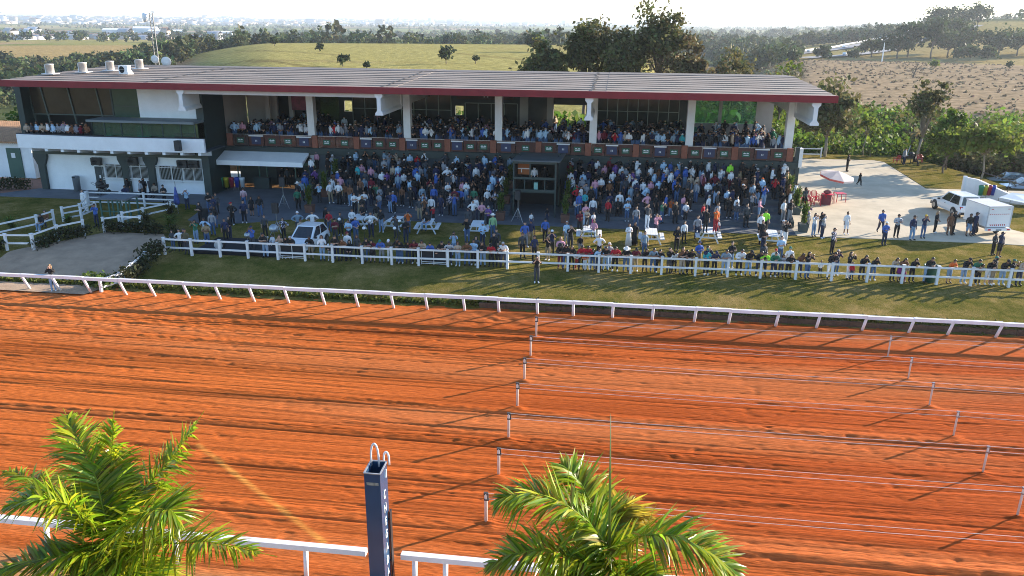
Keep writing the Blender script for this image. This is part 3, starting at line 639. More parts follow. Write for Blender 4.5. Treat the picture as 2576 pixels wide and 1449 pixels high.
def fence(label, pts, z=None, h=1.12, rails=(1.02, .48), group='white two-rail fences', pw=.135, capz=.03):
    o = thing('rail_fence', label, 'fence', (0, 0, 0), 0, group)
    P = [(x, y, float(gz(x, y)) if z is None else z) for x, y in pts]
    for x, y, z0 in P:
        M_ = MB(); M_.cbox((x, y, z0 + h / 2 - .1), (pw, pw, h + .2)); M_.cbox((x, y, z0 + h + .012), (pw + .05, pw + .05, .024)); M_.build('post', FENW, o)
    for rz_ in rails:
        M_ = MB()
        for a, b_ in zip(P[:-1], P[1:]): M_.beam((a[0], a[1] - .0, a[2] + rz_), (b_[0], b_[1], b_[2] + rz_), .05, .11)
        M_.build('rail', FENW, o)
    return o
fx = [-28.25,-26.42,-24.51,-22.65,-20.68,-18.9,-17.1,-15.2,-13.34,-11.65,-9.83,-7.98,-6.17,-4.29,-2.49,-.62,1.29,3.12,5.12,7.01,8.92,10.95,13.01,15.03,17.0,18.95,20.85,22.95,24.9,26.8]
def fy(x): return 45.72 + .0 if x < -15 else 45.72 + .033 * (x + 15)
fence('long white fence between the lawn crowd and the track grass', [(x, fy(x)) for x in fx])
fence('short white fence at the far left beside the sand path', [(-46, 45.6), (-43.6, 45.3), (-41.1, 45.1), (-38.8, 45.1), (-37.1, 45.3)])
fence('white fence climbing from the path corner to the paddock gate', [(-37.09, 45.35), (-37.0, 47.6), (-36.2, 49.2)])
fence('white fence in front of the paddock hedge, right of the gate', [(-35.3, 50.1), (-34.6, 50.9), (-33.0, 50.9)])
fence('white sloping fence along the near left lawn', [(-41.5, 46.6), (-40.3, 50.0), (-40.2, 51.6)])
fence('white fence with three rails left of the paddock', [(-40.2, 52.6), (-39.6, 53.8), (-40.6, 56.0), (-41.9, 57.9)], rails=(1.02, .62, .25))
fence('white fence behind the green paddock shelter', [(-41.9, 58.1), (-39.2, 58.3), (-37.2, 58.3), (-34.5, 58.3)], rails=(1.02, .62, .25))
fence('white fence inside the paddock on the left of the gate', [(-38.7, 52.6), (-38.9, 54.6)], rails=(1.02, .55))
fence('white fence running up behind the paddock plants', [(-35.0, 51.9), (-34.3, 53.4), (-33.4, 55.6)], rails=(1.02, .55))
fence('low white fence sunk in the hedge beside the sand path', [(-28.6, 45.6), (-28.55, 44.0), (-28.5, 42.4), (-28.4, 41.1), (-28.9, 39.9)], rails=(.72, .25), h=.8)
fence('short white fence at the far left bottom of the sand path', [(-44, 41.4), (-41.9, 43.0), (-40.4, 44.4)])
fence('short white fence at the back corner of the plaza', [(20.75, 93.1), (23.0, 93.25)], z=.63, rails=(1.0, .4))
gate_net = mat('black_netting', (.02, .02, .024), .9, .3, 5)
for x0, x1, lab in ((-20.55, -19.0, 'white tubular gate with dark netting near the white car'), (-11.5, -9.95, 'white tubular gate with dark netting in the middle of the fence')):
    o = thing('gate', lab, 'gate'); M_ = MB(); y = fy(x0) + .12
    for z in (.12, .22, .95): M_.tube([(x0, y, GRD + z), (x1, y, GRD + z)], .02, 6)
    for x in (x0, (x0 + x1) / 2, x1): M_.tube([(x, y, GRD + .05), (x, y, GRD + .98)], .02, 6)
    M_.build('frame', FENW, o); M_ = MB(); M_.box(x0 + .02, x1 - .02, y + .03, y + .04, GRD + .24, GRD + .93); M_.build('netting', gate_net, o)

# ================================================================== finish post
fp = thing('finish_post', 'tall dark blue square finish post with white upright letters and two white loops', 'sign', (-5.72, 17.35, 0))
navy = mat('navy_sheet', (.02, .06, .13), .22, .12, .7, spec=.7); M_ = MB(); W, D, H = .42, .62, 4.05; tk = .03
M_.box(-W/2, W/2, -D/2, -D/2 + tk, 0, H); M_.box(-W/2, W/2, D/2 - tk, D/2, 0, H); M_.box(-W/2, -W/2 + tk, -D/2 + tk, D/2 - tk, 0, H); M_.box(W/2 - tk, W/2, -D/2 + tk, D/2 - tk, 0, H)
M_.build('body', navy, fp)
M_ = MB()
for a, b_ in (((-W/2, -D/2), (W/2, -D/2)), ((W/2, -D/2), (W/2, D/2)), ((W/2, D/2), (-W/2, D/2)), ((-W/2, D/2), (-W/2, -D/2))): M_.beam((*a, H + .01), (*b_, H + .01), .035, .025)
M_.build('rim', mat('bare_rim', (.45, .46, .47), .4, .1, 3, metal=.6), fp)
M_ = MB(); M_.box(-.15, .16, -D/2 - .012, -D/2 - .002, 3.72, 3.80); M_.build('name_plate', mat('plate_metal', (.30, .29, .25), .4, .5, 14), fp)
for n_, ch in enumerate('CHEGADA'):
    cu = bpy.data.curves.new('letter_outline', 'FONT'); cu.body = ch; cu.size = .34; cu.extrude = .006; cu.align_x = 'CENTER'; cu.offset = .002; to = bpy.data.objects.new('letter_outline', cu); C.objects.link(to); bpy.context.view_layer.update(); lm_ = bpy.data.meshes.new_from_object(to.evaluated_get(bpy.context.evaluated_depsgraph_get())); bpy.data.objects.remove(to)
    o = bpy.data.objects.new('letter', lm_); C.objects.link(o); o.parent = fp; lm_.materials.clear(); lm_.materials.append(whm); o.scale = (.8, 1, 1); o.location = (W/2 + .008, -.02, 3.16 - .40 * n_); o.rotation_euler = (R(90), 0, R(90))
M_ = MB(); M_.tube([(W/2 + .006, .12, 3.70), (W/2 + .006, .2, 3.9)], .025, 6); M_.build('emblem', whm, fp)
for (y0, y1, zt, x) in ((.22, .26, .55, -.08), (.33, .40, .26, .19)):
    M_ = MB(); pts = []
    for q in range(17): a = math.pi * q / 16; pts.append((x + (.11 if x < 0 else .075) * -math.cos(a), (y0 + y1) / 2 + .02 * math.cos(a), H - .1 + zt * math.sin(a) ** .7 + (.1 if 0 < q < 16 else 0) * 1))
    M_.tube(pts, .027, 8); M_.build('loop', RAILW, fp, True)
M_ = MB(); M_.box(W/2 + .03, W/2 + .06, .20, .36, 0, 2.6); M_.box(W/2, W/2 + .03, .26, .30, 2.3, 2.34); M_.box(W/2, W/2 + .03, .26, .30, 1.0, 1.04); M_.build('cable_tray', BLACK, fp)

# ================================================================== roof things, air conditioners, mast, dishes
ventm = mat('vent_metal', (.52, .47, .43), .6, .25, 3); 
for q, (x, y) in enumerate(((-51.8 + 2.9, 69.4), (-47.8, 70.9), (-44.9, 72.0), (-43.1, 73.9))):
    x = (-48.6, -46.9, -45.6, -44.1)[q]; y = (65.2, 67.2, 69.2, 71.4)[q]
    o = thing('roof_vent', ('leftmost', 'second from the left', 'third from the left', 'rightmost')[q] + ' of the four round metal roof vents', 'vent', (x, y, roofz(y) + .15), 0, 'roof vents')
    M_ = MB(); M_.lathe([(.33, 0), (.33, .74), (.36, .75), (.36, .82), (.30, .84)], n=14); M_.build('pipe', ventm, o, True); M_ = MB(); M_.cbox((0, 0, .03), (1.1, .9, .05)); M_.build('flashing', whm, o)
    M_ = MB(); M_.cbox((-.34, -.1, .4), (.06, .12, .7)); M_.build('seam', whm, o)
def ac_unit(label, loc, rz=0, col=None, s=1.0, stand=False):
    o = thing('air_conditioner', label, 'air conditioner', loc, rz, 'outdoor air conditioner units')
    M_ = MB(); M_.cbox((0, 0, .32 * s), (.86 * s, .34 * s, .62 * s)); M_.build('casing', col or BLACK, o)
    M_ = MB(); c_ = (-.12 * s, -.175 * s, .32 * s)
    vs = [(c_[0] + .25 * s * math.cos(a), c_[1] - .004, c_[2] + .25 * s * math.sin(a)) for a in np.linspace(0, 2 * math.pi, 17)[:-1]]; M_.add(vs, [tuple(range(16))])
    for a in range(3): M_.cbox((c_[0], c_[1] - .014, c_[2]), (.44 * s, .01, .05 * s), 1)
    M_.build('fan', [DARK, METAL], o)
    if stand:
        M_ = MB()
        for x in (-.4, .4): M_.beam((x, -.2, 0), (x, .5, 0), .05, .05); M_.beam((x, .5, 0), (x, .05, .55), .05, .05)
        M_.build('stand', whm, o)
    else:
        M_ = MB()
        for x in (-.3, .3): M_.beam((x * s, .2 * s, -.02), (x * s, -.2 * s, -.02), .04, .04)
        M_.build('bracket', METAL, o)
    return o
ac_unit('white air conditioner on a stand on the ribbed roof', (-42.2, 66.0, roofz(66) + .18), R(-12), whm, 1.15, True)
ac_unit('dark air conditioner above the louvre door of the office wing', (-44.0, 62.85, 2.95), 0)
ac_unit('dark air conditioner between two green pillars of the office wing', (-40.6, 62.8, 3.1), 0)
ac_unit('left of the pair of dark air conditioners over the widest barred window', (-36.2, 62.9, 2.95), 0)
ac_unit('right of the pair of dark air conditioners over the widest barred window', (-35.2, 62.9, 2.95), 0)
ms = thing('antenna_mast', 'slim lattice antenna mast with dishes behind the left roof', 'antenna', (-47.9, 80.9, 0))
M_ = MB()
for dx, dy in ((-.22, -.13), (.22, -.13), (0, .25)): M_.tube([(dx, dy, 0), (dx * .8, dy * .8, 15.4)], .05, 5)
for q in range(26):
    z = 8 + q * .285; s = 1 if q % 2 else -1
    M_.tube([(-.2 * s, -.12, z), (.2 * s, -.12, z + .28)], .022, 4); M_.tube([(.2 * s, -.12, z), (0, .23, z + .28)], .012, 4)
M_.build('lattice', mat('mast_steel', (.16, .16, .16), .5, .2, 2, metal=.4), ms)
M_ = MB(); M_.lathe([(.02, -.12), (.42, -.1), (.46, .22), (.40, .26), (.02, .28)], n=18); dr = M_.build('drum_dish', whm, ms, True, (-.62, -.1, 15.0)); dr.rotation_euler = (R(90), 0, R(-50))
M_ = MB(); M_.lathe([(.02, .0), (.25, .04), (.42, .14), (.42, .17), (.02, .05)], n=18); dr = M_.build('dish', whm, ms, True, (.05, -.4, 10.9)); dr.rotation_euler = (R(100), 0, R(0))
M_ = MB()
for dx in (-.2, .1, .28): M_.lathe([(.05, 0), (.07, .2), (.02, .3)], (dx, 0, 15.4), 6)
M_.build('antenna', whm, ms)
sdish = thing('satellite_dish', 'round white satellite dish on the roof edge beside the mast', 'satellite dish', (-45.9, 79.3, 10.3))
M_ = MB(); M_.lathe([(.02, .0), (.28, .05), (.48, .17), (.48, .2), (.02, .06)], n=18); d_ = M_.build('dish', whm, sdish, True, (0, -.15, .45)); d_.rotation_euler = (R(95), 0, R(20))
M_ = MB(); M_.tube([(0, 0, 0), (0, 0, .45)], .03, 6); M_.build('mount', METAL, sdish)
def speaker(label, loc, rz=0, stand=1.5, s=1.0):
    o = thing('loudspeaker', label, 'loudspeaker', loc, rz, 'black loudspeakers')
    M_ = MB(); M_.prism([(-.22*s,-.18*s),(.22*s,-.18*s),(.15*s,.18*s),(-.15*s,.18*s)], stand, stand + .72*s); M_.build('cabinet', BLACK, o)
    M_ = MB(); M_.box(-.19*s, .19*s, -.19*s, -.182*s, stand + .04, stand + .68*s); M_.build('grille', mat('speaker_grille', (.025, .025, .028), .7, .3, 20), o)
    if stand > .1:
        M_ = MB(); M_.tube([(0, 0, .2), (0, 0, stand)], .03, 8); M_.build('pole', METAL, o)
        for q in range(3):
            a = R(90 + 120 * q); M_ = MB(); M_.tube([(0, 0, stand * .62), (.52 * math.cos(a), .52 * math.sin(a), 0)], .022, 6); M_.tube([(0, 0, .35), (.3 * math.cos(a), .3 * math.sin(a), .42)], .015, 5); M_.build('leg', METAL, o)
    return o
speaker('black loudspeaker on a tripod beside the left planter of the terraces', (-26.0, 59.5, .63), R(10), 1.75)
speaker('black loudspeaker on a tripod in front of the commentary booth', (-7.0, 58.1, .63), R(-10), 1.65)
speaker('black loudspeaker on a tall stand behind the black stage', (-23.2, 51.6, .6), R(0), 1.55)
speaker('black loudspeaker on the concourse edge beside a woman in black', (-30.0, 54.4, .62), R(15), .05, 1.25)
o = speaker('black loudspeaker bolted to the curved white balcony front', (-35.0, 60.55, 4.75), R(-5), .02, 1.15)
wb = thing('outbuilding', 'white outbuilding with a green door and clay tile roof at the far left', 'building', (0, 0, 0))
M_ = MB(); M_.box(-63, -53.6, 67.5, 67.8, .6, 4.0); M_.box(-53.85, -53.6, 67.8, 76, .6, 4.0); M_.build('wall', WHITEW, wb)
M_ = MB(); M_.box(-56.1, -54.7, 67.4, 67.498, .64, 3.4); M_.box(-55.65, -55.25, 67.39, 67.398, 2.5, 2.95, 1); M_.build('door', [mat('green_door', (.04, .10, .075), .5, .1, 1), whm], wb)
M_ = MB()
for q in range(46): x = -63.3 + q * .21; M_.tube([(x, 66.9, 4.0), (x, 72, 5.2)], .11, 6)
M_.build('roof', mat('clay_tile', (.42, .24, .13), .85, .3, 2), wb)
tag(M_ and (lambda: (lambda m: (m.prism([(-63,75.2),(-54.2,75.2),(-54.2,81),(-63,81)], 3.6, 3.75), m.build('back_yard_roof', mat('clay_tile', (.4,.2,.1))))[1])(MB()))(), 'flat clay coloured lean-to roof behind the white outbuilding', 'roof')

# ================================================================== street furniture
def bin_row(parent_label, x, y, z, cols, sp, rz, grp):
    for q, (nm, c) in enumerate(cols):
        o = thing('recycling_bin', f'{nm} recycling bin {parent_label}', 'bin', (x + sp * q * math.cos(rz), y + sp * q * math.sin(rz), z), rz, grp)
        m_ = mat('bin_' + nm, c, .45, .1, 2)
        M_ = MB(); M_.lathe([(.16, .32), (.215, 1.0), (.235, 1.02), (.235, 1.07)], n=14); M_.build('body', m_, o, True)
        M_ = MB(); M_.lathe([(.235, 1.07), (.24, 1.16), (.17, 1.2)], n=14, cap=False); M_.ell((0, 0, 1.1), (.19, .19, .02), 1); M_.build('lid', [m_, DARK], o, True)
        M_ = MB(); M_.tube([(0, .26, 0), (0, .26, 1.0)], .02, 6); M_.build('post', METAL, o)
bin_row('under the pale awning', -34.0, 64.95, .63, [('green', (.02, .2, .10)), ('yellow', (.42, .36, .02)), ('red', (.32, .02, .05)), ('blue', (.03, .06, .36)), ('white', (.6, .66, .7))], .46, R(10), 'recycling bins by the entrance')
bin_row('in front of the white ramp wall', 31.6, 72.6, .64, [('green', (.02, .2, .10)), ('yellow', (.42, .36, .02)), ('red', (.32, .02, .05)), ('blue', (.03, .06, .36))], .36, R(12), 'recycling bins by the ramp')
tbn = thing('litter_bin', 'tall grey litter bin against the white office wall', 'bin', (-46.1, 62.75, .64)); M_ = MB(); M_.lathe([(.27, 0), (.30, 1.15), (.32, 1.17), (.30, 1.3), (.05, 1.36)], n=14); M_.build('body', mat('grey_bin', (.16, .18, .2), .5, .1, 3), tbn, True); M_ = MB(); M_.box(-.14, .14, -.325, -.29, 1.18, 1.27); M_.build('slot', DARK, tbn)
tbn = thing('litter_bin', 'dark green litter bin behind the right end of the white fence', 'bin', (18.75, 47.35, GRD)); M_ = MB(); M_.lathe([(.30, 0), (.40, .92), (.43, .93), (.43, 1.0), (.37, 1.0), (.33, .6)], n=16); M_.build('body', mat('green_bin_plastic', (.015, .085, .06), .5, .12, 3), tbn, True); M_ = MB(); M_.lathe([(.36, .85), (.36, .86)], n=14); M_.build('liner', BLACK, tbn)
tblw = mat('table_white', (.68, .72, .74), .55, .08, 2)
def picnic(label, x, y, rz, pal=None):
    o = thing('picnic_table', label, 'picnic table', (x, y, GRD), rz, 'white picnic tables on the lawn'); m_ = tblw
    M_ = MB()
    for q in range(5): M_.box(-.40 + q * .163, -.40 + q * .163 + .155, -.9, .9, .72, .76)
    M_.build('table_top', m_, o)
    for s in (-1, 1):
        M_ = MB()
        for q in range(2): M_.box(s * .74 - .14 + q * .145, s * .74 - .005 + q * .145, -.9, .9, .42, .46)
        M_.build('bench', m_, o)
        M_ = MB(); y0 = s * .68
        M_.beam((-.30, y0, .72), (-.66, y0, 0), .09, .05, up=(0,1,0)); M_.beam((.30, y0, .72), (.66, y0, 0), .09, .05, up=(0,1,0)); M_.beam((-.86, y0 + .03, .38), (.86, y0 + .03, .38), .04, .1); M_.beam((-.38, y0 + .03, .68), (.38, y0 + .03, .68), .04, .08); M_.beam((0, y0, .38), (0, y0 * .3, .7), .05, .08)
        M_.build('leg_frame', m_, o)
    return o
picnic('white picnic table nearest the white car', -18.2, 54.6, R(4)); picnic('white picnic table with empty bare top near a man in orange', -15.5, 54.4, R(-6)); picnic('white picnic table with a man in black sitting on it', -13.0, 54.0, R(5)); picnic('white picnic table beside a green shirted man in a cowboy hat', -9.4, 54.0, R(3)); picnic('white picnic table carrying children, right of the booth', -1.5, 53.8, R(2)); picnic('white sunlit picnic table beside the woman in a long white dress', 2.75, 53.7, R(0)); picnic('white sunlit picnic table below a man in bright orange', 6.7, 54.7, R(-3)); picnic('rightmost white picnic table on the lawn', 10.9, 54.6, R(-4))
# stage and band gear behind the left fence
stg = tag((lambda m: (m.box(-26.6, -20.7, 46.2, 49.6, .58, .80), m.build('stage', mat('black_stage_cloth', (.008, .008, .011), .95, .3, 3)))[1])(MB()), 'low black stage floor behind the left end of the white fence', 'stage')
dm = thing('bass_drum', 'pale round bass drum on the black stage', 'drum', (-25.0, 46.7, .81)); M_ = MB(); M_.lathe([(.30, 0), (.30, .34)], n=18); s_ = M_.build('shell', BLACK, dm, True, (0, .17, .31)); s_.rotation_euler = (R(90), 0, 0); M_ = MB(); M_.lathe([(.285, 0), (.285, .02)], n=18); M_.lathe([(.07, .02), (.07, .03)], (.05, .05, 0), 10, 1); s_ = M_.build('skin', [mat('drum_skin', (.45, .46, .46), .6, .1, 4), BLACK], dm, False, (0, -.172, .31)); s_.rotation_euler = (R(90), 0, 0)
for q, (x, y, lab) in enumerate(((-22.2, 48.8, 'pale round cymbal on the black stage beside a blue jacketed man'), (-23.5, 47.6, 'small tilted cymbal at the middle of the black stage'))):
    o = thing('cymbal', lab, 'cymbal', (x, y, .81)); M_ = MB(); M_.tube([(0, 0, 0), (0, 0, 1.0 - .2 * q)], .015, 6); M_.build('stand', METAL, o); M_ = MB(); M_.lathe([(.30 - .1 * q, 0), (.05, .03), (.0, .05)], n=16); s_ = M_.build('plate', mat('cymbal_metal', (.42, .46, .48), .3, .1, 3, metal=.5), o, True, (0, 0, 1.0 - .2 * q)); s_.rotation_euler = (R(55), 0, R(20))
lampw = mat('spot_white', (.8, .82, .85), .3, .05, 2)
for q, (x, y, lab) in enumerate(((-18.6, 51.5, 'stage spotlight on a stand behind the white car'), (-16.4, 51.4, 'stage spotlight in front of a white shirted man'), (-14.4, 51.7, 'stage spotlight in front of a man in grey cap'), (-16.2, 49.4, 'stage spotlight close behind the fence left of a blue hoodie'), (-14.2, 49.7, 'stage spotlight close behind the fence near a couple in black'))):
    o = thing('stage_spotlight', lab, 'spotlight', (x, y, GRD), 0, 'stage spotlights on the lawn'); M_ = MB(); M_.tube([(0, 0, .3), (0, 0, 1.2)], .02, 6); M_.build('pole', BLACK, o)
    for k_ in range(3): M_ = MB(); a = R(120 * k_ + 30); M_.tube([(0, 0, .45), (.3 * math.cos(a), .3 * math.sin(a), 0)], .016, 5); M_.build('leg', BLACK, o)
    M_ = MB(); M_.lathe([(.08, -.12), (.13, .1), (.12, .12)], n=12); s_ = M_.build('lamp_head', [BLACK], o, True, (0, 0, 1.28)); s_.rotation_euler = (R(70), 0, R(15)); M_ = MB(); M_.lathe([(.115, .0), (.05, .04)], n=12); s_ = M_.build('lens', lampw, o, True, (.03, -.115, 1.32)); s_.rotation_euler = (R(70), 0, R(15))
# green paddock shelter
ps_ = thing('paddock_shelter', 'small green paddock shelter with a flat dark roof inside the white fences', 'shelter', (-36.1, 53.4, GRD)); M_ = MB(); M_.box(-1.15, 1.15, -.85, .85, 1.76, 1.88); M_.build('roof', mat('shelter_roof', (.10, .12, .14), .7, .1, 1), ps_)
for x in (-1.0, -.35, .35, 1.0):
    for y in (-.7, .7): M_ = MB(); M_.box(x - .05, x + .05, y - .05, y + .05, 0, 1.76); M_.build('post', mat('shelter_green', (.04, .12, .10), .5, .1, 2), ps_)
M_ = MB(); M_.box(-1.0, 1.0, -.72, -.68, .85, .93); M_.build('counter', mat('shelter_green', (.04, .12, .10)), ps_)
# closed parasol, pram
pr_ = thing('closed_parasol', 'closed blue and white parasol standing at the concourse edge', 'parasol', (-33.3, 56.4, GRD)); M_ = MB(); M_.tube([(0, 0, 0), (.03, 0, 2.5)], .025, 6); M_.build('pole', METAL, pr_); M_ = MB(); M_.lathe([(.16, .7), (.24, .95), (.14, 1.5), (.04, 2.1)], n=10); M_.build('canopy', mat('parasol_blue', (.04, .07, .25), .7, .9, 3), pr_, True)
pm = thing('pram', 'large black pram beside the louvre door of the office wing', 'pram', (-43.2, 62.0, .64), R(20))
M_ = MB(); M_.prism([(-.45, -.25), (.45, -.25), (.45, .25), (-.45, .25)], .55, .8); M_.ell((-.2, 0, .85), (.36, .3, .32)); M_.build('carrycot', BLACK, pm, True)
M_ = MB(); M_.beam((-.4, -.25, .2), (.4, -.25, .6), .03, .03); M_.beam((.4, -.25, .2), (-.4, -.25, .6), .03, .03); M_.beam((-.4, .25, .2), (.4, .25, .6), .03, .03); M_.tube([(-.45, -.25, .75), (-.8, -.25, 1.0), (-.8, .25, 1.0), (-.45, .25, .75)], .02, 6); M_.build('frame', METAL, pm)
for x in (-.38, .38):
    for y in (-.28, .28): M_ = MB(); M_.lathe([(.17, -.02), (.17, .02)], n=12); w_ = M_.build('wheel', BLACK, pm, False, (x, y, .17)); w_.rotation_euler = (R(90), 0, 0)

# ================================================================== vehicles
tyre = mat('tyre_rubber', (.02, .02, .02), .8, .2, 5); rimm = mat('wheel_rim', (.35, .35, .36), .35, .1, 5, metal=.8); carglass = mat('car_glass', (.02, .025, .03), .06, .2, 1, spec=.8)
def car(label, loc, rz, paint, L=4.0, W=1.72, H=1.5, kind='hatch', cat='car'):
    o = thing('parked_car', label, cat, loc, rz); hl = L / 2; zb = .30; belt = .58 * H if kind != 'suv' else .56 * H
    # body: loft of cross sections along the length (x forward)
    def prof(x):
        u = x / hl
        return [(-hl, .5*H, .36), (-hl*.97, belt, .30)]
    xs = [-hl, -hl*.96, -hl*.6, 0, hl*.45, hl*.85, hl]; zt = [belt*.86, belt, belt*1.02, belt*1.0, belt*.97, belt*.86, belt*.62]; wd = [.86, .94, 1, 1, 1, .95, .80]
    M_ = MB(); rings = []
    for x, z, wv in zip(xs, zt, wd):
        w_ = W / 2 * wv; rings.append([(x, -w_*.94, zb), (x, -w_, zb + .2), (x, -w_, z*.8), (x, -w_*.93, z), (x, w_*.93, z), (x, w_, z*.8), (x, w_, zb + .2), (x, w_*.94, zb)])
    vs = [v for r_ in rings for v in r_]; n = 8; fs = [(i*n+j, i*n+(j+1)%n, (i+1)*n+(j+1)%n, (i+1)*n+j) for i in range(len(rings)-1) for j in range(n)] + [tuple(range(n)), tuple((len(rings)-1)*n+j for j in range(n))]
    M_.add(vs, fs); M_.build('body', paint, o, False)
    if kind == 'suv': cx = [(-hl*.93, belt), (-hl*.86, H), (hl*.02, H), (hl*.42, belt)]
    else: cx = [(-hl*.93, belt*.98), (-hl*.66, H*.97), (hl*.05, H), (hl*.55, belt*.96)]
    wb_, wt = W/2*.92, W/2*.76
    (xa, za), (xb, zb2), (xc, zc), (xd, zd) = cx
    B = [(xa,-wb_,za),(xb,-wt,zb2),(xc,-wt,zc),(xd,-wb_,zd),(xa,wb_,za),(xb,wt,zb2),(xc,wt,zc),(xd,wb_,zd)]
    M_ = MB(); M_.add(B, [(0,1,2,3),(7,6,5,4),(0,4,5,1),(1,5,6,2),(2,6,7,3)]); M_.build('cabin', paint, o)
    def inset(ids, k, off):
        p = [Vector(B[i]) for i in ids]; c_ = sum(p, Vector()) / len(p); nrm = (p[1]-p[0]).cross(p[2]-p[0]).normalized()
        if nrm.dot(c_ - Vector((0,0,belt))) < 0: nrm = -nrm
        return [c_ + (q - c_) * k + nrm * off for q in p]
    for ids, nm in (((0,4,5,1), 'rear_window'), ((2,6,7,3), 'windscreen'), ((0,1,2,3), 'side_window'), ((4,5,6,7), 'side_window')):
        M_ = MB(); p = inset(ids, .84, .012); M_.add(p, [(0,1,2,3)])
        M_.build(nm, carglass, o)
        if nm == 'side_window':
            M_ = MB(); a, b_ = (p[0]+p[3])/2, (p[1]+p[2])/2; M_.beam(a, b_, .05, .02); M_.build('door_pillar', paint, o)
    wr = .31 if kind != 'suv' else .36
    for x in (-hl*.62, hl*.62):
        for s in (-1, 1):
            M_ = MB(); M_.lathe([(wr*.6, -.11), (wr, -.09), (wr, .09), (wr*.6, .11)], n=18); w_ = M_.build('wheel', tyre, o, True, (x, s*(W/2 - .06), wr)); w_.rotation_euler = (R(90), 0, 0)
            M_ = MB(); M_.lathe([(wr*.58, -.118), (wr*.58, .118)], n=14); M_.build('rim', rimm, w_)
            M_ = MB(); M_.lathe([(wr*1.14, -.02), (wr*1.14, .02)], n=18); a_ = M_.build('wheel_arch', BLACK, o, False, (x, s*(W/2 - .012), wr + .02)); a_.rotation_euler = (R(90), 0, 0)
    for s in (-1, 1):
        M_ = MB(); M_.cbox((-hl*.955, s*W*.40, belt*.83), (.12, .2, .30)); M_.build('tail_light', mat('tail_red', (.35, .01, .015), .25, .2, 4), o)
        M_ = MB(); M_.cbox((hl*.93, s*W*.36, belt*.70), (.14, .32, .14)); M_.build('headlight', mat('lamp_clear', (.6, .62, .65), .1, .1, 3), o)
        M_ = MB(); M_.cbox((hl*.36, s*(W/2 + .05), belt*1.03), (.12, .16, .12)); M_.build('wing_mirror', BLACK, o)
        M_ = MB(); M_.cbox((-.1, s*(W/2 + .004), belt*.86), (.16, .02, .03)); M_.build('door_handle', BLACK, o)
    M_ = MB(); M_.cbox((-hl - .01, 0, .42), (.10, W*.92, .2)); M_.cbox((hl + .01, 0, .40), (.10, W*.85, .22)); M_.build('bumper', BLACK if kind == 'suv' else paint, o)
    M_ = MB(); M_.cbox((-hl - .07, 0, .62), (.02, .40, .13)); M_.cbox((hl + .07, 0, .45), (.02, .4, .12)); M_.build('number_plate', whm, o)
    return o
wpaint = mat('car_paint_white', (.72, .75, .78), .25, .03, .7, coat=.6); spaint = mat('car_paint_silver', (.36, .40, .44), .3, .05, .7, metal=.3, coat=.5)
car('small white hatchback parked nose out behind the white fence', (-19.85, 48.75, GRD), R(-93), wpaint, 3.7, 1.62, 1.48)
car('white estate car hitched in front of the white box trailer', (27.25, 66.6, .65), R(98), wpaint, 4.5, 1.8, 1.72, 'suv')
car('silver car parked on the lower ground behind the white ramp wall', (40.4, 84.2, -1.0), R(168), spaint, 4.4, 1.8, 1.6, 'suv')
car('grey car with an open boot beside the silver one', (40.8, 88.2, -1.1), R(172), mat('car_paint_bluegrey', (.16, .22, .26), .3, .05, .7, metal=.3, coat=.5), 4.3, 1.75, 1.5)
car('white car whose roof shows behind the clay tiles at far left', (-59.6, 78.4, 3.76), R(5), wpaint, 4.2, 1.75, 1.5)
tl = thing('box_trailer', 'white box trailer with red dashed reflector strips at its back', 'trailer', (26.9, 60.1, .64), R(13))
M_ = MB(); M_.box(-.86, .86, -1.28, 1.28, .75, 2.2); M_.build('box', mat('trailer_white', (.74, .75, .76), .5, .04, .8), tl)
M_ = MB(); M_.box(-.90, .90, -1.32, 1.32, 2.2, 2.25); 
for x in (-.88, .88): M_.box(x - .03, x + .03, -1.315, -1.25, .72, 2.198)
M_.build('trim', mat('trim_grey', (.5, .5, .52), .5, .1, 2), tl)
redr = mat('reflector_red', (.45, .02, .04), .4, .2, 3)
M_ = MB()
for q in range(10): M_.box(-.75 + q * .152, -.68 + q * .152, -1.296, -1.284, 1.66, 1.70)
for q in range(8): x = -.6 + q * .155; M_.add([(x, -1.29, .84), (x + .07, -1.29, .84), (x + .02, -1.29, .95), (x - .05, -1.29, .95)], [(0,1,2,3)])
for s in (-.62, .62): M_.box(s - .08, s + .08, -1.296, -1.284, 2.02, 2.06)
M_.build('reflector_strip', redr, tl)
M_ = MB(); M_.box(-.9, .9, -1.45, -1.22, .50, .68); M_.build('bumper', whm, tl)
for s in (-.72, .72): M_ = MB(); M_.box(s - .11, s + .11, -1.462, -1.452, .54, .65); M_.build('tail_light', redr, tl)
M_ = MB(); M_.box(-.2, .2, -1.462, -1.452, .52, .62); M_.build('number_plate', mat('plate_dark', (.1, .16, .2), .5, .2, 4), tl)
M_ = MB(); M_.box(-.7, .7, -1.2, 1.2, .55, .74); M_.beam((-.5, 1.2, .6), (0, 2.6, .55), .08, .08); M_.beam((.5, 1.2, .6), (0, 2.6, .55), .08, .08); M_.build('chassis', METAL, tl)
for s in (-.82, .82):
    M_ = MB(); M_.lathe([(.17, -.09), (.30, -.08), (.30, .08), (.17, .09)], n=16); w_ = M_.build('wheel', tyre, tl, True, (s, -.1, .30)); w_.rotation_euler = (0, R(90), 0); M_ = MB(); M_.lathe([(.16, -.1), (.16, .1)], n=12); M_.build('rim', rimm, w_)

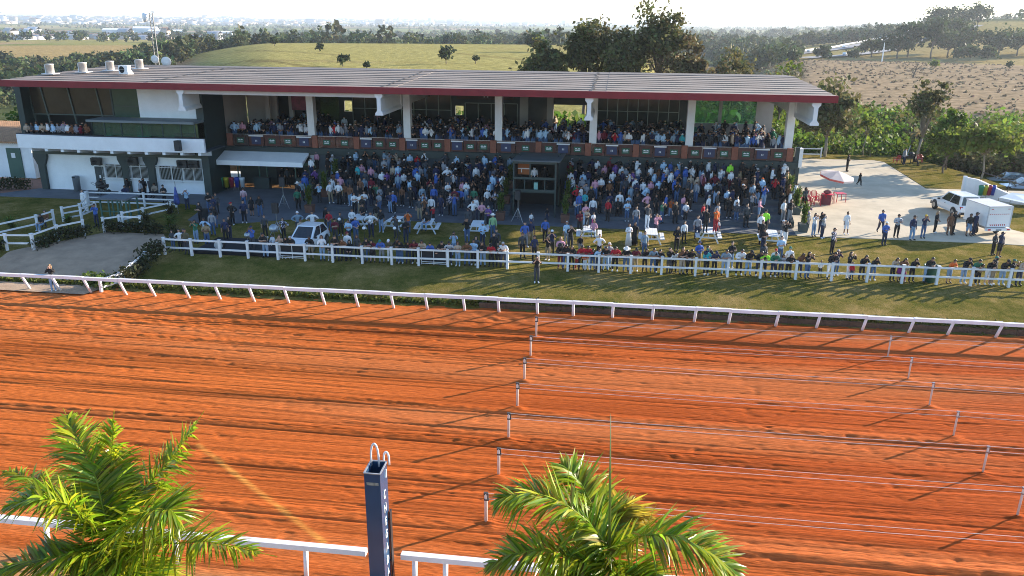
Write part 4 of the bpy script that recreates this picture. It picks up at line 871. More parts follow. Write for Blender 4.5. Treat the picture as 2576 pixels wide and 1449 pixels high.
# ================================================================== plaza furniture
redp = mat('red_plastic', (.50, .012, .035), .4, .1, 3)
def red_chair(label, x, y, rz, z=.635):
    o = thing('plastic_chair', label, 'chair', (x, y, z), rz, 'red plastic chairs on the plaza')
    M_ = MB(); M_.box(-.24, .24, -.22, .22, .42, .45); M_.build('seat', redp, o)
    M_ = MB()
    for q in range(5): a = -.20 + .1 * q; M_.beam((a, .2, .46), (a * 1.05, .30, .86), .05, .018)
    M_.tube([(-.23, .2, .45), (-.24, .29, .8), (-.12, .31, .91), (.12, .31, .91), (.24, .29, .8), (.23, .2, .45)], .022, 6); M_.build('backrest', redp, o)
    for s in (-1, 1):
        M_ = MB(); M_.tube([(s*.25, .22, .65), (s*.27, -.2, .66), (s*.25, -.22, .44)], .022, 6); M_.build('armrest', redp, o)
        for yy in (-.2, .22): M_ = MB(); M_.beam((s*.22, yy, .43), (s*.26, yy * 1.12, 0), .05, .04); M_.build('leg', redp, o)
    return o
for q, (x, y, r_, lab) in enumerate(((15.7, 68.5, 20, 'red plastic chair beside the man in dark grey'), (16.35, 68.9, -5, 'second red plastic chair of the sunlit row'), (17.0, 69.1, 10, 'third red plastic chair of the sunlit row, seen from behind'), (16.1, 67.4, 160, 'red plastic chair in the front row turned back to the others'), (16.9, 67.7, 175, 'front red plastic chair beside the leaning table top'), (17.7, 68.2, 120, 'red plastic chair pushed under the folding table'), (30.3, 90.6, 200, 'lone red plastic chair by the barbecue on the plaza lawn'), (33.1, 91.9, 150, 'red plastic chair right of the barbecue'))):
    red_chair(lab, x, y, R(r_), .635 if q < 6 else .665)
def red_table(label, x, y, rz, tip=False):
    o = thing('folding_table', label, 'table', (x, y, .635), rz)
    M_ = MB(); M_.box(-.42, .42, -.42, .42, .70, .73); M_.build('table_top', redp, o)
    for sx in (-.36, .36):
        for sy in (-.36, .36): M_ = MB(); M_.beam((sx, sy, .7), (sx * 1.15, sy * 1.1, 0), .045, .045); M_.build('leg', redp, o)
    return o
red_table('red plastic table under the parasol with a bag on top', 18.0, 68.9, R(12)); red_table('red plastic table with an empty top right of the parasol', 19.1, 69.5, R(12))
bg_ = thing('bag', 'grey and red bag lying on the plastic table', 'bag', (17.95, 68.95, 1.366)); M_ = MB(); M_.ell((0, 0, .16), (.36, .2, .17), 0, 10, 6); M_.build('body', mat('bag_cloth', (.16, .07, .08), .8, .7, 9), bg_, True); M_ = MB(); M_.tube([(-.15, 0, .28), (0, 0, .42), (.15, 0, .28)], .02, 6); M_.build('handle', BLACK, bg_)
lt_ = tag((lambda m: (m.cbox((0, 0, .42), (.86, .04, .84), 0, 0, R(-14)), m.build('leaning_board', mat('red_board', (.16, .03, .035), .6, .15, 2), None, False, (17.6, 67.9, .64)))[1])(MB()), 'dark red table top leaning on edge beside the chairs', 'table top'); lt_.rotation_euler = (0, 0, R(-20))
um = thing('parasol', 'white and red open parasol tilted over the plastic tables', 'parasol', (18.3, 68.3, .635)); M_ = MB(); M_.tube([(0, 0, 0), (.1, -.1, 2.75)], .022, 8); M_.build('pole', METAL, um); M_ = MB(); n = 8
rim_ = [(1.42 * math.cos(2*math.pi*q/n), 1.42 * math.sin(2*math.pi*q/n), -.42) for q in range(n)]
M_.add([(0,0,0)] + rim_ + [(x, y, z - .16) for x, y, z in rim_], [(0, 1 + q, 1 + (q+1) % n) for q in range(n)] + [(1 + q, 9 + q, 9 + (q+1) % n, 1 + (q+1) % n) for q in range(n)], 0)
M_.m = [0] * n + [(1 if q in (3, 4, 5) else 0) for q in range(n)]
cn = M_.build('canopy', [mat('parasol_white', (.72, .66, .64), .7, .06, 2, trans=.3), mat('parasol_red', (.5, .10, .08), .7, .1, 2)], um, False, (.1, -.1, 2.8), fixn=False); cn.rotation_euler = (R(9), R(6), R(10))
bq = thing('barbecue', 'black barbecue with a chimney pipe on the plaza lawn', 'barbecue', (31.5, 90.9, .665), R(10)); M_ = MB(); M_.box(-.6, .6, -.3, .3, .55, .85); M_.ell((.35, 0, .95), (.35, .3, .3)); M_.build('firebox', BLACK, bq)
for x in (-.5, .5):
    for y in (-.25, .25): M_ = MB(); M_.box(x - .03, x + .03, y - .03, y + .03, 0, .56); M_.build('leg', BLACK, bq)
M_ = MB(); M_.tube([(-.2, 0, .8), (.15, .1, 1.9)], .05, 8); M_.build('chimney', METAL, bq)
rw = thing('ramp_wall', 'curved white parapet wall of the ramp with a steel handrail', 'wall'); M_ = MB()
M_.extr([(29.7, .6), (29.7, .6), (29.7, .6)], 'y', 0, 0) if False else None
top = [(31.2, 74.9, 2.1), (31.9, 74.3, 2.05), (32.6, 73.2, 1.75), (33.4, 72.0, 1.4), (34.3, 70.9, 1.15), (35.5, 69.6, .95)]
for (xa, ya, za), (xb, yb, zb_) in zip(top[:-1], top[1:]):
    d_ = Vector((yb - ya, xa - xb, 0)).normalized() * .13
    M_.add([(xa-d_.x,ya-d_.y,.3),(xb-d_.x,yb-d_.y,.3),(xb+d_.x,yb+d_.y,.3),(xa+d_.x,ya+d_.y,.3),(xa-d_.x,ya-d_.y,za),(xb-d_.x,yb-d_.y,zb_),(xb+d_.x,yb+d_.y,zb_),(xa+d_.x,ya+d_.y,za)], [(0,3,2,1),(4,5,6,7),(0,1,5,4),(2,3,7,6)])
M_.box(30.95, 31.2, 74.75, 75.05, .3, 2.2); M_.build('wall', WHITE, rw); M_ = MB(); M_.tube([(33.2, 76.5, 2.3), (34.6, 74.4, 2.0), (37.2, 70.6, 1.3)], .04, 6); M_.tube([(34.6, 74.4, 2.0), (34.6, 74.4, .3)], .03, 6); M_.tube([(36.6, 71.4, 1.45), (36.6, 71.4, .2)], .03, 6); M_.build('handrail', BLACK, rw)
cp = thing('shade_canopy', 'pale blue stretched shade canopy behind the box trailer', 'canopy', (0, 0, 0)); M_ = MB(); P4 = [(31.6, 69.2, 1.5), (33.0, 70.2, 1.75), (36.5, 68.6, 1.6), (33.2, 66.8, 1.45)]
M_.add(P4 + [(x, y, z - .04) for x, y, z in P4], [(0,1,2,3),(7,6,5,4),(0,4,5,1),(1,5,6,2),(2,6,7,3),(3,7,4,0)]); M_.build('sheet', mat('canopy_cloth', (.50, .58, .62), .6, .05, 1), cp)
for x, y, z in P4: M_ = MB(); M_.tube([(x, y, .5), (x, y, z - .04)], .03, 6); M_.build('pole', METAL, cp)
# ================================================================== vegetation
def leafmat(name, base, trans=.35, rough=.65, spec=.12):
    m = bpy.data.materials.new(name); m.use_nodes = True; t = m.node_tree; b = t.nodes['Principled BSDF']; b.inputs['Roughness'].default_value = rough; b.inputs['Specular IOR Level'].default_value = spec
    ca = t.nodes.new('ShaderNodeVertexColor'); ca.layer_name = 'Col'; mx = t.nodes.new('ShaderNodeMixRGB'); mx.blend_type = 'MULTIPLY'; mx.inputs[0].default_value = 1; mx.inputs[2].default_value = (*base, 1)
    t.links.new(ca.outputs['Color'], mx.inputs[1]); t.links.new(mx.outputs[0], b.inputs['Base Color'])
    tr = t.nodes.new('ShaderNodeBsdfTranslucent'); ms = t.nodes.new('ShaderNodeMixShader'); ms.inputs[0].default_value = trans
    t.links.new(mx.outputs[0], tr.inputs[0]); t.links.new(b.outputs[0], ms.inputs[1]); t.links.new(tr.outputs[0], ms.inputs[2]); t.links.new(ms.outputs[0], t.nodes['Material Output'].inputs[0])
    return m
LF_DRAB = leafmat('drab_tree_leaf', (.12, .115, .045)); LF_DARK = leafmat('dark_tree_leaf', (.040, .058, .022)); LF_BRIGHT = leafmat('bright_tree_leaf', (.13, .17, .028), .45); LF_SHRUB = leafmat('thicket_leaf', (.095, .15, .022), .4)
LF_WOOD = leafmat('far_wood_leaf', (.060, .078, .032), .2, .7, .1); LF_HEDGE = leafmat('hedge_leaf', (.045, .050, .022), .3); LF_PLANT = leafmat('planter_leaf', (.10, .15, .035), .4); LF_PALM = leafmat('palm_leaf', (.25, .37, .02), .52, .30, .45); LF_DRY = leafmat('dry_tree_leaf', (.13, .105, .05), .35)
BARK = mat('bark', (.12, .09, .065), .9, .3, 4, .01, 20); BARKL = mat('pale_bark', (.26, .22, .17), .9, .3, 3, .01, 14)
def leaves(cent, size, jitter=.5, up=.3, rng=RNG, aspect=1.6):
    """leaf-sized quads at the points 'cent'; returns vertices, faces, colours"""
    n = len(cent); nrm = rng.normal(size=(n, 3)); nrm[:, 2] += up; nrm /= np.linalg.norm(nrm, axis=1)[:, None]
    a = np.cross(nrm, rng.normal(size=(n, 3))); a /= np.linalg.norm(a, axis=1)[:, None] + 1e-9; b_ = np.cross(nrm, a)
    s = size * rng.uniform(1 - jitter, 1 + jitter, n)[:, None]
    V = np.stack([cent - a * s * aspect / 2, cent + b_ * s * .5, cent + a * s * aspect / 2, cent - b_ * s * .5], 1).reshape(-1, 3)
    F = np.arange(4 * n).reshape(n, 4)
    col = rng.uniform(.65, 1.35, (n, 1)) * np.array([1, 1, 1]) * rng.uniform(.85, 1.15, (n, 3))
    return V, F, np.repeat(col, 4, 0)
def crown_pts(rng, c, rad, nclump, nleaf, clump=.22, hollow=.45):
    """clump centres spread in the outer shell of an ellipsoid, leaves gaussian about them"""
    u = rng.normal(size=(nclump, 3)); u /= np.linalg.norm(u, axis=1)[:, None]; u[:, 2] = np.where(u[:, 2] < -.55, -u[:, 2] * .5, u[:, 2])
    r = rng.uniform(hollow, 1.0, nclump)[:, None] * rng.uniform(.75, 1.1, (nclump, 1))
    cc = np.array(c) + u * r * np.array(rad)
    k = rng.integers(0, nclump, nleaf); sz = rng.uniform(.5, 1.3, nclump)[k][:, None] * clump * np.mean(rad)
    return cc, cc[k] + rng.normal(size=(nleaf, 3)) * sz * np.array([1, 1, .7]), k
def tree(name, label, x, y, z0, h, rad, nleaf, leaf, lm, bark, seed, cat='tree', group=None, cz=None, nclump=38, trunk=.22, lean=(0, 0), clump=.2, hollow=.4, sub=None):
    rng = np.random.default_rng(seed); o = thing(name, label, cat, (x, y, z0), 0, group)
    czz = cz if cz is not None else h - rad[2]
    cc, pts, k = crown_pts(rng, (lean[0], lean[1], czz), rad, nclump, nleaf, clump, hollow)
    pts = pts[pts[:, 2] > .15]
    V, F, col = leaves(pts, leaf, rng=rng)
    shade = rng.uniform(.75, 1.3, nclump); col = col * np.repeat(shade[k[:len(pts)]], 4)[:, None]
    npmesh('crown', V, F, lm, o, col=col)
    M_ = MB(); base = Vector((0, 0, -.4)); fork = Vector((lean[0] * .4, lean[1] * .4, max(.8, (czz - rad[2] * .75))))
    M_.tube([base, base.lerp(fork, .5) + Vector((rng.normal() * .15, rng.normal() * .15, 0)), fork], [trunk, trunk * .8, trunk * .65], 8)
    for i in rng.permutation(nclump)[:min(nclump, 16)]:
        e = Vector(cc[i]); mid = fork.lerp(e, .5) + Vector((0, 0, .12 * rad[2])); M_.tube([fork - Vector((0,0,.05)), mid, e], [trunk * .45, trunk * .25, trunk * .07], 5)
    M_.build('trunk', bark, o, True)
    return o
# the big open-crowned group behind the stand
for q, (x, y, zt, rx, rz, lab) in enumerate(((-8.8, 110, 13.4, 3.6, 4.4, 'leftmost and lowest of the tall trees behind the stand, leaning left'), (-4.4, 112, 16.2, 3.7, 5.8, 'tall dark tree second from left behind the stand'), (.2, 110, 15.2, 3.8, 5.6, 'dense dark middle tree of the tall group behind the stand'), (5.2, 112, 17.6, 4.1, 5.4, 'tallest tree behind the stand, with an open rounded top'), (9.2, 109, 14.2, 2.9, 5.2, 'thin half bare tree at the right of the tall group behind the stand'))):
    tree('tall_tree', lab, x, y, -.3, zt + .3, (rx, rx * .9, rz), (3800, 5800, 6000, 7000, 2400)[q], .33, LF_DRY if q == 4 else LF_DRAB, BARK, 300 + q, group='tall trees behind the stand', nclump=(34, 46, 46, 58, 30)[q], trunk=.3, lean=((-.8 if q == 0 else .5 if q == 3 else 0), 0), clump=.165, hollow=.2, cz=zt + .3 - rz * 1.02)
for q, (x, y, zt, r_, lm, lab) in enumerate(((-11.4, 107, 9.7, 2.0, LF_DARK, 'low dark bush at the left foot of the tall trees'), (13.4, 107, 10.6, 2.2, LF_DRY, 'pale scrubby tree behind the roof right of the tall group'), (16.0, 118, 12.0, 2.6, LF_DRAB, 'thin olive tree behind the right part of the roof'), (21.6, 112, 9.8, 2.6, LF_BRIGHT, 'light green tree just behind the roof end'), (18.5, 109, 9.5, 2.0, LF_DRY, 'dry low tree between two greener ones behind the roof'))):
    tree('small_tree', lab, x, y, -.3, zt, (r_, r_, r_ * 1.3), 900, .34, lm, BARK, 330 + q, group='smaller trees behind the stand', nclump=20, trunk=.14, clump=.24)
tree('shade_tree', 'drab broad tree at the back corner of the plaza by the roof end', 23.6, 94.2, .5, 8.4, (3.0, 2.6, 3.4), 4200, .34, LF_DRAB, BARKL, 351, nclump=40, trunk=.22, cz=4.8, clump=.24)
tree('shade_tree', 'tall sparse tree with a pale straight trunk beyond the barbecue', 33.9, 94.5, .4, 9.6, (1.9, 1.9, 4.0), 1100, .30, LF_DRAB, BARKL, 352, nclump=26, trunk=.17, cz=5.6, clump=.2)
tree('shade_tree', 'thin young tree with a forked pale trunk at the back edge of the plaza', 28.3, 95.6, .4, 5.2, (1.5, 1.4, 1.5), 420, .26, LF_BRIGHT, BARKL, 353, nclump=14, trunk=.08)
tree('shade_tree', 'bright green young tree left of the plaza lawn slope', 33.2, 85.2, .3, 5.4, (2.1, 1.9, 1.9), 2300, .26, LF_BRIGHT, BARK, 354, nclump=26, trunk=.11, clump=.26)
tree('shade_tree', 'yellowish spreading tree with a forked trunk by the ramp', 35.6, 82.6, .0, 5.7, (2.7, 2.2, 1.5), 2600, .28, LF_BRIGHT, BARKL, 355, nclump=26, trunk=.12, clump=.24)
tree('shade_tree', 'slim green tree on the slope between the bright one and the yellowish one', 34.4, 87.6, .2, 6.6, (1.7, 1.6, 2.2), 1700, .28, LF_SHRUB, BARK, 356, nclump=22, trunk=.1)
tree('shrub', 'small yellow flowering bush at the back edge of the plaza', 28.6, 94.6, .5, 1.4, (.6, .5, .6), 260, .16, LF_BRIGHT, BARK, 357, 'bush', nclump=10, trunk=.04, cz=.8)
tree('yard_tree', 'leafy tree behind the outbuilding at the far left edge', -69, 92, -1, 8.6, (4.4, 4, 4.0), 3600, .4, LF_SHRUB, BARK, 358, nclump=36, trunk=.25, cz=4.8)
tree('yard_tree', 'second leafy tree behind the white office wing at far left', -60.5, 95, -1, 8.0, (3.4, 3.2, 3.4), 2400, .4, LF_SHRUB, BARK, 359, nclump=28, trunk=.22, cz=4.6)
# single trees out in the pastures
fld = [(-47.8, 225.5, 3.6, 5.2, 2.0, 'round dark tree alone in the pasture right of centre'), (-71.6, 208, 2.9, 3.4, 1.5, 'small round tree in the pasture above the middle of the roof'), (-61, 194.5, 2.9, 1.9, .9, 'tiny bush in the pasture just above the roof ridge'), (-40.5, 232, 3.1, 2.6, 1.0, 'small bush right of the round dark pasture tree'), (-112, 300, 3.0, 3.2, 1.5, 'small bush on the left of the pasture crest'), (-152, 352, 2.9, 3.8, 2.0, 'green tree on the left shoulder of the pasture'), (-34, 326, 3.2, 7.0, 3.2, 'bushy tree at the right end of the pasture'), (-29, 322, 3.0, 5.0, 2.2, 'smaller bushy tree touching the one at the pasture end'),
       (76, 378, -2.2, 6.2, 2.7, 'round tree at the left edge of the brown pasture'), (120.4, 449, -3.3, 6.0, 3.0, 'round tree left of the concrete pole at the brown pasture edge'), (104, 444, -3.3, 7.0, 4.0, 'broad bush below the motorway at the brown pasture edge'), (116, 323, -.6, 3.0, 1.8, 'yellow green bush in the middle of the brown pasture'), (148.3, 337, -.8, 2.8, 1.3, 'small dark tree at the right of the brown pasture'), (171, 447, -3.2, 6.8, 3.2, 'first of three round trees in front of the shaded grove'), (176.5, 446, -3.2, 8.0, 3.6, 'middle one of three round trees in front of the shaded grove'), (184, 444, -3.2, 7.6, 3.6, 'last of three round trees in front of the shaded grove')]
for q, (x, y, z, h_, r_, lab) in enumerate(fld):
    z = float(terr(np.array(float(x)), np.array(float(y)))); tree('pasture_tree', lab, x, y, z, h_, (r_, r_, h_ * .45), 420, r_ * .3, LF_BRIGHT if 'yellow' in lab else LF_DARK, BARK, 400 + q, group='single trees in the pastures', nclump=18, trunk=.16, cz=h_ * .55, clump=.26)
x, y = 89.6, 266; dt = thing('dead_tree', 'bare leaning dead tree in the brown pasture', 'tree', (x, y, float(terr(np.array(x), np.array(float(y)))))); M_ = MB(); M_.tube([(0,0,-.3),(.6,0,2.2),(1.2,.3,4.6)], [.22,.16,.05], 6); M_.build('trunk', BARK, dt)
for e in ((2.6,.2,3.4),(.2,.3,4.9),(3.0,-.4,4.6),(-.8,.2,4.0)): M_ = MB(); M_.tube([(.6,0,2.2),((e[0]+.9)/2,e[1]/2,(e[2]+2.6)/2),e], [.1,.06,.02], 5); M_.build('branch', BARK, dt)
# big grove trees at the right of the far pasture
gr = [(150, 474, 12, 9), (158, 482, 20, 8), (166, 470, 22, 7), (178, 480, 13, 10), (190, 492, 15, 8), (203, 478, 14, 12), (216, 486, 13, 12), (196, 520, 19, 7), (228, 640, 22, 10), (246, 650, 18, 10), (262, 660, 20, 11), (232, 500, 13, 11), (140, 486, 10, 8)]
side = ['at the left end', 'with the highest ragged top', 'right beside the highest one', 'broad and dark in the middle', 'behind the three round trees', 'wide umbrella shaped', 'wide umbrella shaped further right', 'thin and tall behind the umbrella shaped ones', 'up on the skyline at the left', 'up on the skyline in the middle', 'up on the skyline at the right', 'cut off by the right edge', 'low at the far left']
for q, (x, y, h_, r_) in enumerate(gr):
    z = float(terr(np.array(float(x)), np.array(float(y)))); tree('grove_tree', f'grove tree beyond the brown pasture, {side[q]}', x, y, z, h_, (r_, r_, h_ * .42), 1500, 1.0, LF_DARK, BARK, 450 + q, group='grove beyond the brown pasture', nclump=40, trunk=.5, cz=h_ * .6, clump=.2)
# woods that read as one mass
def wood(name, n, az0, az1, r0, r1, accept, hgt, nleaf, leaf, lm, seed, label, pw=1.0):
    rng = np.random.default_rng(seed); V = []; Cc = []
    az = np.radians(rng.uniform(az0, az1, n)); r = np.sqrt(rng.uniform(r0**2, r1**2, n)) if pw == 1 else r0 + (r1 - r0) * rng.uniform(0, 1, n) ** pw
    X, Y = r * np.sin(az), r * np.cos(az); ok = accept(X, Y); X, Y = X[ok], Y[ok]; Z = terr(X, Y)
    n = len(X); h_ = rng.uniform(hgt[0], hgt[1], n) * rng.uniform(.7, 1.25, n); rad = h_ * rng.uniform(.34, .6, n)
    k = np.repeat(np.arange(n), nleaf); u = rng.normal(size=(n * nleaf, 3)); u /= np.linalg.norm(u, axis=1)[:, None]; u *= rng.uniform(.45, 1.05, (n * nleaf, 1))
    pts = np.stack([X[k] + u[:, 0] * rad[k], Y[k] + u[:, 1] * rad[k], Z[k] + h_[k] * .58 + u[:, 2] * h_[k] * .44], 1)
    Vv, Ff, cl = leaves(pts, 1.0, rng=rng, up=.5); s = (leaf * h_[k])[:, None, None]; c3 = pts[:, None, :]; Vv = (Vv.reshape(-1, 4, 3) - c3) * s + c3
    tint = rng.uniform(.6, 1.5, (n, 1)) * rng.uniform([.85, .9, .7], [1.25, 1.1, 1.2], (n, 3)); cl = cl * np.repeat(tint[k], 4, 0)
    o = npmesh(name, Vv.reshape(-1, 3), Ff, lm, col=cl); tag(o, label, 'woodland', None, 'stuff'); return o
def azr(X, Y): return np.degrees(np.arctan2(X, Y)), np.hypot(X, Y)
def left_wood(X, Y):
    a, r = azr(X, Y); edge = 340 + 45 * np.sin(a * .5) + 60 * (vn(X * .02, Y * .02, 7) - .5) + 130 * smooth((a + 31) / 4); return (r > edge) & (vn(X * .013, Y * .013, 8) > .12) & (r < 540 + 130 * smooth((a + 33) / 6))
wood('wood', 1500, -48, -22.5, 300, 690, left_wood, (5, 9), 90, .16, LF_WOOD, 501, 'dark wood in the valley left of the pasture')
wood('wood', 900, -23.5, 9, 490, 900, lambda X, Y: vn(X * .010, Y * .012, 18) + .35*np.exp(-((azr(X,Y)[0]+10)/4)**2) > .52, (7, 13), 80, .15, LF_WOOD, 502, 'blue green wood beyond the pasture crest')
wood('wood', 1600, -46, 26, 720, 1700, lambda X, Y: vn(X * .0035, Y * .006, 28) > .56, (6, 11), 34, .24, LF_WOOD, 503, 'scattered far woods in the middle distance')
wood('wood', 4200, -46, 26, 1500, 5500, lambda X, Y: vn(X * .0016, Y * .0032, 38) > .54, (6, 12), 14, .4, LF_WOOD, 504, 'hazy woods on the far hills', 1.4)
wood('wood', 1100, 6.5, 17.5, 385, 760, lambda X, Y: (vn(X * .012, Y * .012, 48) > .25) & ~((azr(X, Y)[0] > 11.6) & (azr(X, Y)[1] < 640)), (5, 10), 70, .18, LF_WOOD, 505, 'scrubby wood left of the far motorway')
wood('scrub', 240, -7, 12, 125, 300, lambda X, Y: (azr(X, Y)[0] > .5) & (vn(X * .03, Y * .03, 58) > .35), (2.2, 5), 90, .11, LF_DRAB, 506, 'dry olive scrub behind the tall trees')
def thick(X, Y):
    a, r = azr(X, Y); return (Y > 96.5) & (X > 16 + .1 * (Y - 96)) & (r < 152)
wood('thicket', 900, 9.5, 34, 97, 154, thick, (2.4, 4.6), 130, .085, LF_SHRUB, 507, 'dense bright green thicket behind the plaza')
wood('thicket', 260, 17, 40, 98, 125, lambda X, Y: (Y > 80) & (X > 37), (2.4, 5.0), 150, .085, LF_DRAB, 508, 'darker green thicket on the slope right of the plaza')
rng = np.random.default_rng(77); n = 1500; az = np.radians(rng.uniform(9, 30, n)); r = np.sqrt(rng.uniform(160**2, 420**2, n)); X, Y = r*np.sin(az), r*np.cos(az); k = np.repeat(np.arange(n), 12)
pts = np.stack([X[k], Y[k], terr(X, Y)[k]], 1) + np.abs(rng.normal(size=(n*12, 3))) * np.array([.34, .28, .16]) * rng.uniform(.5, 1.5, n)[k][:, None]
keep = np.repeat(vn(X * .012, Y * .02, 66) + .25 * rng.random(n) > .48, 12); V, F, cl = leaves(pts[keep], .34, rng=rng); tag(npmesh('tussock', V, F, leafmat('tussock_leaf', (.17, .14, .10), .3), col=cl), 'dark tussocks dotted over the brown pasture', 'grass', None, 'stuff')
# motorway with cars on the right hillside
MW = [(70, 488), (96, 514), (124, 552), (166, 622), (206, 668), (250, 730)]
asph = mat('motorway_asphalt', (.20, .20, .21), .9, .1, .05)
def ribbon(name, pts, off, w_, m):
    P = []
    for j in range(len(pts) - 1):
        for q in range(12): u = q / 12; P.append((pts[j][0] + (pts[j+1][0] - pts[j][0]) * u, pts[j][1] + (pts[j+1][1] - pts[j][1]) * u))
    P = np.array(P); d = np.gradient(P, axis=0); d /= np.linalg.norm(d, axis=1)[:, None]; nr = np.stack([d[:, 1], -d[:, 0]], 1); A = P + nr * (off - w_ / 2); B = P + nr * (off + w_ / 2); c_ = P + nr * off; z = terr(c_[:, 0], c_[:, 1]) + .9
    V = np.concatenate([np.c_[A, z], np.c_[B, z]]); n = len(P); F = np.stack([np.arange(n-1), np.arange(n-1) + n, np.arange(1, n) + n, np.arange(1, n)], 1)
    struct(npmesh(name, V, F, m)); return c_, z
c1, z1 = ribbon('motorway', MW, 0, 9, asph); c2, z2 = ribbon("motorway", MW, 40, 9, asph)
M_ = MB()
for j in range(0, len(c1) - 1): M_.beam((c1[j][0] - 5, c1[j][1] + 3, z1[j] + .6), (c1[j+1][0] - 5, c1[j+1][1] + 3, z1[j+1] + .6), .3, 1.0)
tag(M_.build('crash_barrier', whm), 'pale crash barrier along the far motorway', 'barrier')
cb = None
for q, (c_, z_, j, lab) in enumerate(((c1, z1, 2, 'white lorry at the near end of the far motorway'), (c1, z1, 8, 'white car close behind the lorry on the far motorway'), (c1, z1, 22, 'white car alone on the upper carriageway of the far motorway'), (c1, z1, 33, 'pale car halfway up the upper carriageway'), (c1, z1, 44, 'white car near the top of the upper carriageway'), (c2, z2, 12, 'white car at the low end of the lower carriageway'), (c2, z2, 26, 'white car midway on the lower carriageway'), (c2, z2, 36, 'white car high on the lower carriageway'))):
    M_ = MB(); L_ = 9 if q == 0 else 4.4; H_ = 3.4 if q == 0 else 1.5
    M_.extr([(-L_/2, .3), (L_/2, .3), (L_/2, H_*.55), (L_*.3, H_*.6), (L_*.12, H_), (-L_*.42, H_), (-L_/2, H_*.6)], 'y', -.95, .95); 
    for xx in (-L_*.3, L_*.3): M_.box(xx - .35, xx + .35, -.97, .97, 0, .6, 1)
    o = M_.build('far_car', [wpaint, tyre]); o.location = (c_[j][0], c_[j][1], z_[j]); o.rotation_euler = (0, 0, R(56)); tag(o, lab, 'lorry' if q == 0 else 'car', 'vehicles on the far motorway')
x, y = 114.8, 382.; M_ = MB(); M_.tube([(0,0,0),(0,0,8)], [.3,.18], 8); o = M_.build('utility_pole', WHITE); o.location = (x, y, float(terr(np.array(x), np.array(y)))); tag(o, 'slender pale concrete pole at the edge of the brown pasture', 'pole')
# far town, warehouses, city
rng = np.random.default_rng(88)
def boxes(name, n, az0, az1, r0, r1, hs, ws, label, rng, cols):
    V = []; F = []; Cc = []; az = np.radians(rng.uniform(az0, az1, n)); r = r0 + (r1 - r0) * rng.uniform(0, 1, n)
    for j in range(n):
        x, y = r[j] * math.sin(az[j]), r[j] * math.cos(az[j]); z = float(terr(np.array(x), np.array(y))) - 1; h_ = rng.uniform(*hs) * (2.4 if rng.random() < .08 else 1); a, b_ = rng.uniform(*ws) / 2, rng.uniform(*ws) / 2; o = len(V)
        V += [(x-a,y-b_,z),(x+a,y-b_,z),(x+a,y+b_,z),(x-a,y+b_,z),(x-a,y-b_,z+h_),(x+a,y-b_,z+h_),(x+a,y+b_,z+h_),(x-a,y+b_,z+h_),(x-a*1.1,y,z+h_*1.35),(x+a*1.1,y,z+h_*1.35)]
        F += [(o,o+1,o+5,o+4),(o+1,o+2,o+6,o+5),(o+2,o+3,o+7,o+6),(o+3,o,o+4,o+7),(o+4,o+5,o+9,o+8),(o+7,o+8,o+9,o+6)]
        c_ = cols[rng.integers(0, len(cols))]; Cc += [c_] * 8 + [(.35,.17,.1) if rng.random() < .4 else c_] * 2
    m = leafmat(name + '_paint', (1, 1, 1), 0, .8, .2); tag(npmesh(name, V, F, m, col=np.array(Cc)), label, 'buildings', None, 'stuff')
wcol = [(.6,.6,.6), (.5,.46,.42), (.4,.4,.42), (.5,.4,.32)]
boxes('far_town', 150, -39, -27, 1250, 1900, (3.5, 6), (9, 20), 'scattered pale houses of the far village on the left', rng, wcol)
boxes('far_city', 1200, -44, 2, 4800, 9800, (5, 12), (14, 60), 'hazy pale city along the horizon', rng, wcol)
for q, (x, y, a, b_, h_, lab) in enumerate(((-925, 1440, 46, 18, 9, 'white warehouse furthest left in the valley'), (-868, 1440, 40, 20, 12, 'tall white warehouse in the middle of the far works'), (-815, 1420, 60, 20, 8, 'long white warehouse at the right of the far works'), (-700, 1400, 34, 16, 7, 'small white shed right of the far works'))):
    z = float(terr(np.array(float(x)), np.array(float(y)))); M_ = MB(); M_.extr([(-b_, -1), (b_, -1), (b_, h_), (0, h_ * 1.25), (-b_, h_)], 'x', -a/2, a/2); o = M_.build('warehouse', WHITE); o.location = (x, y, z + 4); o.rotation_euler = (0, 0, R(25)); tag(o, lab, 'warehouse', 'white far warehouses')

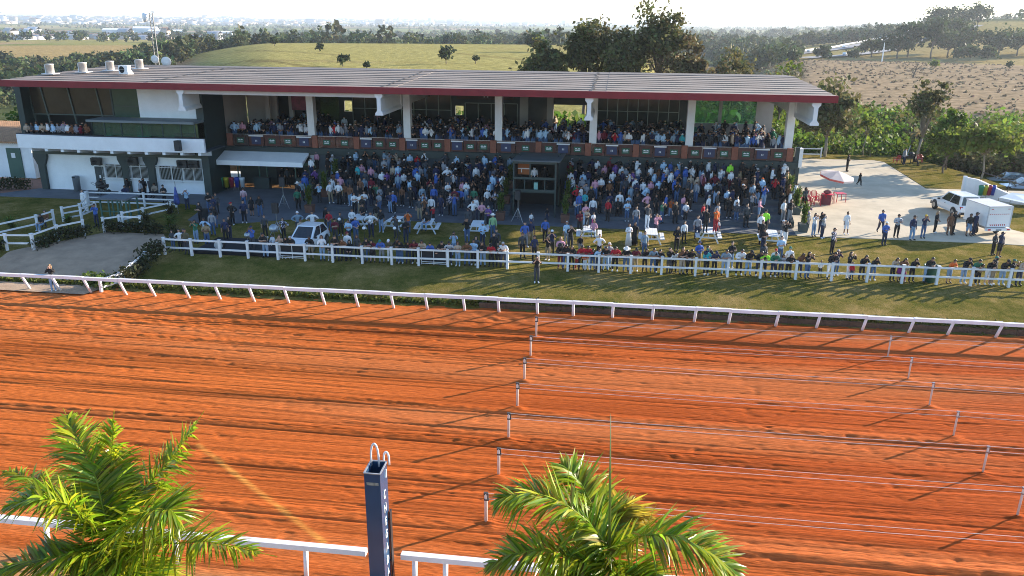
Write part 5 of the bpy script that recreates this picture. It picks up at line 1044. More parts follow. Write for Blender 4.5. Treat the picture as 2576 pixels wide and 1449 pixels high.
# ------------------------------------------------------------------ planters with tall blades at the terraces
def blade_plant(label, x, y, z, h, n, spread, lm, seed, pot=None, name='leafy_plant', wdt=.05, cat='plant', group=None, droop=.5):
    rng = np.random.default_rng(seed); o = thing(name, label, cat, (x, y, z), 0, group); V = []; F = []; Cc = []
    z0 = .55 if pot else 0
    for j in range(n):
        a = rng.uniform(0, 2*math.pi); hz = z0 + rng.uniform(.05, .62) * (h - z0); L_ = rng.uniform(.45, 1.0) * spread; tilt = rng.uniform(.15, 1.0); up = L_ * 1.3 * (1.1 - tilt * .5)
        p = [np.array([rng.normal()*.08, rng.normal()*.08, hz])]; d = np.array([math.cos(a), math.sin(a), 0]); s_ = np.array([-math.sin(a), math.cos(a), 0]) * wdt
        for q in range(1, 5): u = q / 4; p.append(p[0] + d * L_ * u * tilt + np.array([0, 0, up * (u - droop * u * u)]))
        b0 = len(V); c_ = rng.uniform(.6, 1.5) * np.array([rng.uniform(.8, 1.3), 1, rng.uniform(.7, 1.1)])
        for q in range(5): w_ = (1 - (q / 4) ** 2 * .95); V += [p[q] - s_ * w_, p[q] + s_ * w_]; Cc += [c_, c_]
        F += [(b0+2*q, b0+2*q+1, b0+2*q+3, b0+2*q+2) for q in range(4)]
    npmesh('foliage', V, F, lm, o, col=np.array(Cc))
    M_ = MB()
    for q in range(4): M_.tube([(.07*math.cos(q*1.6), .07*math.sin(q*1.6), 0), (.1*math.cos(q*1.6), .1*math.sin(q*1.6), z0 + (h - z0) * .6)], .018, 5)
    M_.build('stem', BARK, o)
    if pot:
        M_ = MB(); s = .34; M_.add([(-s*.8,-s*.8,0),(s*.8,-s*.8,0),(s*.8,s*.8,0),(-s*.8,s*.8,0),(-s,-s,.62),(s,-s,.62),(s,s,.62),(-s,s,.62),(-s*.85,-s*.85,.56),(s*.85,-s*.85,.56),(s*.85,s*.85,.56),(-s*.85,s*.85,.56)], [(3,2,1,0),(0,1,5,4),(1,2,6,5),(2,3,7,6),(3,0,4,7),(4,5,9,8),(5,6,10,9),(6,7,11,10),(7,4,8,11),(8,9,10,11)])
        M_.build('pot', pot, o)
    return o
terra = mat('terracotta_pot', (.16, .075, .05), .85, .2, 3); dpot = mat('dark_square_pot', (.06, .085, .085), .7, .15, 3)
sp = 0
for nm, x, pot in (('left edge of the terraces', -23.2, terra), ('left side of the commentary booth', -8.35, terra), ('right side of the commentary booth', -3.45, terra), ('right edge of the terraces', 13.35 + .45, dpot)):
    for k_, (yy, kk) in enumerate(((58.3, 0), (61.2, 2), (64.0, 4))):
        z = .63 + (.335 * kk if x < 13 else (.3 * kk)); z = .63 if k_ == 0 else z
        blade_plant(('potted', 'middle', 'topmost')[k_] + f' tall leafy plant at the {nm}', x - (.2 if k_ == 0 and x < -20 else 0), yy, z, 2.7 - .2 * k_, 150, .85, LF_PLANT, 600 + sp, pot, group='tall leafy plants on the terrace edges'); sp += 1
for q, (x, y, h_, sd_, lab) in enumerate(((-30.6, 50.6, 1.9, 1.5, 'big spiky plant at the corner of the sand path and the white fence'), (-31.9, 53.0, 2.1, 1.5, 'dark spiky plant behind the paddock fence'), (-33.2, 51.9, 1.5, 1.3, 'spiky plant in front of the paddock shelter'), (-29.3, 48.8, 1.4, 1.2, 'spiky plant beside the start of the long white fence'), (-39.3, 51.9, .9, .8, 'low yellowish plant under the left paddock fence'), (-42.0, 49.6, 1.2, 1.2, 'grassy spiky clump at the far left fence'))):
    blade_plant(lab, x, y, .55, h_, 130, sd_, LF_PLANT if q in (0, 4, 5) else LF_HEDGE, 640 + q, None, 'spiky_plant', .035, group='spiky plants round the paddock', droop=.7)
def hedge(label, pts, h, w_, seed, lm=LF_HEDGE, dens=260):
    rng = np.random.default_rng(seed); P = []
    for a, b_ in zip(pts[:-1], pts[1:]):
        L_ = math.dist(a, b_); n = int(L_ * dens); u = rng.uniform(0, 1, n)[:, None]; c_ = np.array(a) * (1 - u) + np.array(b_) * u; hh = h * (.6 + .6 * vn(c_[:, 0] * 1.6, c_[:, 1] * 1.6, seed)); P.append(np.c_[c_ + rng.normal(size=(n, 2)) * w_ * .33, gz(c_[:, 0], c_[:, 1]) + .05 + hh * rng.uniform(0, 1, n) ** .7])
    P = np.concatenate(P); V, F, cl = leaves(P, .13, rng=rng); o = npmesh('hedge', V, F, lm, col=cl); return tag(o, label, 'hedge', 'dark hedges along the white fences')
hedge('straggly hedge over the low white fence beside the sand path', [(-28.5, 45.6), (-28.2, 42.4), (-28.1, 40.9)], .9, .9, 701)
hedge('low bush at the foot of the running rail by a photographer', [(-30.2, 40.6), (-28.6, 40.5)], .8, .8, 702, LF_PLANT)
hedge('dark hedge under the white fence climbing to the paddock', [(-37.0, 45.4), (-36.8, 47.6), (-35.9, 49.3)], .8, .7, 703)
hedge('dark hedge under the white fence right of the paddock gate', [(-35.3, 50.0), (-33.0, 50.6), (-31.2, 50.3)], .8, .7, 704)
hedge('dark hedge at the far left bottom of the sand path', [(-44, 41.0), (-41.6, 42.4), (-39.9, 44.0)], .9, .8, 705)
hedge('trimmed hedge along the kerb at the far left of the office wing', [(-62, 58.8), (-56, 60.6), (-51, 63.0)], 1.0, .9, 706)
hedge('thin hedge in front of the far left white fence', [(-46, 45.2), (-41, 44.7), (-38.9, 44.9)], .6, .5, 707)
# long grass tufts on the verge under the running rail
rng = np.random.default_rng(99); n = 5200; X = rng.uniform(-44, 26, n); Y = 40.72 + np.abs(rng.normal(size=n)) * .22; P = np.c_[X, Y, gz(X, Y) + rng.uniform(0, .16, n)]
V, F, cl = leaves(P, .16, rng=rng, up=-.2, aspect=2.4); tag(npmesh('verge_grass', V, F, leafmat('verge_leaf', (.10, .115, .025), .3), col=cl), 'rough grass tufts along the lawn edge above the track', 'grass', None, 'stuff')

rng = np.random.default_rng(97); n = 5200; X = rng.uniform(-42, 14, n); Y = rng.uniform(82, 96, n); k_ = vn(X * .35, Y * .4, 4); P = np.c_[X, Y, rng.uniform(0, 1, n) ** .8 * (3.2 + 3.2 * k_)]
V, F, cl = leaves(P, .62, rng=rng, up=.3); tag(npmesh('scrub', V, F, LF_SHRUB, col=cl), 'green scrub growing close behind the grandstand', 'scrub', None, 'stuff')
# ------------------------------------------------------------------ palms in front
def frond_mesh(pts, seed, Lf=.74, n=84, dry=0.):
    rng = np.random.default_rng(seed); P = np.array(pts, float); t_ = np.linspace(0, 1, len(P)); 
    # Catmull-like resample
    tt = np.linspace(0, 1, n + 1); c_ = np.stack([np.interp(tt, t_, P[:, i]) for i in range(3)], 1)
    for _ in range(6): c_[1:-1] = .25 * c_[:-2] + .5 * c_[1:-1] + .25 * c_[2:]
    d = np.gradient(c_, axis=0); d /= np.linalg.norm(d, axis=1)[:, None]; V = []; F = []; Cc = []
    for j in range(3, n + 1):
        u = j / n; prof = (math.sin(math.pi * min(1, u * .92 + .14)) ** .6) * Lf * (1 if u < .9 else .9)
        side0 = np.cross(d[j], [0, 0, 1.0]); side0 /= np.linalg.norm(side0) + 1e-6; upv = np.cross(side0, d[j])
        for sg in (-1, 1):
            for rep in range(2):
                el = rng.normal(.22, .28); fw = rng.uniform(.45, .85) + .9 * max(0, u - .75) * 4
                v = side0 * sg * math.cos(el) + upv * math.sin(el) + d[j] * fw; v /= np.linalg.norm(v); L_ = prof * rng.uniform(.75, 1.15)
                w_ = np.cross(v, rng.normal(size=3) * .45 + upv); w_ /= np.linalg.norm(w_) + 1e-6; w_ *= .027
                b0 = len(V); cc = rng.uniform(.5, 1.4) * np.array([rng.uniform(.75, 1.6), 1.0, rng.uniform(.6, 1.1)])
                if rng.random() < .03: cc = np.array([1.4, .7, 2.2]) * rng.uniform(.5, 1)
                if dry: cc = cc * (1 - dry) + np.array([2.6, 1.1, 3.]) * dry * rng.uniform(.5, 1.1)
                dr = rng.uniform(.08, .5)
                for q, wd in enumerate((.55, 1.0, .75, .06)):
                    s = q / 3; p = c_[j] + v * L_ * s - np.array([0, 0, 1]) * L_ * dr * s * s; V += [p - w_ * wd, p + w_ * wd]; Cc += [cc, cc]
                F += [(b0+2*q, b0+2*q+1, b0+2*q+3, b0+2*q+2) for q in range(3)]
    # rachis
    ring = 5
    for j in range(n + 1):
        r_ = .028 * (1 - .8 * j / n); x = np.cross(d[j], [0, 0, 1.0]); x /= np.linalg.norm(x) + 1e-6; y = np.cross(x, d[j])
        for k_ in range(ring): a = 2*math.pi*k_/ring; V.append(c_[j] + (x * math.cos(a) + y * math.sin(a)) * r_); Cc.append(np.array([1.5, 1.2, 1.3]))
    b0 = len(V) - (n + 1) * ring
    for j in range(n):
        for k_ in range(ring): F.append((b0 + j*ring + k_, b0 + j*ring + (k_+1) % ring, b0 + (j+1)*ring + (k_+1) % ring, b0 + (j+1)*ring + k_))
    return V, F, np.array(Cc)
def palm(label, base, fronds, seed, dry=(), spear=None):
    bx, by, bz = base; o = thing('palm_tree', label, 'palm tree', (bx, by, 0), 0, 'palm trees in front'); off = np.array([bx, by, 0])
    M_ = MB(); M_.lathe([(.26, -.3), (.22, .2), (.19, 2.0), (.17, bz - 1.0), (.13, bz - .1), (.06, bz + .25)], n=12)
    M_.build('trunk', BARKL, o, True)
    for q, f in enumerate(fronds):
        f = [(bx, by, bz + .15)] + f if math.dist(f[0], base) > .25 else f
        V, F, cl = frond_mesh(np.array(f) - off, seed + q, .98 if len(f) > 3 else .85, 78, .6 if q in dry else 0); npmesh('frond', V, F, LF_PALM, o, col=cl)
    if spear:
        M_ = MB(); a, b_ = [Vector(s) - Vector(off) for s in spear]; M_.tube([a, a.lerp(b_, .5), b_], [.035, .026, .004], 6); M_.build('spear_leaf', mat('spear_green', (.16, .19, .035), .4, .2, 3), o, True)
    return o
PL = [[(-10.18,13.0,5.0),(-10.54,13.4,5.77),(-11.0,13.8,6.14),(-11.51,14.2,6.38),(-11.89,14.5,6.73)],[(-10.26,13.2,5.15),(-10.41,13.8,5.95),(-10.3,14.0,7.08)],[(-9.95,13.2,5.03),(-9.72,13.8,5.35),(-9.22,14.3,5.94),(-8.61,14.6,6.87)],[(-10.65,13.3,4.89),(-11.67,13.9,5.02),(-12.83,14.4,4.91),(-14.27,14.8,4.83)],[(-10.16,12.7,5.06),(-10.38,12.3,5.85),(-10.71,12.0,6.21),(-11.56,11.8,5.97)],[(-9.63,12.8,4.6),(-8.8,12.6,4.86),(-7.61,12.4,5.21),(-6.08,12.2,5.16)],[(-10.18,12.6,4.6),(-10.54,12.2,4.74),(-11.21,12.0,4.65),(-12.02,11.8,4.45)],[(-9.78,12.5,4.51),(-9.34,12.0,4.42),(-9.16,11.7,4.04)],[(-9.41,12.6,5.2),(-8.67,12.4,5.84),(-8.22,12.3,5.95),(-8.01,12.3,5.69)],[(-9.97,12.5,4.64),(-10.21,12.2,4.4),(-10.69,12.0,3.91)],[(-9.58,12.5,4.59),(-8.9,12.2,4.39),(-8.44,12.0,4.02)]]
PR = [[(.23,13.0,5.48),(-.16,13.2,5.84),(-.64,13.2,6.21),(-1.23,13.2,6.4),(-1.74,13.1,6.33),(-2.08,13.0,6.07)],[(.21,13.3,5.39),(-.06,13.8,5.72),(-.33,14.2,6.01),(-.62,14.4,6.23),(-.91,14.6,6.23)],[(.31,13.5,5.12),(.39,13.9,5.41),(.53,14.1,5.66),(.73,14.2,5.62)],[(.44,12.9,5.49),(.86,12.7,6.0),(1.39,12.5,6.2),(1.93,12.4,6.04),(2.37,12.3,5.75),(2.65,12.2,5.55)],[(.11,12.9,5.18),(-.47,12.7,5.38),(-1.03,12.5,5.63),(-1.59,12.4,5.54),(-2.2,12.3,5.11)],[(.41,12.7,5.17),(.78,12.4,5.31),(1.44,12.2,5.14)],[(.12,12.7,5.14),(-.33,12.4,5.11),(-.87,12.2,4.88)]]
palm('bushy palm at the lower left with upright bright fronds', (-10.19, 13.0, 4.45), PL, 800)
palm('palm at the lower middle with a bare upright spear leaf', (.3, 13.0, 5.0), PR, 840, dry=(2,), spear=((.28, 13.0, 5.2), (.16, 13.2, 8.19)))
palm('palm mostly outside the lower right corner with one frond tip showing', (9.0, 13.0, 4.7), [[(9.0,13,4.95),(8.5,13.2,5.3),(8.05,13.5,5.5)],[(9.0,13,4.95),(8.4,12.8,5.2),(7.85,12.7,5.2)],[(9.0,13,4.95),(9.9,13.5,5.4),(10.9,14,5.1)],[(9.0,13,4.95),(9.2,13.8,5.3),(9.5,14.8,5.1)]], 870)
PEOPLE = '''
-41.02 56.28 0.60 w w n s 0.96 -15 G
-36.88 51.65 0.60 b n d p 0.98 15 G
-40.48 51.20 0.60 br n l t 0.98 9 G
-40.10 50.24 0.60 k lb l t 0.93 -6 G
-40.06 60.27 0.64 n n d t 0.95 36 G
-38.74 60.45 0.64 gy k l s 0.95 -23 G
-35.65 58.63 0.64 k k cK x 1.00 6 G
-33.22 57.70 0.64 c n cW p 0.96 15 G
-29.89 53.48 0.60 k k l x 0.97 -21 G
-29.91 55.66 0.60 n n d x 0.98 -9 G
-28.31 52.66 0.60 k de l v 0.94 -15 G
-27.52 50.70 0.60 gy de cK s 0.99 7 G
-27.62 48.59 0.60 g lb l p 0.94 -10 G
-27.34 49.32 0.60 c k l h 0.93 -11 G
-26.55 48.01 0.60 kh de cK x 0.94 12 G
-25.84 49.19 0.60 n k n s 0.95 29 G
-25.76 49.71 0.60 k n l f 0.97 -27 G
-27.54 53.72 0.60 k k cR h 0.99 -11 G
-26.97 54.44 0.60 n k d s 0.99 8 G
-27.36 56.58 0.60 k sk l s 0.88 3 G
-26.67 56.50 0.60 k de l s 0.94 25 G
-23.71 50.72 0.60 dg k d s 0.94 21 G
-22.20 50.32 0.60 pt k l h 0.91 2 G
-21.81 51.95 0.60 gb dg cW h 0.96 34 G
-20.67 49.65 0.60 bg dg d x 1.00 51 G
-20.71 51.88 0.60 w n d h 1.01 23 G
-28.93 58.63 0.64 rw de cK s 1.01 -2 G
-30.97 56.90 0.60 k de d x 0.98 32 G
-30.27 56.73 0.60 dg k d s 0.97 11 G
-28.19 46.67 0.60 dg de l f 0.80 7 L
-27.67 46.62 0.60 w k d h 0.85 18 L
-27.48 46.82 0.60 n dg l s 0.85 1 L
-26.89 46.00 0.60 ol dg n f 0.98 12 L
-23.07 47.36 0.60 b dg cN p 0.99 -7 L
-21.68 46.13 0.60 bg w d l 1.02 -1 L
-22.16 48.44 0.60 w w d t 0.70 -15 L
-21.66 46.04 0.60 k lb d l 1.02 0 L
-20.61 46.00 0.60 bg w o p 0.91 15 L
-20.18 46.08 0.60 k k l l 0.91 5 L
-19.87 46.07 0.60 k k g l 0.94 3 L
-18.67 46.10 0.60 k kh n l 0.97 8 L
-20.33 53.59 0.60 k dg cK s 0.97 -14 G
-19.81 52.73 0.60 r de d f 0.92 4 G
-18.52 50.31 0.60 m dg cK x 0.97 12 G
-18.75 52.06 0.60 dg k d s 0.97 0 G
-18.32 53.34 0.60 w n d f 0.96 -1 G
-17.55 50.23 0.60 c n l x 0.95 1 G
-17.25 50.80 0.60 b de n f 0.99 42 G
-18.04 54.99 0.60 k k o f 0.96 -20 G
-16.54 52.00 0.60 w n n h 1.05 14 G
-17.15 55.43 0.60 k kh d s 0.95 24 G
-16.23 53.40 0.60 k lb d s 0.99 -3 G
-14.75 51.97 0.60 dg dg cK p 0.96 -9 G
-13.77 50.90 0.60 k n d x 0.99 27 G
-14.26 53.39 0.60 o de cN p 0.97 15 G
-12.91 53.55 0.93 k lb d t 1.05 -13 G
-14.37 57.27 0.64 dg kh d s 0.99 2 G
-13.20 56.75 0.60 r k d p 0.72 -11 G
-9.91 48.20 0.60 c lb d p 0.95 7 G
-9.70 51.67 0.60 k de d p 1.00 -1 G
-10.21 54.70 0.60 dg dg cK s 0.99 20 G
-17.86 46.00 0.60 w lb o f 0.96 23 L
-17.41 46.04 0.60 k gy cW l 0.70 5 L
-16.99 46.09 0.60 k n d l 1.05 3 L
-16.45 46.76 0.60 w de cM s 1.01 -8 L
-16.54 46.10 0.60 br k o l 0.93 5 L
-16.29 46.64 0.60 k k l t 1.00 8 L
-15.87 46.81 0.60 dg k o s 0.90 43 L
-15.33 46.12 0.60 br de o l 0.80 -1 L
-14.93 46.09 0.60 k de l l 0.99 -4 L
-14.66 46.08 0.60 m sk l l 0.93 9 L
-14.07 46.06 0.60 b gy cG l 0.96 2 L
-13.57 46.17 0.60 ol w cW l 0.97 4 L
-12.99 46.15 0.60 k de d l 1.02 0 L
-12.87 46.15 0.60 k de l l 0.91 0 L
-12.39 46.19 0.60 k n l l 0.92 11 L
-11.99 46.21 0.60 m k l l 0.98 6 L
-11.49 46.23 0.60 bg k l l 0.99 1 L
-10.98 46.19 0.60 b de d l 0.90 5 L
-10.57 46.20 0.60 br dg d l 0.70 2 L
-10.26 46.21 0.60 k k d l 0.98 11 L
-9.83 46.27 0.60 st n d l 0.97 13 L
-9.26 46.19 0.60 bg lb l x 0.91 -2 L
-8.71 46.30 0.60 br de d l 0.99 7 L
-8.33 46.53 0.60 c k l f 0.96 -7 L
-8.32 47.30 0.60 dg dg l s 0.96 12 L
-7.74 46.30 0.60 k lb o l 1.01 -2 L
-7.20 46.29 0.60 r k cK l 0.95 1 L
-6.76 46.31 0.60 k k l l 0.87 3 L
-6.47 46.33 0.60 w n g l 1.03 5 L
-2.96 46.54 0.60 k m hB l 1.01 2 L
-2.64 46.50 0.60 k de l l 1.01 6 L
-2.28 46.54 0.60 k k o l 0.96 2 L
-1.95 46.54 0.60 w r d l 0.75 0 L
-1.69 46.52 0.60 r k d l 0.99 14 L
-1.31 46.57 0.60 r w d l 0.98 8 L
-1.47 46.51 0.60 o w d l 0.70 7 L
-1.00 46.59 0.60 k de l l 0.87 6 L
-0.64 46.54 0.60 c n n l 0.90 7 L
-0.22 46.54 0.60 k lb d l 0.98 1 L
-0.05 47.04 0.60 gy lb cW v 0.97 21 L
0.35 46.55 0.60 r k d l 1.00 0 L
1.01 46.59 0.60 k de hW l 0.98 0 L
-8.43 50.46 0.60 c n cB x 1.03 14 G
-7.30 48.01 0.60 k k d s 1.01 5 G
-7.35 49.44 0.60 dg dg n s 0.94 -4 G
-8.14 53.05 0.60 lg de hW s 1.01 9 G
-8.90 55.92 0.60 v k g x 0.95 -21 G
-9.56 56.96 0.60 p k d f 0.99 1 G
-10.27 57.18 0.64 w dg d h 0.97 2 G
-5.53 48.46 0.60 dg k d s 0.99 13 G
-5.68 51.09 0.60 b gy n s 1.02 24 G
-5.34 51.61 0.60 n kh cN s 1.03 22 G
-4.45 52.62 0.60 b k cK s 0.97 7 G
-3.73 49.38 0.60 n k cW p 1.00 2 G
-4.70 47.80 0.60 n k d s 1.00 28 G
-3.89 48.28 0.60 k kh b p 0.92 -23 G
-3.06 47.77 0.60 p m b x 0.99 8 G
-2.93 51.78 0.60 c gy g s 1.01 -15 G
-2.60 50.60 0.60 k dg d p 1.05 21 G
-1.93 50.14 0.60 k gy d s 0.72 5 G
-0.68 48.97 0.60 w k d h 0.97 10 G
-2.22 55.35 0.60 m k d x 0.98 2 G
-2.67 59.60 0.64 w de d x 0.95 30 G
-1.45 59.77 0.64 w n d s 0.98 9 G
-0.29 59.21 0.64 r k d s 0.99 -34 G
0.42 59.69 0.64 k k d f 1.00 2 G
1.14 59.38 0.64 c de l x 0.94 9 G
1.21 52.44 0.60 w W o x 0.91 23 G
1.61 52.81 0.60 k K l s 0.92 -8 G
-4.15 43.82 0.53 k dg d p 0.95 10 G
-5.86 56.84 0.60 w n l s 0.60 21 G
-4.83 58.39 0.64 k n d s 0.60 -2 G
-1.82 54.55 1.38 p lb d x 0.93 27 T
-1.67 54.08 1.38 bg k d x 0.75 -11 T
-1.24 53.93 1.38 w p o f 0.65 29 T
-1.17 53.43 0.93 p lb o t 0.94 -4 T
1.55 46.68 0.60 m kh cK l 0.96 9 L
2.15 46.70 0.60 k k l l 0.94 14 L
2.63 46.67 0.60 gb de d l 0.98 1 L
2.98 46.66 0.60 k k d l 0.94 3 L
3.56 46.61 0.60 k dg d p 0.94 24 L
3.90 46.76 0.60 w k d l 0.90 14 L
4.33 46.64 0.60 br bg o x 0.98 24 L
4.54 46.72 0.60 k k l l 0.96 8 L
4.83 46.71 0.60 k k d l 0.99 5 L
5.78 46.68 0.60 t k cG x 0.96 2 L
6.27 46.75 0.60 n k cN l 0.96 4 L
6.86 46.77 0.60 gb lb d l 1.02 5 L
7.73 46.88 0.60 w k d l 1.05 8 L
8.27 46.85 0.60 k lb cK l 1.03 11 L
8.88 46.89 0.60 k n d l 1.01 4 L
9.15 46.91 0.60 ne n d l 0.97 4 L
9.85 47.42 0.60 w n cR s 0.94 -14 L
9.72 46.86 0.60 g n d l 0.99 3 L
10.17 46.92 0.60 st n l l 0.91 4 L
10.61 46.89 0.60 k k o l 0.93 4 L
2.18 49.94 0.60 gb de d s 1.00 24 G
4.37 51.85 0.60 k k o f 0.96 3 G
4.96 53.72 0.60 w k o s 0.92 22 G
5.96 55.08 0.60 gy n d s 0.98 14 G
7.29 55.23 0.60 wm n d s 0.90 -33 G
5.43 48.05 0.60 b kh cN x 1.00 20 G
5.78 46.83 0.60 n n d p 1.03 27 G
7.42 48.32 0.60 k lb d x 0.99 15 G
9.45 48.97 0.60 dg n l s 0.90 30 G
9.99 52.29 0.60 k n cK x 0.96 24 G
10.21 54.33 0.60 k k d s 0.99 19 G
10.64 49.96 0.60 c de d x 1.02 6 G
10.76 47.84 0.60 w de cG s 0.97 0 G
11.65 54.80 0.60 dg w cW v 0.97 44 G
11.80 54.44 0.60 k w d p 0.97 36 G
10.45 56.39 0.60 w k d s 1.01 28 G
10.93 57.36 0.64 ne k cK s 1.01 -3 G
3.12 55.08 0.60 p n d p 1.00 43 G
1.77 57.27 0.64 gy de d s 0.96 14 G
5.48 59.46 0.64 w k d f 0.96 20 G
4.42 60.55 0.64 o lb d p 0.95 43 G
9.25 59.89 0.64 dg de d s 0.97 -12 G
9.81 58.87 0.64 dg k d s 1.05 32 G
2.46 54.45 1.38 dg w d v 1.00 24 T
6.37 53.95 1.38 k k d v 0.97 10 T
7.03 54.03 1.38 o r n g 1.01 31 T
14.25 57.02 0.64 w lb l p 0.98 28 G
14.90 57.86 0.64 k n l p 0.93 21 G
14.76 56.70 0.60 gy n l v 0.98 50 G
16.68 57.96 0.64 w W2 d s 0.97 16 G
14.45 52.60 0.60 pt k d v 1.03 38 G
19.27 58.66 0.64 b n d w 1.01 1 G
18.57 55.46 0.60 b n cW x 0.97 15 G
20.01 57.56 0.64 st k cK x 0.99 -5 G
20.87 57.05 0.64 n lb cK s 1.03 30 G
21.85 57.71 0.64 n de cY p 1.00 3 G
23.27 59.46 0.64 k k b f 0.94 49 G
14.50 60.55 0.64 v k l p 0.89 30 G
14.40 59.47 0.64 gy gy cW s 0.70 37 G
12.50 47.32 0.60 w k d s 0.60 12 G
11.24 46.97 0.60 br n o l 0.97 14 L
11.65 46.87 0.60 k de l p 0.96 29 L
13.03 47.01 0.60 k w d l 1.06 15 L
13.52 47.78 0.60 n de g p 0.94 13 L
14.09 47.20 0.60 k w o p 0.97 41 L
14.20 46.96 0.60 r n d s 0.65 23 L
14.85 47.11 0.60 k k l l 0.97 10 L
15.47 47.09 0.60 k de l l 0.91 8 L
16.59 47.13 0.60 bg k l l 0.92 17 L
17.05 47.18 0.60 br v l l 0.91 14 L
17.66 47.11 0.60 k k l l 0.93 10 L
18.50 47.14 0.60 k lb d l 0.99 16 L
17.04 47.05 0.60 m n d c 0.60 36 L
17.24 47.13 0.60 bg p o l 0.65 11 L
19.78 47.23 0.60 o lb2 d l 0.93 17 L
20.59 47.28 0.60 k lb cK l 1.01 14 L
21.16 47.25 0.60 g k d l 0.97 8 L
21.39 47.24 0.60 kh k l l 0.80 9 L
21.92 47.28 0.60 k w2 d l 0.98 10 L
22.15 47.31 0.60 k kh cG v 1.01 38 L
22.71 47.31 0.60 k lb cK l 1.00 6 L
23.16 47.35 0.60 k n cG p 0.93 41 L
23.65 47.33 0.60 bg n n l 1.02 15 L
24.04 58.96 0.64 br br l s 0.97 14 G
24.38 59.17 0.64 k k d p 1.01 42 G
25.33 58.93 0.64 k lb2 d s 0.95 13 G
25.82 59.20 0.64 n n d v 0.98 35 G
25.00 54.07 0.60 dg k d f 0.90 31 G
25.16 53.60 0.60 n k2 d v 0.99 26 G
-24.83 60.30 0.97 gb k d s 1.03 27 B
-24.78 59.55 0.97 k k hW s 1.03 -12 B
-24.72 59.20 0.63 g k d s 0.97 28 B
-23.32 60.30 0.97 c k l p 0.94 0 B
-22.40 60.30 0.97 w kh d s 1.02 37 B
-21.68 60.30 0.97 k k l s 0.91 30 B
-21.19 60.28 0.97 br k l s 1.00 -3 B
-20.02 60.70 1.30 br k l s 1.01 -5 B
-21.60 60.03 0.97 w k d f 1.06 -4 B
-21.19 60.30 0.97 kh dg l s 0.90 37 B
-20.53 59.64 0.97 br lb l f 1.02 -4 B
-18.98 59.96 0.97 k n cK s 0.96 64 B
-18.52 60.30 0.97 g k d p 0.99 -27 B
-18.21 59.90 0.97 gy de o f 0.93 44 B
-17.57 60.17 0.97 k k o s 0.97 21 B
-17.12 60.27 0.97 k k g s 1.03 20 B
-16.50 60.30 0.97 br k l s 0.93 -20 B
-15.66 59.81 0.97 k k l s 0.96 -12 B
-14.88 60.30 0.97 gb k d s 0.98 39 B
-13.92 60.25 0.97 b n n s 1.00 9 B
-13.12 60.03 0.97 k k d f 1.02 -15 B
-12.91 60.70 1.30 w k l x 0.95 38 B
-12.13 59.55 0.97 m k d s 1.01 -5 B
-11.74 60.30 0.97 b k b g 0.92 -29 B
-10.99 59.20 0.63 dg n d f 0.96 36 B
-10.73 60.23 0.97 g k n s 0.98 -7 B
-19.85 58.51 0.63 w k d x 0.97 29 B
-19.40 58.49 0.63 w kh d x 0.93 -2 B
-19.27 59.20 0.63 w n n x 0.97 11 B
-17.18 59.20 0.63 n lb d h 0.98 -7 B
-16.93 59.20 0.63 b k g s 1.00 -13 B
-18.07 59.20 0.63 gy de d f 0.92 -28 B
-18.84 57.40 0.63 k k b f 0.97 -23 B
-14.05 57.40 0.63 br k cN p 1.00 20 B
-13.64 58.04 0.63 w k n s 1.01 4 B
-14.52 59.18 0.63 c k d p 0.97 9 B
-13.10 58.97 0.63 n n d s 0.96 -15 B
-12.41 59.20 0.63 pt k d s 1.03 -8 B
-12.04 58.97 0.63 b de d p 1.05 17 B
-10.37 58.70 0.63 w n d s 0.97 15 B
-9.69 60.30 0.97 w dg cW s 0.94 21 B
-9.00 59.85 0.97 pt k l x 0.91 -7 B
-8.54 60.19 0.97 k k d s 1.03 13 B
-10.29 58.12 0.63 w n cK s 1.02 8 B
-2.76 60.70 1.30 r k cR h 0.95 40 B
-2.43 60.70 1.30 w k d s 0.97 63 B
-2.11 60.07 0.97 t k d f 1.00 33 B
-1.66 60.70 1.30 k k cY s 0.96 24 B
-2.51 59.55 0.97 b de d s 1.00 33 B
-0.97 60.17 0.97 k k d s 0.99 61 B
-0.21 60.18 0.97 n k d s 0.97 24 B
0.54 60.30 0.97 w k d s 1.03 11 B
-3.50 59.55 0.97 k k d s 0.93 55 B
-3.43 59.18 0.63 k k d h 1.00 42 B
5.88 60.70 1.30 k k d h 0.97 58 B
7.21 60.30 0.97 w n g s 0.99 56 B
7.88 60.70 1.30 dg k g s 0.92 66 B
1.23 60.30 0.97 c gy o x 0.89 23 B
1.83 59.77 0.97 k k d f 1.01 37 B
2.60 59.86 0.97 p k d h 1.05 47 B
3.29 60.30 0.97 k k d s 0.95 47 B
4.04 60.30 0.97 b k d s 0.97 72 B
5.32 60.30 0.97 p de l f 1.00 57 B
3.72 59.20 0.63 g de n p 0.97 46 B
4.70 59.20 0.63 k k b s 0.98 30 B
6.73 59.20 0.63 r n cK s 0.96 60 B
7.77 59.20 0.63 gy k d s 1.01 40 B
8.72 60.30 0.97 k k o s 0.94 9 B
9.28 60.30 0.97 w n l s 0.99 42 B
10.43 60.70 1.30 gy dg cK p 0.93 24 B
10.94 60.30 0.97 p lb2 cK f 0.95 75 B
12.56 59.62 0.97 w gy d s 0.99 38 B
13.04 59.55 0.97 k gy d x 1.02 35 B
-31.60 39.55 0.00 k lb b p 0.95 25 G
'''
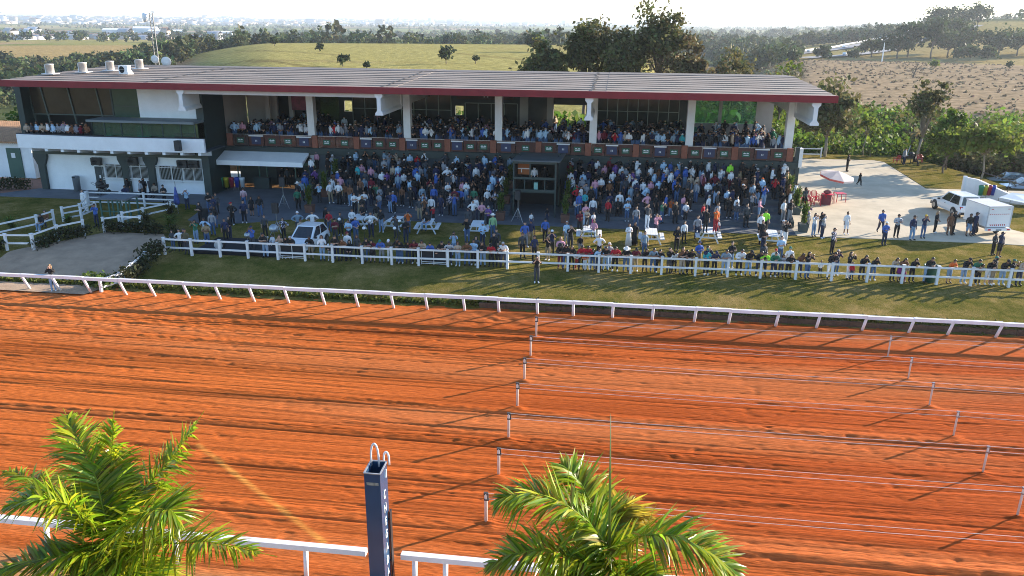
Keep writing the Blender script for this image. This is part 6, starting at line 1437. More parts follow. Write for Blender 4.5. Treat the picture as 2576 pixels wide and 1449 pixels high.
CROWD = '''
-43.49 62.28 0.64 bg dg l t 0.97 37 G
-40.27 61.07 0.64 k dg l s 0.95 -14 G
-38.84 61.09 0.64 k k d s 0.98 -12 G
-39.59 63.18 0.64 dg dg d s 0.72 -3 G
-38.28 61.76 0.64 bg dg l t 0.93 -4 G
23.62 84.67 0.64 k k d x 0.99 58 G
22.83 77.24 0.64 k k d w 0.68 31 G
30.88 90.15 0.64 gy n d s 1.00 45 G
31.84 89.88 0.64 k k d t 0.95 53 G
15.45 65.92 0.64 dg k d w 1.04 23 G
-25.54 66.00 2.64 p k l s 0.89 -21 B
-23.70 64.90 2.31 st lb cW x 1.05 3 B
-24.19 65.31 2.64 k k d s 0.98 -6 B
-23.93 64.28 2.31 k k d s 0.95 -28 B
-22.77 64.90 2.31 k k l s 0.95 12 B
-25.34 64.15 2.31 w n d s 0.92 -10 B
-25.07 62.13 1.64 n n d s 0.96 7 B
-24.92 61.45 1.30 b de d s 0.99 28 B
-24.16 61.85 1.64 v n d p 1.00 8 B
-24.14 61.45 1.30 k k d x 0.92 -25 B
-22.30 62.60 1.64 k k d s 1.01 14 B
-22.66 61.45 1.30 w k l s 0.89 14 B
-21.90 61.45 1.30 p k cK s 0.99 4 B
-21.58 63.47 1.97 k k d s 1.00 9 B
-20.93 63.00 1.97 t k d x 0.96 -36 B
-20.83 63.75 1.97 p de d f 0.97 18 B
-22.24 62.60 1.64 k k d s 0.93 -7 B
-22.66 66.00 2.64 k de cW s 0.90 31 B
-22.77 64.90 2.31 k k l x 0.96 8 B
-20.50 64.90 2.31 dg de d f 0.98 -3 B
-18.14 63.75 1.97 bg gy l s 0.94 2 B
-17.69 63.75 1.97 c v d s 0.98 7 B
-17.07 63.19 1.97 k k l s 0.95 35 B
-16.83 63.67 1.97 k k d p 0.93 12 B
-16.50 63.75 1.97 k k d p 0.96 -12 B
-16.55 65.70 2.64 r k l x 0.87 18 B
-15.88 65.30 2.64 k n l x 0.91 -5 B
-15.80 62.60 1.64 c k d s 1.00 -11 B
-15.87 63.75 1.97 gy k l s 0.95 6 B
-18.78 62.60 1.64 w k l f 0.97 26 B
-18.36 62.60 1.64 v k l s 0.92 24 B
-19.74 63.75 1.97 gy k l t 0.94 10 B
-21.08 61.45 1.30 dg k d s 0.98 21 B
-19.91 61.45 1.30 gb k d s 0.94 12 B
-19.12 60.80 1.30 m k d s 1.03 2 B
-18.17 61.45 1.30 k n d x 0.99 0 B
-17.78 62.29 1.64 k k l s 0.92 -12 B
-17.22 61.85 1.64 gb de o s 0.93 6 B
-16.95 62.60 1.64 w k l f 0.92 23 B
-15.72 61.29 1.30 k n d x 1.04 -19 B
-15.14 61.85 1.64 k k l s 0.97 11 B
-16.06 61.41 1.30 c k l s 0.95 52 B
-14.49 61.45 1.30 m k l p 0.99 13 B
-14.25 62.60 1.64 k gy l s 0.95 -30 B
-13.54 62.54 1.64 k k cW s 1.01 -5 B
-12.83 62.60 1.64 w k l p 0.95 9 B
-12.20 65.30 2.64 k w l f 0.98 44 B
-13.05 65.30 2.64 k k l t 0.98 30 B
-14.32 64.15 2.31 k k d x 0.98 16 B
-13.96 64.15 2.31 gy k l s 0.97 -17 B
-14.27 60.72 1.30 dg k l p 0.95 21 B
-11.85 61.45 1.30 p k l s 0.93 6 B
-11.51 61.24 1.30 w lb l x 0.94 1 B
-10.99 61.45 1.30 k k d p 0.96 19 B
-10.87 62.03 1.64 k k l s 1.00 -2 B
-10.36 62.60 1.64 k k d p 1.03 -14 B
-10.97 62.45 1.64 k k l s 0.91 -8 B
-11.02 61.45 1.30 k k d p 0.99 17 B
-10.35 61.45 1.30 k k d s 0.99 -3 B
-9.65 61.45 1.30 c k l s 0.93 31 B
-8.93 61.00 1.30 k k cM p 1.02 12 B
-9.68 64.15 2.31 pt w d t 1.00 14 B
-8.73 61.85 1.64 w gy d p 1.05 24 B
-3.52 66.00 2.64 st k cW s 0.95 35 B
-3.59 64.86 2.31 m v d x 1.04 37 B
-2.84 66.00 2.64 k k d p 0.95 25 B
-2.64 64.27 2.31 k k l p 0.93 34 B
-3.08 63.75 1.97 n n d s 1.02 66 B
-3.42 63.23 1.97 w k l s 0.96 23 B
-3.53 61.85 1.64 b k d s 0.99 31 B
-2.86 61.45 1.30 g k d s 0.97 32 B
-2.45 62.23 1.64 gy k d s 0.99 10 B
-2.09 61.45 1.30 gy k d v 1.01 25 B
-0.96 62.50 1.64 w k d f 1.02 19 B
-1.42 63.00 1.97 k k d x 1.01 -6 B
-1.37 65.30 2.64 w m l x 0.96 46 B
-0.77 64.90 2.31 p dg l s 0.96 31 B
-0.33 66.00 2.64 m k cR s 1.02 15 B
0.34 66.00 2.64 k k d p 0.95 33 B
0.11 64.90 2.31 v k d s 1.03 39 B
0.62 64.90 2.31 w k l s 0.94 36 B
-0.07 63.75 1.97 w de d s 1.00 8 B
-0.30 61.85 1.64 br k cW s 0.90 12 B
0.36 63.00 1.97 k k d f 0.94 20 B
1.00 62.60 1.64 dg k d s 0.95 15 B
3.20 66.00 2.64 k br d p 1.01 63 B
4.61 66.00 2.64 b b l s 0.93 45 B
5.26 66.00 2.64 c lb d p 0.95 49 B
4.18 64.90 2.31 w k l s 0.96 38 B
4.96 64.90 2.31 kh k d s 1.01 100 B
2.66 65.79 2.64 k dg d x 0.95 62 B
1.84 65.30 2.64 w gy cK g 1.02 66 B
1.52 65.30 2.64 k k d s 0.96 68 B
1.50 63.75 1.97 v n d s 1.01 45 B
3.22 63.75 1.97 c n d s 0.98 51 B
3.94 63.75 1.97 b k d p 1.02 63 B
4.51 63.70 1.97 w k d s 1.06 41 B
1.72 62.60 1.64 w k n s 1.01 40 B
0.99 62.57 1.64 dg n d s 1.02 50 B
3.53 62.60 1.64 c k cK s 0.97 23 B
3.94 62.60 1.64 k k cK s 0.96 52 B
4.76 62.60 1.64 b n cN s 1.04 61 B
2.20 63.75 1.97 k k d p 0.75 26 B
1.38 61.45 1.30 gb gy d s 0.97 48 B
2.58 61.45 1.30 c k d h 0.99 48 B
3.31 61.45 1.30 k k cK x 1.02 50 B
4.01 61.45 1.30 k k l s 0.93 11 B
4.90 61.85 1.64 k de d p 0.98 15 B
5.82 62.60 1.64 dg dg n s 0.98 51 B
6.52 63.00 1.97 bg k d s 0.94 42 B
6.99 63.00 1.97 m k d x 0.97 79 B
7.00 65.30 2.64 k lb cK s 1.00 10 B
7.62 65.88 2.64 w n d s 1.00 51 B
8.14 66.00 2.64 n k d p 0.98 37 B
6.69 66.00 2.64 k k d s 1.00 56 B
8.12 62.60 1.64 dg k d s 1.00 26 B
9.25 65.30 2.64 ne m d s 0.97 15 B
9.20 64.15 2.31 w m d s 0.93 33 B
9.41 66.00 2.64 k k d x 0.95 36 B
10.15 65.30 2.64 k k d s 1.06 52 B
10.48 66.00 2.64 k k d s 0.95 4 B
11.36 66.00 2.64 w de d x 0.95 17 B
10.01 64.90 2.31 kh k l f 0.87 55 B
10.57 64.88 2.31 k k d p 0.96 50 B
10.77 63.18 1.97 k k d s 1.06 47 B
9.45 63.00 1.97 k k n x 0.98 49 B
10.11 63.00 1.97 br k d s 0.97 27 B
9.83 61.85 1.64 k k cW p 0.97 63 B
11.44 63.00 1.97 c k cO x 0.97 18 B
8.68 61.45 1.30 c k n f 0.94 24 B
9.07 61.45 1.30 n k d s 0.98 51 B
5.66 61.45 1.30 k k l s 0.96 64 B
12.61 66.00 2.64 k k d s 1.01 25 B
13.19 66.00 2.64 k k d s 1.05 74 B
13.51 66.00 2.64 m k d p 0.95 2 B
13.43 65.30 2.64 w n cW p 1.02 39 B
12.01 65.30 2.64 dg k l x 0.94 40 B
12.50 64.90 2.31 w n cN x 1.03 76 B
13.11 63.46 1.97 n n d s 1.01 47 B
13.48 64.15 2.31 kh k d s 0.99 61 B
12.78 62.10 1.64 k k l s 0.89 72 B
13.40 62.53 1.64 br k d s 0.97 54 B
13.92 62.60 1.64 w k cK x 0.99 66 B
13.17 60.70 1.30 w n cK s 1.02 89 B
12.56 60.70 1.30 k k d p 0.97 33 B
'''
# ================================================================== people
SHIRT = dict(k=('black', (.012,.012,.014)), w=('white', (.72,.73,.75)), b=('blue', (.05,.12,.40)), c=('light blue', (.38,.55,.72)), n=('navy', (.02,.028,.075)), r=('red', (.42,.012,.025)), m=('maroon', (.13,.012,.025)),
  g=('green', (.03,.16,.09)), lg=('pale green', (.26,.46,.24)), y=('yellow', (.6,.45,.03)), o=('orange', (.62,.13,.02)), p=('pink', (.56,.28,.36)), v=('purple', (.15,.07,.25)), t=('teal', (.04,.36,.40)), gy=('grey', (.27,.28,.31)), gb=('grey blue', (.20,.28,.36)),
  dg=('dark grey', (.055,.06,.07)), br=('brown', (.16,.07,.035)), bg=('beige', (.42,.33,.25)), kh=('khaki', (.30,.22,.13)), ol=('olive', (.09,.085,.05)), ne=('neon green', (.35,.85,.05)), st=('navy striped', None), rw=('red striped', None), wm=('white maroon', None), pt=('patterned', None))
PANT = dict(k=('black trousers', (.012,.012,.014), 'L'), n=('navy trousers', (.018,.026,.06), 'L'), dg=('dark grey trousers', (.05,.052,.06), 'L'), gy=('grey trousers', (.22,.23,.25), 'L'), de=('blue jeans', (.055,.11,.22), 'L'), lb=('light jeans', (.22,.33,.48), 'L'), b=('blue trousers', (.1,.2,.42), 'L'), w=('white trousers', (.68,.69,.71), 'L'), kh=('khaki trousers', (.28,.22,.14), 'L'), br=('brown trousers', (.14,.065,.035), 'L'), bg=('beige trousers', (.40,.32,.24), 'L'),
  m=('maroon trousers', (.12,.015,.03), 'L'), r=('red trousers', (.35,.02,.03), 'L'), p=('pink trousers', (.5,.06,.22), 'L'), v=('purple skirt', (.2,.02,.19), 'S'), sk=('black skirt', (.015,.013,.018), 'S'), lb2=('denim shorts', (.16,.25,.38), 'H'), w2=('white shorts', (.65,.66,.68), 'H'), W2=('long white shorts', (.7,.71,.74), 'H'), k2=('black shorts', (.012,.012,.014), 'H'), W=('long white dress', (.7,.68,.66), 'D'), K=('long black dress', (.015,.014,.016), 'D'))
HAIR = dict(d=('short dark hair', (.014,.010,.008), 's'), l=('long dark hair', (.013,.009,.007), 'l'), o=('long brown hair', (.07,.035,.018), 'l'), b=('long blonde hair', (.30,.19,.09), 'l'), n=('shaved head', (.03,.022,.018), 'n'), g=('grey hair', (.40,.39,.38), 's'))
CAP = dict(K=('black cap', (.013,.013,.015)), W=('white cap', (.72,.72,.74)), R=('red cap', (.4,.015,.02)), N=('navy cap', (.02,.03,.08)), G=('green cap', (.03,.16,.12)), Y=('yellow cap', (.62,.40,.03)), O=('orange cap', (.62,.12,.02)), B=('light blue cap', (.25,.42,.6)), M=('maroon cap', (.15,.02,.03)))
HAT = dict(W=('white cowboy hat', (.72,.70,.66)), B=('black straw hat', (.02,.02,.02)))
POSE = dict(s='standing', x='arms crossed', p='hands at face', h='hands on hips', f='hands clasped', v='shading eyes', g='pointing', w='walking', l='leaning forward', t='sitting', c='crouching')
def clothmat(name, rgb, rough=.85):
    return mat('cloth_' + name.replace(' ', '_'), rgb, rough, .12, 9, .004, 40)
def stripes(name, a, b_, sc_, axis='Z', second=None):
    if name in MATS: return MATS[name]
    m = bpy.data.materials.new(name); m.use_nodes = True; t = m.node_tree; b = t.nodes['Principled BSDF']; b.inputs['Roughness'].default_value = .85
    tc = t.nodes.new('ShaderNodeTexCoord'); wv = t.nodes.new('ShaderNodeTexWave'); wv.bands_direction = axis; wv.inputs['Scale'].default_value = sc_; r = t.nodes.new('ShaderNodeValToRGB'); r.color_ramp.interpolation = 'CONSTANT'
    r.color_ramp.elements[0].color = (*a, 1); r.color_ramp.elements[1].color = (*b_, 1); r.color_ramp.elements[1].position = .5
    if second: wv = t.nodes.new('ShaderNodeTexVoronoi'); wv.inputs['Scale'].default_value = sc_
    t.links.new(tc.outputs['Object'], wv.inputs['Vector']); t.links.new(wv.outputs[0] if not second else wv.outputs['Distance'], r.inputs[0]); t.links.new(r.outputs[0], b.inputs['Base Color']); MATS[name] = m; return m
SMAT = {k_: clothmat(v_[0], v_[1]) for k_, v_ in SHIRT.items() if v_[1]}
SMAT['st'] = stripes('cloth_striped_navy', (.66,.67,.7), (.02,.025,.06), 4.2); SMAT['rw'] = stripes('cloth_striped_red', (.6,.55,.58), (.30,.02,.06), 3.6); SMAT['wm'] = stripes('cloth_white_maroon', (.2,.015,.03), (.7,.7,.7), .62); SMAT['pt'] = stripes('cloth_patterned', (.55,.52,.6), (.03,.03,.05), 11, second=True)
SMATC = dict(SMAT); AVG = dict(st=(.3,.3,.34), rw=(.4,.2,.25), wm=(.45,.3,.32), pt=(.2,.19,.22))
PMAT = {k_: clothmat(v_[0], v_[1]) for k_, v_ in PANT.items()}
HMAT = {k_: mat('hair_' + v_[0].replace(' ', '_'), v_[1], .5, .25, 12) for k_, v_ in HAIR.items()}
CMAT = {k_: clothmat(v_[0], v_[1]) for k_, v_ in CAP.items()}; TMAT = {k_: clothmat(v_[0], v_[1]) for k_, v_ in HAT.items()}
SKIN = [mat('skin_' + n_, c_, .55, .08, 6) for n_, c_ in (('fair', (.50,.30,.21)), ('tan', (.36,.19,.12)), ('brown', (.20,.10,.06)))]
EYEM = mat('dark_eyes', (.01,.008,.008), .3, .1, 3); LIPM = mat('lips', (.28,.09,.08), .5, .1, 3); SHOEK = mat('dark_shoes', (.015,.014,.014), .6, .2, 6); SHOEW = mat('white_shoes', (.68,.68,.69), .6, .06, 6)
V3 = Vector
def skeleton(pose):
    J = dict(pel=(0,0,.95), wai=(0,0,1.09), che=(0,-.01,1.28), nek=(0,.0,1.43), nk2=(0,-.01,1.50), hea=(0,-.02,1.60), top=(0,-.01,1.685))
    for s, n_ in ((1,'L'),(-1,'R')):
        J.update({'sho'+n_:(.175*s,0,1.385), 'elb'+n_:(.235*s,.03,1.11), 'wri'+n_:(.24*s,-.05,.87), 'hip'+n_:(.09*s,0,.88), 'kne'+n_:(.10*s,-.015,.49), 'ank'+n_:(.105*s,.02,.08), 'toe'+n_:(.125*s,-.16,.035)})
    def A(n_, e, w_): J['elb'+n_] = e; J['wri'+n_] = w_
    if pose == 's': J['kneL'] = (.12,-.05,.49); J['ankL'] = (.15,-.03,.08); J['toeL'] = (.19,-.20,.035)
    if pose == 'x': A('L',(.25,-.03,1.12),(-.06,-.22,1.15)); A('R',(-.25,-.03,1.12),(.07,-.19,1.19))
    if pose == 'p': A('L',(.25,-.20,1.27),(.07,-.26,1.52)); A('R',(-.25,-.20,1.27),(-.07,-.26,1.53))
    if pose == 'h': A('L',(.40,.07,1.16),(.19,-.03,1.02)); A('R',(-.40,.07,1.16),(-.19,-.03,1.02))
    if pose == 'f': A('L',(.25,-.01,1.12),(.04,-.2,1.0)); A('R',(-.25,-.01,1.12),(-.04,-.21,1.0))
    if pose == 'v': A('R',(-.36,-.13,1.47),(-.12,-.19,1.64))
    if pose == 'g': A('R',(-.30,-.24,1.40),(-.38,-.47,1.45))
    if pose == 'w':
        J.update(kneL=(.1,-.17,.52), ankL=(.1,-.22,.11), toeL=(.1,-.39,.07), kneR=(-.1,.07,.48), ankR=(-.1,.33,.17), toeR=(-.1,.20,.05)); A('L',(.24,.14,1.13),(.24,.12,.90)); A('R',(-.24,-.12,1.13),(-.22,-.28,.96))
    if pose == 'l':
        J.update(pel=(0,.10,.94), wai=(0,.05,1.08), che=(0,-.05,1.25), nek=(0,-.14,1.38), nk2=(0,-.18,1.43), hea=(0,-.235,1.515), top=(0,-.25,1.60))
        for s, n_ in ((1,'L'),(-1,'R')): J.update({'sho'+n_:(.175*s,-.10,1.335), 'hip'+n_:(.09*s,.10,.87), 'kne'+n_:(.11*s,.07,.49), 'ank'+n_:(.13*s,.08,.08), 'toe'+n_:(.15*s,-.10,.035)}); A(n_, (.28*s,-.15,1.125+.01*s), (.08*s,-.34,1.145+.015*s))
    if pose == 't':
        J.update(pel=(0,0,.50), wai=(0,0,.64), che=(0,-.03,.83), nek=(0,-.03,.98), nk2=(0,-.05,1.04), hea=(0,-.07,1.135), top=(0,-.07,1.22))
        for s, n_ in ((1,'L'),(-1,'R')): J.update({'sho'+n_:(.175*s,-.03,.93), 'hip'+n_:(.1*s,-.03,.47), 'kne'+n_:(.13*s,-.44,.47), 'ank'+n_:(.13*s,-.42,.08), 'toe'+n_:(.14*s,-.58,.035)}); A(n_, (.25*s,-.10,.68), (.11*s,-.34,.58))
    if pose == 'c':
        J.update(pel=(0,.12,.27), wai=(0,.06,.40), che=(0,-.05,.57), nek=(0,-.12,.68), nk2=(0,-.16,.72), hea=(0,-.22,.79), top=(0,-.25,.865))
        for s, n_ in ((1,'L'),(-1,'R')): J.update({'sho'+n_:(.17*s,-.08,.64), 'hip'+n_:(.1*s,.10,.25), 'kne'+n_:(.16*s,-.26,.43), 'ank'+n_:(.14*s,-.03,.08), 'toe'+n_:(.15*s,-.2,.035)}); A(n_, (.24*s,-.26,.42), (.10*s,-.42,.22))
    return J
BONES = [('pel','wai','belly'),('wai','che','torso'),('che','nek','torso'),('nek','nk2','head'),('nk2','hea','head'),('hea','top','head')]
for n_ in 'LR': BONES += [('che','sho'+n_,'torso'),('sho'+n_,'elb'+n_,'uarm'),('elb'+n_,'wri'+n_,'farm'),('pel','hip'+n_,'hips'),('hip'+n_,'kne'+n_,'thigh'),('kne'+n_,'ank'+n_,'calf'),('ank'+n_,'toe'+n_,'foot')]
RAD = dict(pel=(.145,.115), wai=(.132,.10), che=(.155,.115), nek=(.075,.07), nk2=(.055,.057), hea=(.082,.098), top=(.058,.066), sho=(.068,.068), elb=(.044,.044), wri=(.030,.027), hip=(.092,.098), kne=(.060,.062), ank=(.042,.045), toe=(.036,.03))
CACHE = {}
def pose_mesh(pose, lvl):
    """one continuous skinned surface grown round the posed skeleton; labels say which limb each vertex belongs to"""
    if (pose, lvl) in CACHE: return CACHE[pose, lvl]
    J = skeleton(pose); names = list(J); idx = {n_: i for i, n_ in enumerate(names)}
    me = bpy.data.meshes.new('skeleton'); me.from_pydata([J[n_] for n_ in names], [(idx[a], idx[b_]) for a, b_, _ in BONES], []); bb = bmesh.new(); bb.from_mesh(me); bb.verts.layers.skin.verify(); bb.to_mesh(me); bb.free()
    o = bpy.data.objects.new('skeleton', me); C.objects.link(o)
    md = o.modifiers.new('skin', 'SKIN'); md.use_smooth_shade = True; md.branch_smoothing = .4
    for i, n_ in enumerate(names):
        sv = me.skin_vertices[0].data[i]; sv.radius = RAD[n_ if n_ in RAD else n_[:-1]]; sv.use_root = (n_ == 'pel')
    if lvl: s_ = o.modifiers.new('sub', 'SUBSURF'); s_.levels = s_.render_levels = lvl
    bpy.context.view_layer.update(); ev = o.evaluated_get(bpy.context.evaluated_depsgraph_get()); m2 = bpy.data.meshes.new_from_object(ev)
    V = np.array([v.co for v in m2.vertices]); N = np.array([v.normal for v in m2.vertices]); F = [tuple(p.vertices) for p in m2.polygons]
    bpy.data.objects.remove(o); bpy.data.meshes.remove(m2)
    best = np.full(len(V), 9.); lab = np.zeros(len(V), int); LN = ['belly','torso','head','uarm','farm','hips','thigh','calf','foot']
    for a, b_, l_ in BONES:
        A = np.array(J[a]); D = np.array(J[b_]) - A; u = np.clip(((V - A) @ D) / (D @ D), 0, 1); r_ = .5 * (np.mean(RAD[a if a in RAD else a[:-1]]) + np.mean(RAD[b_ if b_ in RAD else b_[:-1]]))
        d = np.linalg.norm(V - (A + u[:, None] * D), axis=1) / r_; w_ = d < best; best[w_] = d[w_]; lab[w_] = LN.index(l_)
    CACHE[pose, lvl] = (J, V, N, F, lab, LN); return CACHE[pose, lvl]
def shell(pose, lvl, keep, off):
    J, V, N, F, lab, LN = pose_mesh(pose, lvl); ks = {LN.index(q) for q in keep}
    fs = [f for f in F if sum(lab[i] in ks for i in f) * 2 >= len(f)]; used = sorted({i for f in fs for i in f}); mp = {j: q for q, j in enumerate(used)}
    return V[used] + N[used] * off, [tuple(mp[i] for i in f) for f in fs]
PIECES = {'short_shirt': (('torso','belly','uarm'), .017), 'long_shirt': (('torso','belly','uarm','farm'), .017), 'L': (('hips','thigh','calf','belly'), .011), 'H': (('hips','thigh','belly'), .016), 'shoes': (('foot',), .010)}
def headframe(J):
    a, b_ = V3(J['nk2']), V3(J['top']); z = (b_ - a).normalized(); x = V3((1,0,0)); y = z.cross(x).normalized(); M = Matrix((x, y, z)).transposed().to_4x4(); M.translation = V3(J['hea']) + z * .012; return M
def hairgeo(kind):
    M_ = MB()
    def cap_part(rx, ry, rz_, keep, c=(0,0,0), n=14, k=9):
        T = MB(); T.ell(c, (rx, ry, rz_), 0, n, k); M_.add(T.v, [f for f in T.f if keep(sum((V3(T.v[i]) for i in f), V3()) / 4)])
    if kind in ('s', 'l', 'n'):
        g = .012 if kind != 'n' else .003
        cap_part(.083 + g, .100 + g, .118 + g, lambda p: p.z > .055 or (p.y > .0 and p.z > -.055))
    if kind == 'l': cap_part(.092, .055, .17, lambda p: True, (0, .062, -.10)); cap_part(.03, .05, .12, lambda p: True, (.085, .02, -.07)); cap_part(.03, .05, .12, lambda p: True, (-.085, .02, -.07))
    if kind == 'cap':
        cap_part(.098, .115, .125, lambda p: p.z > .028, n=14, k=10); n = 9; rim = [(.088*math.cos(a), -.085 - .11*math.sin(a), .04 - .02*math.sin(a)) for a in np.linspace(0, math.pi, n)]; M_.add(rim + [(x, y*.9 + .0, z + .012) for x, y, z in rim], [(i, i+1, n+i+1, n+i) for i in range(n-1)] + [tuple(range(n)), tuple(range(2*n-1, n-1, -1))])
        cap_part(.088, .104, .10, lambda p: p.y > .0 and -.06 < p.z < .03)
    if kind == 'hat': M_.lathe([(.20, .05), (.21, .04), (.10, .05), (.098, .13), (.07, .165), (.0, .16)], n=16, cap=False)
    return M_
MESHC = {}
def getmesh(key, build):
    if key not in MESHC: MESHC[key] = build()
    return MESHC[key]
def tomesh(name, V, F, mi=None, nslots=1):
    me = bpy.data.meshes.new(name); me.from_pydata([tuple(v) for v in V], [], F); me.polygons.foreach_set('use_smooth', [True] * len(F))
    for _ in range(nslots): me.materials.append(None)
    if mi is not None: me.polygons.foreach_set('material_index', mi)
    me.update(); return me
def bodymesh(pose):
    J, V, N, F, lab, LN = pose_mesh(pose, 1); M_ = MB(); M_.add([tuple(v) for v in V], F)
    Hm = headframe(J)
    def hp(p): return Hm @ V3(p)
    for c_, r_, mi in (((0,-.098,-.012), (.014,.022,.022), 0), ((.088,.005,-.01), (.012,.025,.032), 0), ((-.088,.005,-.01), (.012,.025,.032), 0), ((.031,-.086,.018), (.014,.012,.008), 1), ((-.031,-.086,.018), (.014,.012,.008), 1), ((0,-.090,-.052), (.022,.010,.006), 2)):
        M_.ell(hp(c_), r_, mi, 7, 4)
    for n_, s in (('L', 1), ('R', -1)):                                  # palm, four curled fingers and a thumb from the side of the palm
        w_ = V3(J['wri'+n_]); d = (w_ - V3(J['elb'+n_])).normalized(); side = d.cross(V3((0,1,0)) if abs(d.y) < .8 else V3((0,0,1))).normalized() ; nr = side.cross(d).normalized()
        M_.tube([w_ - d*.02, w_ + d*.04, w_ + d*.085], [.026, .036, .03], 8)
        for q in range(4):
            b0 = w_ + d*.075 + side * (.027 - .018*q); L_ = (.068, .078, .072, .056)[q]; M_.tube([b0, b0 + d*L_*.45 + nr*.006, b0 + d*L_*.8 + nr*.026, b0 + d*L_*.9 + nr*.045], [.0095, .009, .008, .006], 6)
        b0 = w_ + d*.025 + side*.03; M_.tube([b0, b0 + side*.028 + d*.022 + nr*.01, b0 + side*.034 + d*.052 + nr*.022], [.012, .010, .007], 6)
    return tomesh('person', M_.v, M_.f, M_.m, 3)
def lathe_skirt(pose, z1, r1):
    J = skeleton(pose); p = J['pel']; M_ = MB(); M_.lathe([(.150, .16), (.175, 0), (.19, -.12), (r1, z1), (r1 - .015, z1)], (p[0], p[1], p[2]), 14, cap=False); return [(x, (y - p[1]) * .82 + p[1], z) for x, y, z in M_.v], M_.f
def setm(o, i, m): s_ = o.material_slots[i]; s_.link = 'OBJECT'; s_.material = m
def child(name, key, build, m, parent):
    o = bpy.data.objects.new(name, getmesh(key, build)); C.objects.link(o); o.parent = parent; setm(o, 0, m); return o
prs = [l_.split() for l_ in PEOPLE.strip().split('\n')]; prng = random.Random(3)
recs = []
for (X, Y, Z, sh, pa, ha, po, s_, fc, zn) in prs:
    recs.append(dict(X=float(X), Y=float(Y), Z=float(Z), sh=sh, pa=pa, ha=ha, po=po, s=float(s_), fc=float(fc), zn=zn))
def zone_text(r):
    X, Y, zn = r['X'], r['Y'], r['zn']
    if zn == 'L': return 'at the white fence' if r['po'] != 't' else 'on the white fence'
    if zn == 'T': return 'on a picnic table'
    if zn == 'B': return ('on pavement below terraces', 'on first terrace step', 'on second terrace step')[int(np.clip(round((r['Z'] - .632) / .335), 0, 2))]
    if Y > 85: return 'at the plaza back'
    if X > 13.4 and Y > 57: return 'on the sunlit plaza'
    if X > 13.4: return 'on the right lawn'
    if X < -34: return 'by the office wing' if Y > 57 else 'near the paddock'
    if X < -20 and Y > 56: return 'by the entrance'
    if X < -20: return 'by the black stage'
    return 'on the lawn'
def lab_hair(r):
    h_ = r['ha']
    if h_[0] == 'c': return CAP[h_[1]][0]
    if h_[0] == 'h': return HAT[h_[1]][0]
    return HAIR[h_][0]
for r in recs:
    r['zt'] = zone_text(r); r['kid'] = r['s'] < .86; r['who'] = 'child' if r['kid'] else 'person'; r['dress'] = PANT[r['pa']][2] == 'D'
zs = {}
for r in recs: zs.setdefault(r['zt'], []).append(r)
for z_ in zs.values():
    z_.sort(key=lambda r: r['X'])
    for i, r in enumerate(z_): r['l'] = z_[i-1] if i else None; r['r'] = z_[i+1] if i + 1 < len(z_) else None
def nb(q): return (PANT[q['pa']][0] if q['dress'] else SHIRT[q['sh']][0])
def cands(r):
    sh = PANT[r['pa']][0] if r['dress'] else SHIRT[r['sh']][0] + ' top'; po = POSE[r['po']]; pa = PANT[r['pa']][0]; w_ = r['who']; zt = r['zt']; ha = lab_hair(r)
    yield f"{w_} in {sh} with {ha}, {po}, {zt}"
    yield f"{w_} in {sh} and {pa}, {po}, {zt}"
    yield f"{w_} in {sh}, {pa}, {ha}, {po}, {zt}"
    l_, q = r['l'], r['r']
    yield f"{w_} in {sh}, {po}, {zt}"
    if l_ and q: yield f"{w_} in {sh}, {po}, {zt}, between {nb(l_)} and {nb(q)} tops"; yield f"{w_} in {sh}, {ha}, {zt}, between {nb(l_)} and {nb(q)} tops"; yield f"{w_} in {sh}, {pa}, {zt}, between {nb(l_)} and {nb(q)} tops"
    if q: yield f"{w_} in {sh}, {ha}, {zt}, left of {nb(q)} top with {lab_hair(q)}"
    if l_: yield f"{w_} in {sh}, {ha}, {zt}, right of {nb(l_)} top with {lab_hair(l_)}"
    same = [k_ for k_ in zs[zt] if k_['sh'] == r['sh']]; i = same.index(r) + 1; od = ('first','second','third','fourth','fifth','sixth','seventh','eighth','ninth','tenth','eleventh','twelfth')
    for q2, e in ((i, 'left'), (len(same) - i + 1, 'right')):
        if q2 <= 12: yield f"{w_} in {sh}, {od[q2-1]} {SHIRT[r['sh']][0]} one from the {e}, {zt}"
cnt = {}
for r in recs:
    r['c'] = [c_ for c_ in cands(r) if len(c_.replace(',', '').split()) <= 16]
    for c_ in set(r['c']): cnt[c_] = cnt.get(c_, 0) + 1
taken = set()
for r in sorted(recs, key=lambda r: len(r['c'])):
    r['label'] = next((c_ for c_ in r['c'] if cnt[c_] == 1 and c_ not in taken), None) or next((c_ for c_ in r['c'] if c_ not in taken), r['c'][0]); taken.add(r['label'])
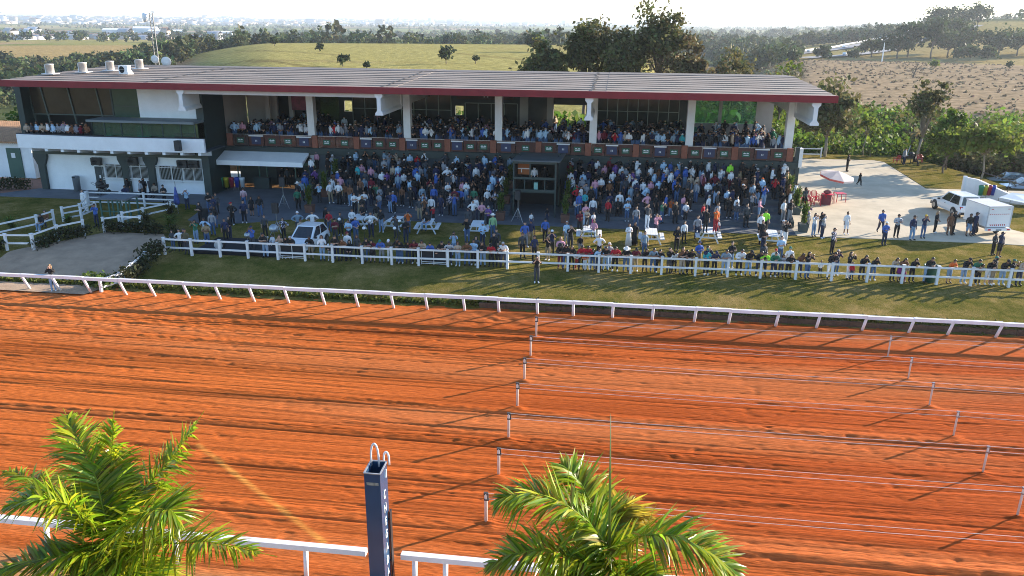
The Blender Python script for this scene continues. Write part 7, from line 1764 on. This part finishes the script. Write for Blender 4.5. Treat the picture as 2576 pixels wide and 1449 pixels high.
for i, r in enumerate(recs):
    po = r['po']; bm_ = getmesh(('body', po), lambda: bodymesh(po)); o = bpy.data.objects.new('person', bm_); C.objects.link(o)
    dark = prng.random(); setm(o, 0, SKIN[0 if dark < .4 else 1 if dark < .85 else 2]); setm(o, 1, EYEM); setm(o, 2, LIPM)
    wd = prng.uniform(.94, 1.1) if not r['kid'] else .95
    o.location = (r['X'], r['Y'], r['Z']); o.rotation_euler = (0, 0, R(r['fc'])); o.scale = (r['s'] * wd, r['s'] * wd, r['s'])
    tag(o, r['label'], 'person', dict(L='people along the white fence', B='people on the terraces', T='people on picnic tables').get(r['zn'], 'people standing about in front of the stand'))
    kind = PANT[r['pa']][2]
    if kind == 'D': child('dress', ('D', po), lambda: tomesh('dress', *lathe_skirt(po, -.88, .26)), PMAT[r['pa']], o); r['sh2'] = r['sh']
    elif kind == 'S': child('skirt', ('S', po), lambda: tomesh('skirt', *lathe_skirt(po, -.42, .23)), PMAT[r['pa']], o)
    else: child('shorts' if kind == 'H' else 'trousers', (kind, po), lambda: tomesh('trousers', *shell(po, 1, *PIECES[kind])), PMAT[r['pa']], o)
    lg = 'long_shirt' if (prng.random() < .42 or r['dress']) else 'short_shirt'
    child('shirt', (lg, po), lambda: tomesh('shirt', *shell(po, 1, *PIECES[lg])), SMAT[r['sh']], o)
    sm_ = SHOEW if prng.random() < .3 else SHOEK
    for sd_ in (1, -1):
        def sb(sd_=sd_):
            V_, F_ = shell(po, 1, *PIECES['shoes']); F_ = [f for f in F_ if sd_ * sum(V_[i][0] for i in f) > 0]; us = sorted({i for f in F_ for i in f}); mp = {j: q for q, j in enumerate(us)}
            return tomesh('shoe', V_[us], [tuple(mp[i] for i in f) for f in F_])
        child('shoe', ('shoe', sd_, po), sb, sm_, o)
    h_ = r['ha']; kd = 'cap' if h_[0] == 'c' else 'hat' if h_[0] == 'h' else HAIR[h_][2]; m_ = CMAT[h_[1]] if kd == 'cap' else TMAT[h_[1]] if kd == 'hat' else HMAT[h_]
    def hb(k_=kd):
        M_ = hairgeo(k_); Hm = headframe(skeleton(po)); return tomesh('hair', [Hm @ V3(v) for v in M_.v], M_.f)
    child('cap' if kd == 'cap' else 'hat' if kd == 'hat' else 'hair', ('head', kd, po), hb, m_, o)
    if kd in ('hat',): child('hair', ('head', 's', po), lambda: hb('s'), HMAT['d'], o)
    if po == 'p' and i % 2 == 0:                                         # a phone or camera held up
        def ph():
            M_ = MB(); M_.cbox((0, -.36, 1.63), (.15, .012, .075)); return tomesh('phone', M_.v, M_.f)
        q = child('phone', ('phone',), ph, BLACK, o)
# ---- the rest of the crowd, upper terraces and balcony, as one mass
crowd = [l_.split() for l_ in CROWD.strip().split('\n')]
rest = [(float(c_[0]), float(c_[1]), float(c_[2]), c_[3], c_[4], c_[5], c_[6], float(c_[7]), float(c_[8])) for c_ in crowd]
crng = random.Random(21); shs = ['k']*36 + ['w']*12 + ['c']*9 + ['n']*14 + ['dg']*10 + ['gy']*3 + ['bg']*2 + ['m']*2 + ['r'] + ['p']*2 + ['b']*4 + ['kh'] + ['br'] + ['gb']*5 + ['g', 't']
spots = [(r[0], r[1]) for r in rest]
for q in range(600):
    k = crng.randrange(2, 6); x = crng.uniform(-22.4, -8.6) if crng.random() < .5 else crng.uniform(-3.4, 12.8); y = 59.3 + 1.15 * k + crng.uniform(.3, .95)
    if len(spots) > 250: break
    if min((x - a) ** 2 + (y - b_) ** 2 for a, b_ in spots) < .36: continue
    spots.append((x, y)); rest.append((x, y, .632 + .335 * (k + 1), crng.choice(shs), crng.choice(['k','de','n','lb','dg']), crng.choice(['d','d','l','l','o','cK','cW','g']), crng.choice('sxfphs'), crng.uniform(.9, 1.03), crng.gauss(15, 30)))
x = -33.3
while x < 13.9:                                                          # along the balustrade
    rest.append((x, 66.48 + crng.random() * .35, 4.805, crng.choice(shs), crng.choice(['k','de','n']), crng.choice(['d','d','l','l','o','cK','n','g','cW'][:]), crng.choice('sxpffshs'), crng.uniform(.9, 1.02), crng.gauss(15, 25))); x += crng.uniform(.26, .52)
for q in range(330):
    y = 66.95 + 9.5 * crng.random() ** 1.5; x = crng.uniform(-32.5, 13.6)
    if abs(x + 25.95) < .5 or abs(x + 9.7) < .4: continue
    rest.append((x, y, 4.805, crng.choice(shs + ['k', 'n', 'dg'] * 18), crng.choice(['k','de','n']), crng.choice(['d','l','o','cK','g']), crng.choice('sxfphs'), crng.uniform(.9, 1.02), crng.gauss(15, 40)))
for q, (x, s_) in enumerate(((-48.9,'bg'),(-48.4,'dg'),(-47.9,'c'),(-47.4,'bg'),(-46.9,'w'),(-46.4,'c'),(-45.9,'gy'),(-45.4,'gy'),(-45.0,'w'),(-44.6,'br'),(-44.2,'pt'),(-43.8,'m'),(-43.4,'k'),(-43.3,'br'),(-48.6,'k'),(-47.2,'k'),(-46.1,'p'),(-44.4,'k'))):
    rest.append((x, (bal_y(x) + .46 if q < 14 else 62.4), 4.985, s_, 'k', crng.choice(['d','l','o','cW' if q == 10 else 'd']), 'f' if q < 14 and q % 3 else 'x', crng.uniform(.92, 1.0), crng.gauss(0, 20)))
for x, y, z, s_ in ((-6.1, 60.9, 2.67, 'w'), (-5.3, 61.2, 2.67, 'k'), (-29.6, 67.9, .66, 'k'), (-29.0, 67.6, .66, 'dg'), (-28.4, 68.0, .66, 'k')): rest.append((x, y, z, s_, 'k', 'cK' if z > 2 else 'd', 's', .97, 20))
LOW = {}
def lowpoly(po, kind, lg, hk):
    if (po, kind, lg, hk) in LOW: return LOW[po, kind, lg, hk]
    Vs, Fs, Is = [], [], []; n0 = 0
    J, V, N, F, lab, LN = pose_mesh(po, 0); parts = [(V, F, 0)]
    parts.append((*shell(po, 0, *PIECES['long_shirt' if lg else 'short_shirt']), 1)); parts.append((*shell(po, 0, *PIECES['L']), 2)); M_ = hairgeo(hk); Hm = headframe(J); parts.append((np.array([tuple(Hm @ V3(v)) for v in M_.v]), M_.f, 3)); parts.append((*shell(po, 0, *PIECES['shoes']), 4))
    for V_, F_, k_ in parts:
        Vs.append(np.asarray(V_)); Is += [k_] * len(V_); Fs += [tuple(i + n0 for i in f) for f in F_]; n0 += len(V_)
    LOW[po, kind, lg, hk] = (np.concatenate(Vs), Fs, np.array(Is)); return LOW[po, kind, lg, hk]
Va, Fa, Ca = [], [], []; n0 = 0
for (x, y, z, sh, pa, ha, po, s_, fc) in rest:
    hk = 'cap' if ha[0] == 'c' else 'hat' if ha[0] == 'h' else HAIR[ha][2]; V_, F_, I_ = lowpoly(po, 'L', crng.random() < .45, hk); a = R(fc); c_, sn = math.cos(a), math.sin(a)
    P = np.stack([(V_[:, 0] * c_ - V_[:, 1] * sn) * s_ + x, (V_[:, 0] * sn + V_[:, 1] * c_) * s_ + y, V_[:, 2] * s_ + z], 1)
    sk = crng.choice([(.50,.30,.21), (.36,.19,.12), (.36,.19,.12), (.2,.1,.06)]); sc_ = SHIRT[sh][1] or AVG[sh]; hc = CAP[ha[1]][1] if hk == 'cap' else HAT[ha[1]][1] if hk == 'hat' else HAIR[ha][1]
    cl = np.array([sk, sc_, PANT[pa][1], hc, (.02,.02,.02)])[I_]; Va.append(P); Ca.append(cl); Fa += [tuple(i + n0 for i in f) for f in F_]; n0 += len(P)
cm = leafmat('crowd_cloth', (1, 1, 1), 0, .85, .2); me = bpy.data.meshes.new('crowd'); me.from_pydata(np.concatenate(Va).tolist(), [], Fa); me.polygons.foreach_set('use_smooth', [True] * len(Fa)); me.materials.append(cm)
at = me.color_attributes.new('Col', 'FLOAT_COLOR', 'POINT'); c4 = np.ones((n0, 4), np.float32); c4[:, :3] = np.concatenate(Ca); at.data.foreach_set('color', c4.ravel()); co = bpy.data.objects.new('crowd', me); C.objects.link(co)
tag(co, 'dense crowd on the upper terrace steps and along the balcony', 'crowd', None, 'stuff')
# ================================================================== air
zl = float(terr(TX, TY).min()) - 1.0; zh = float(terr(TX, TY).max()) + 24
M_ = MB(); M_.box(-13800, 13800, -13700, 13800, zl, zh); hz = M_.build('haze', [])
hm = bpy.data.materials.new('haze_air'); hm.use_nodes = True; t = hm.node_tree; t.nodes.remove(t.nodes['Principled BSDF'])
pv = t.nodes.new('ShaderNodeVolumePrincipled'); pv.inputs['Color'].default_value = (.80, .90, 1.0, 1); pv.inputs['Density'].default_value = HAZE; pv.inputs['Anisotropy'].default_value = .35
t.links.new(pv.outputs[0], t.nodes['Material Output'].inputs['Volume']); hz.data.materials.clear(); hz.data.materials.append(hm); hz['kind'] = 'stuff'; hz['label'] = 'pale blue air haze over the whole landscape'
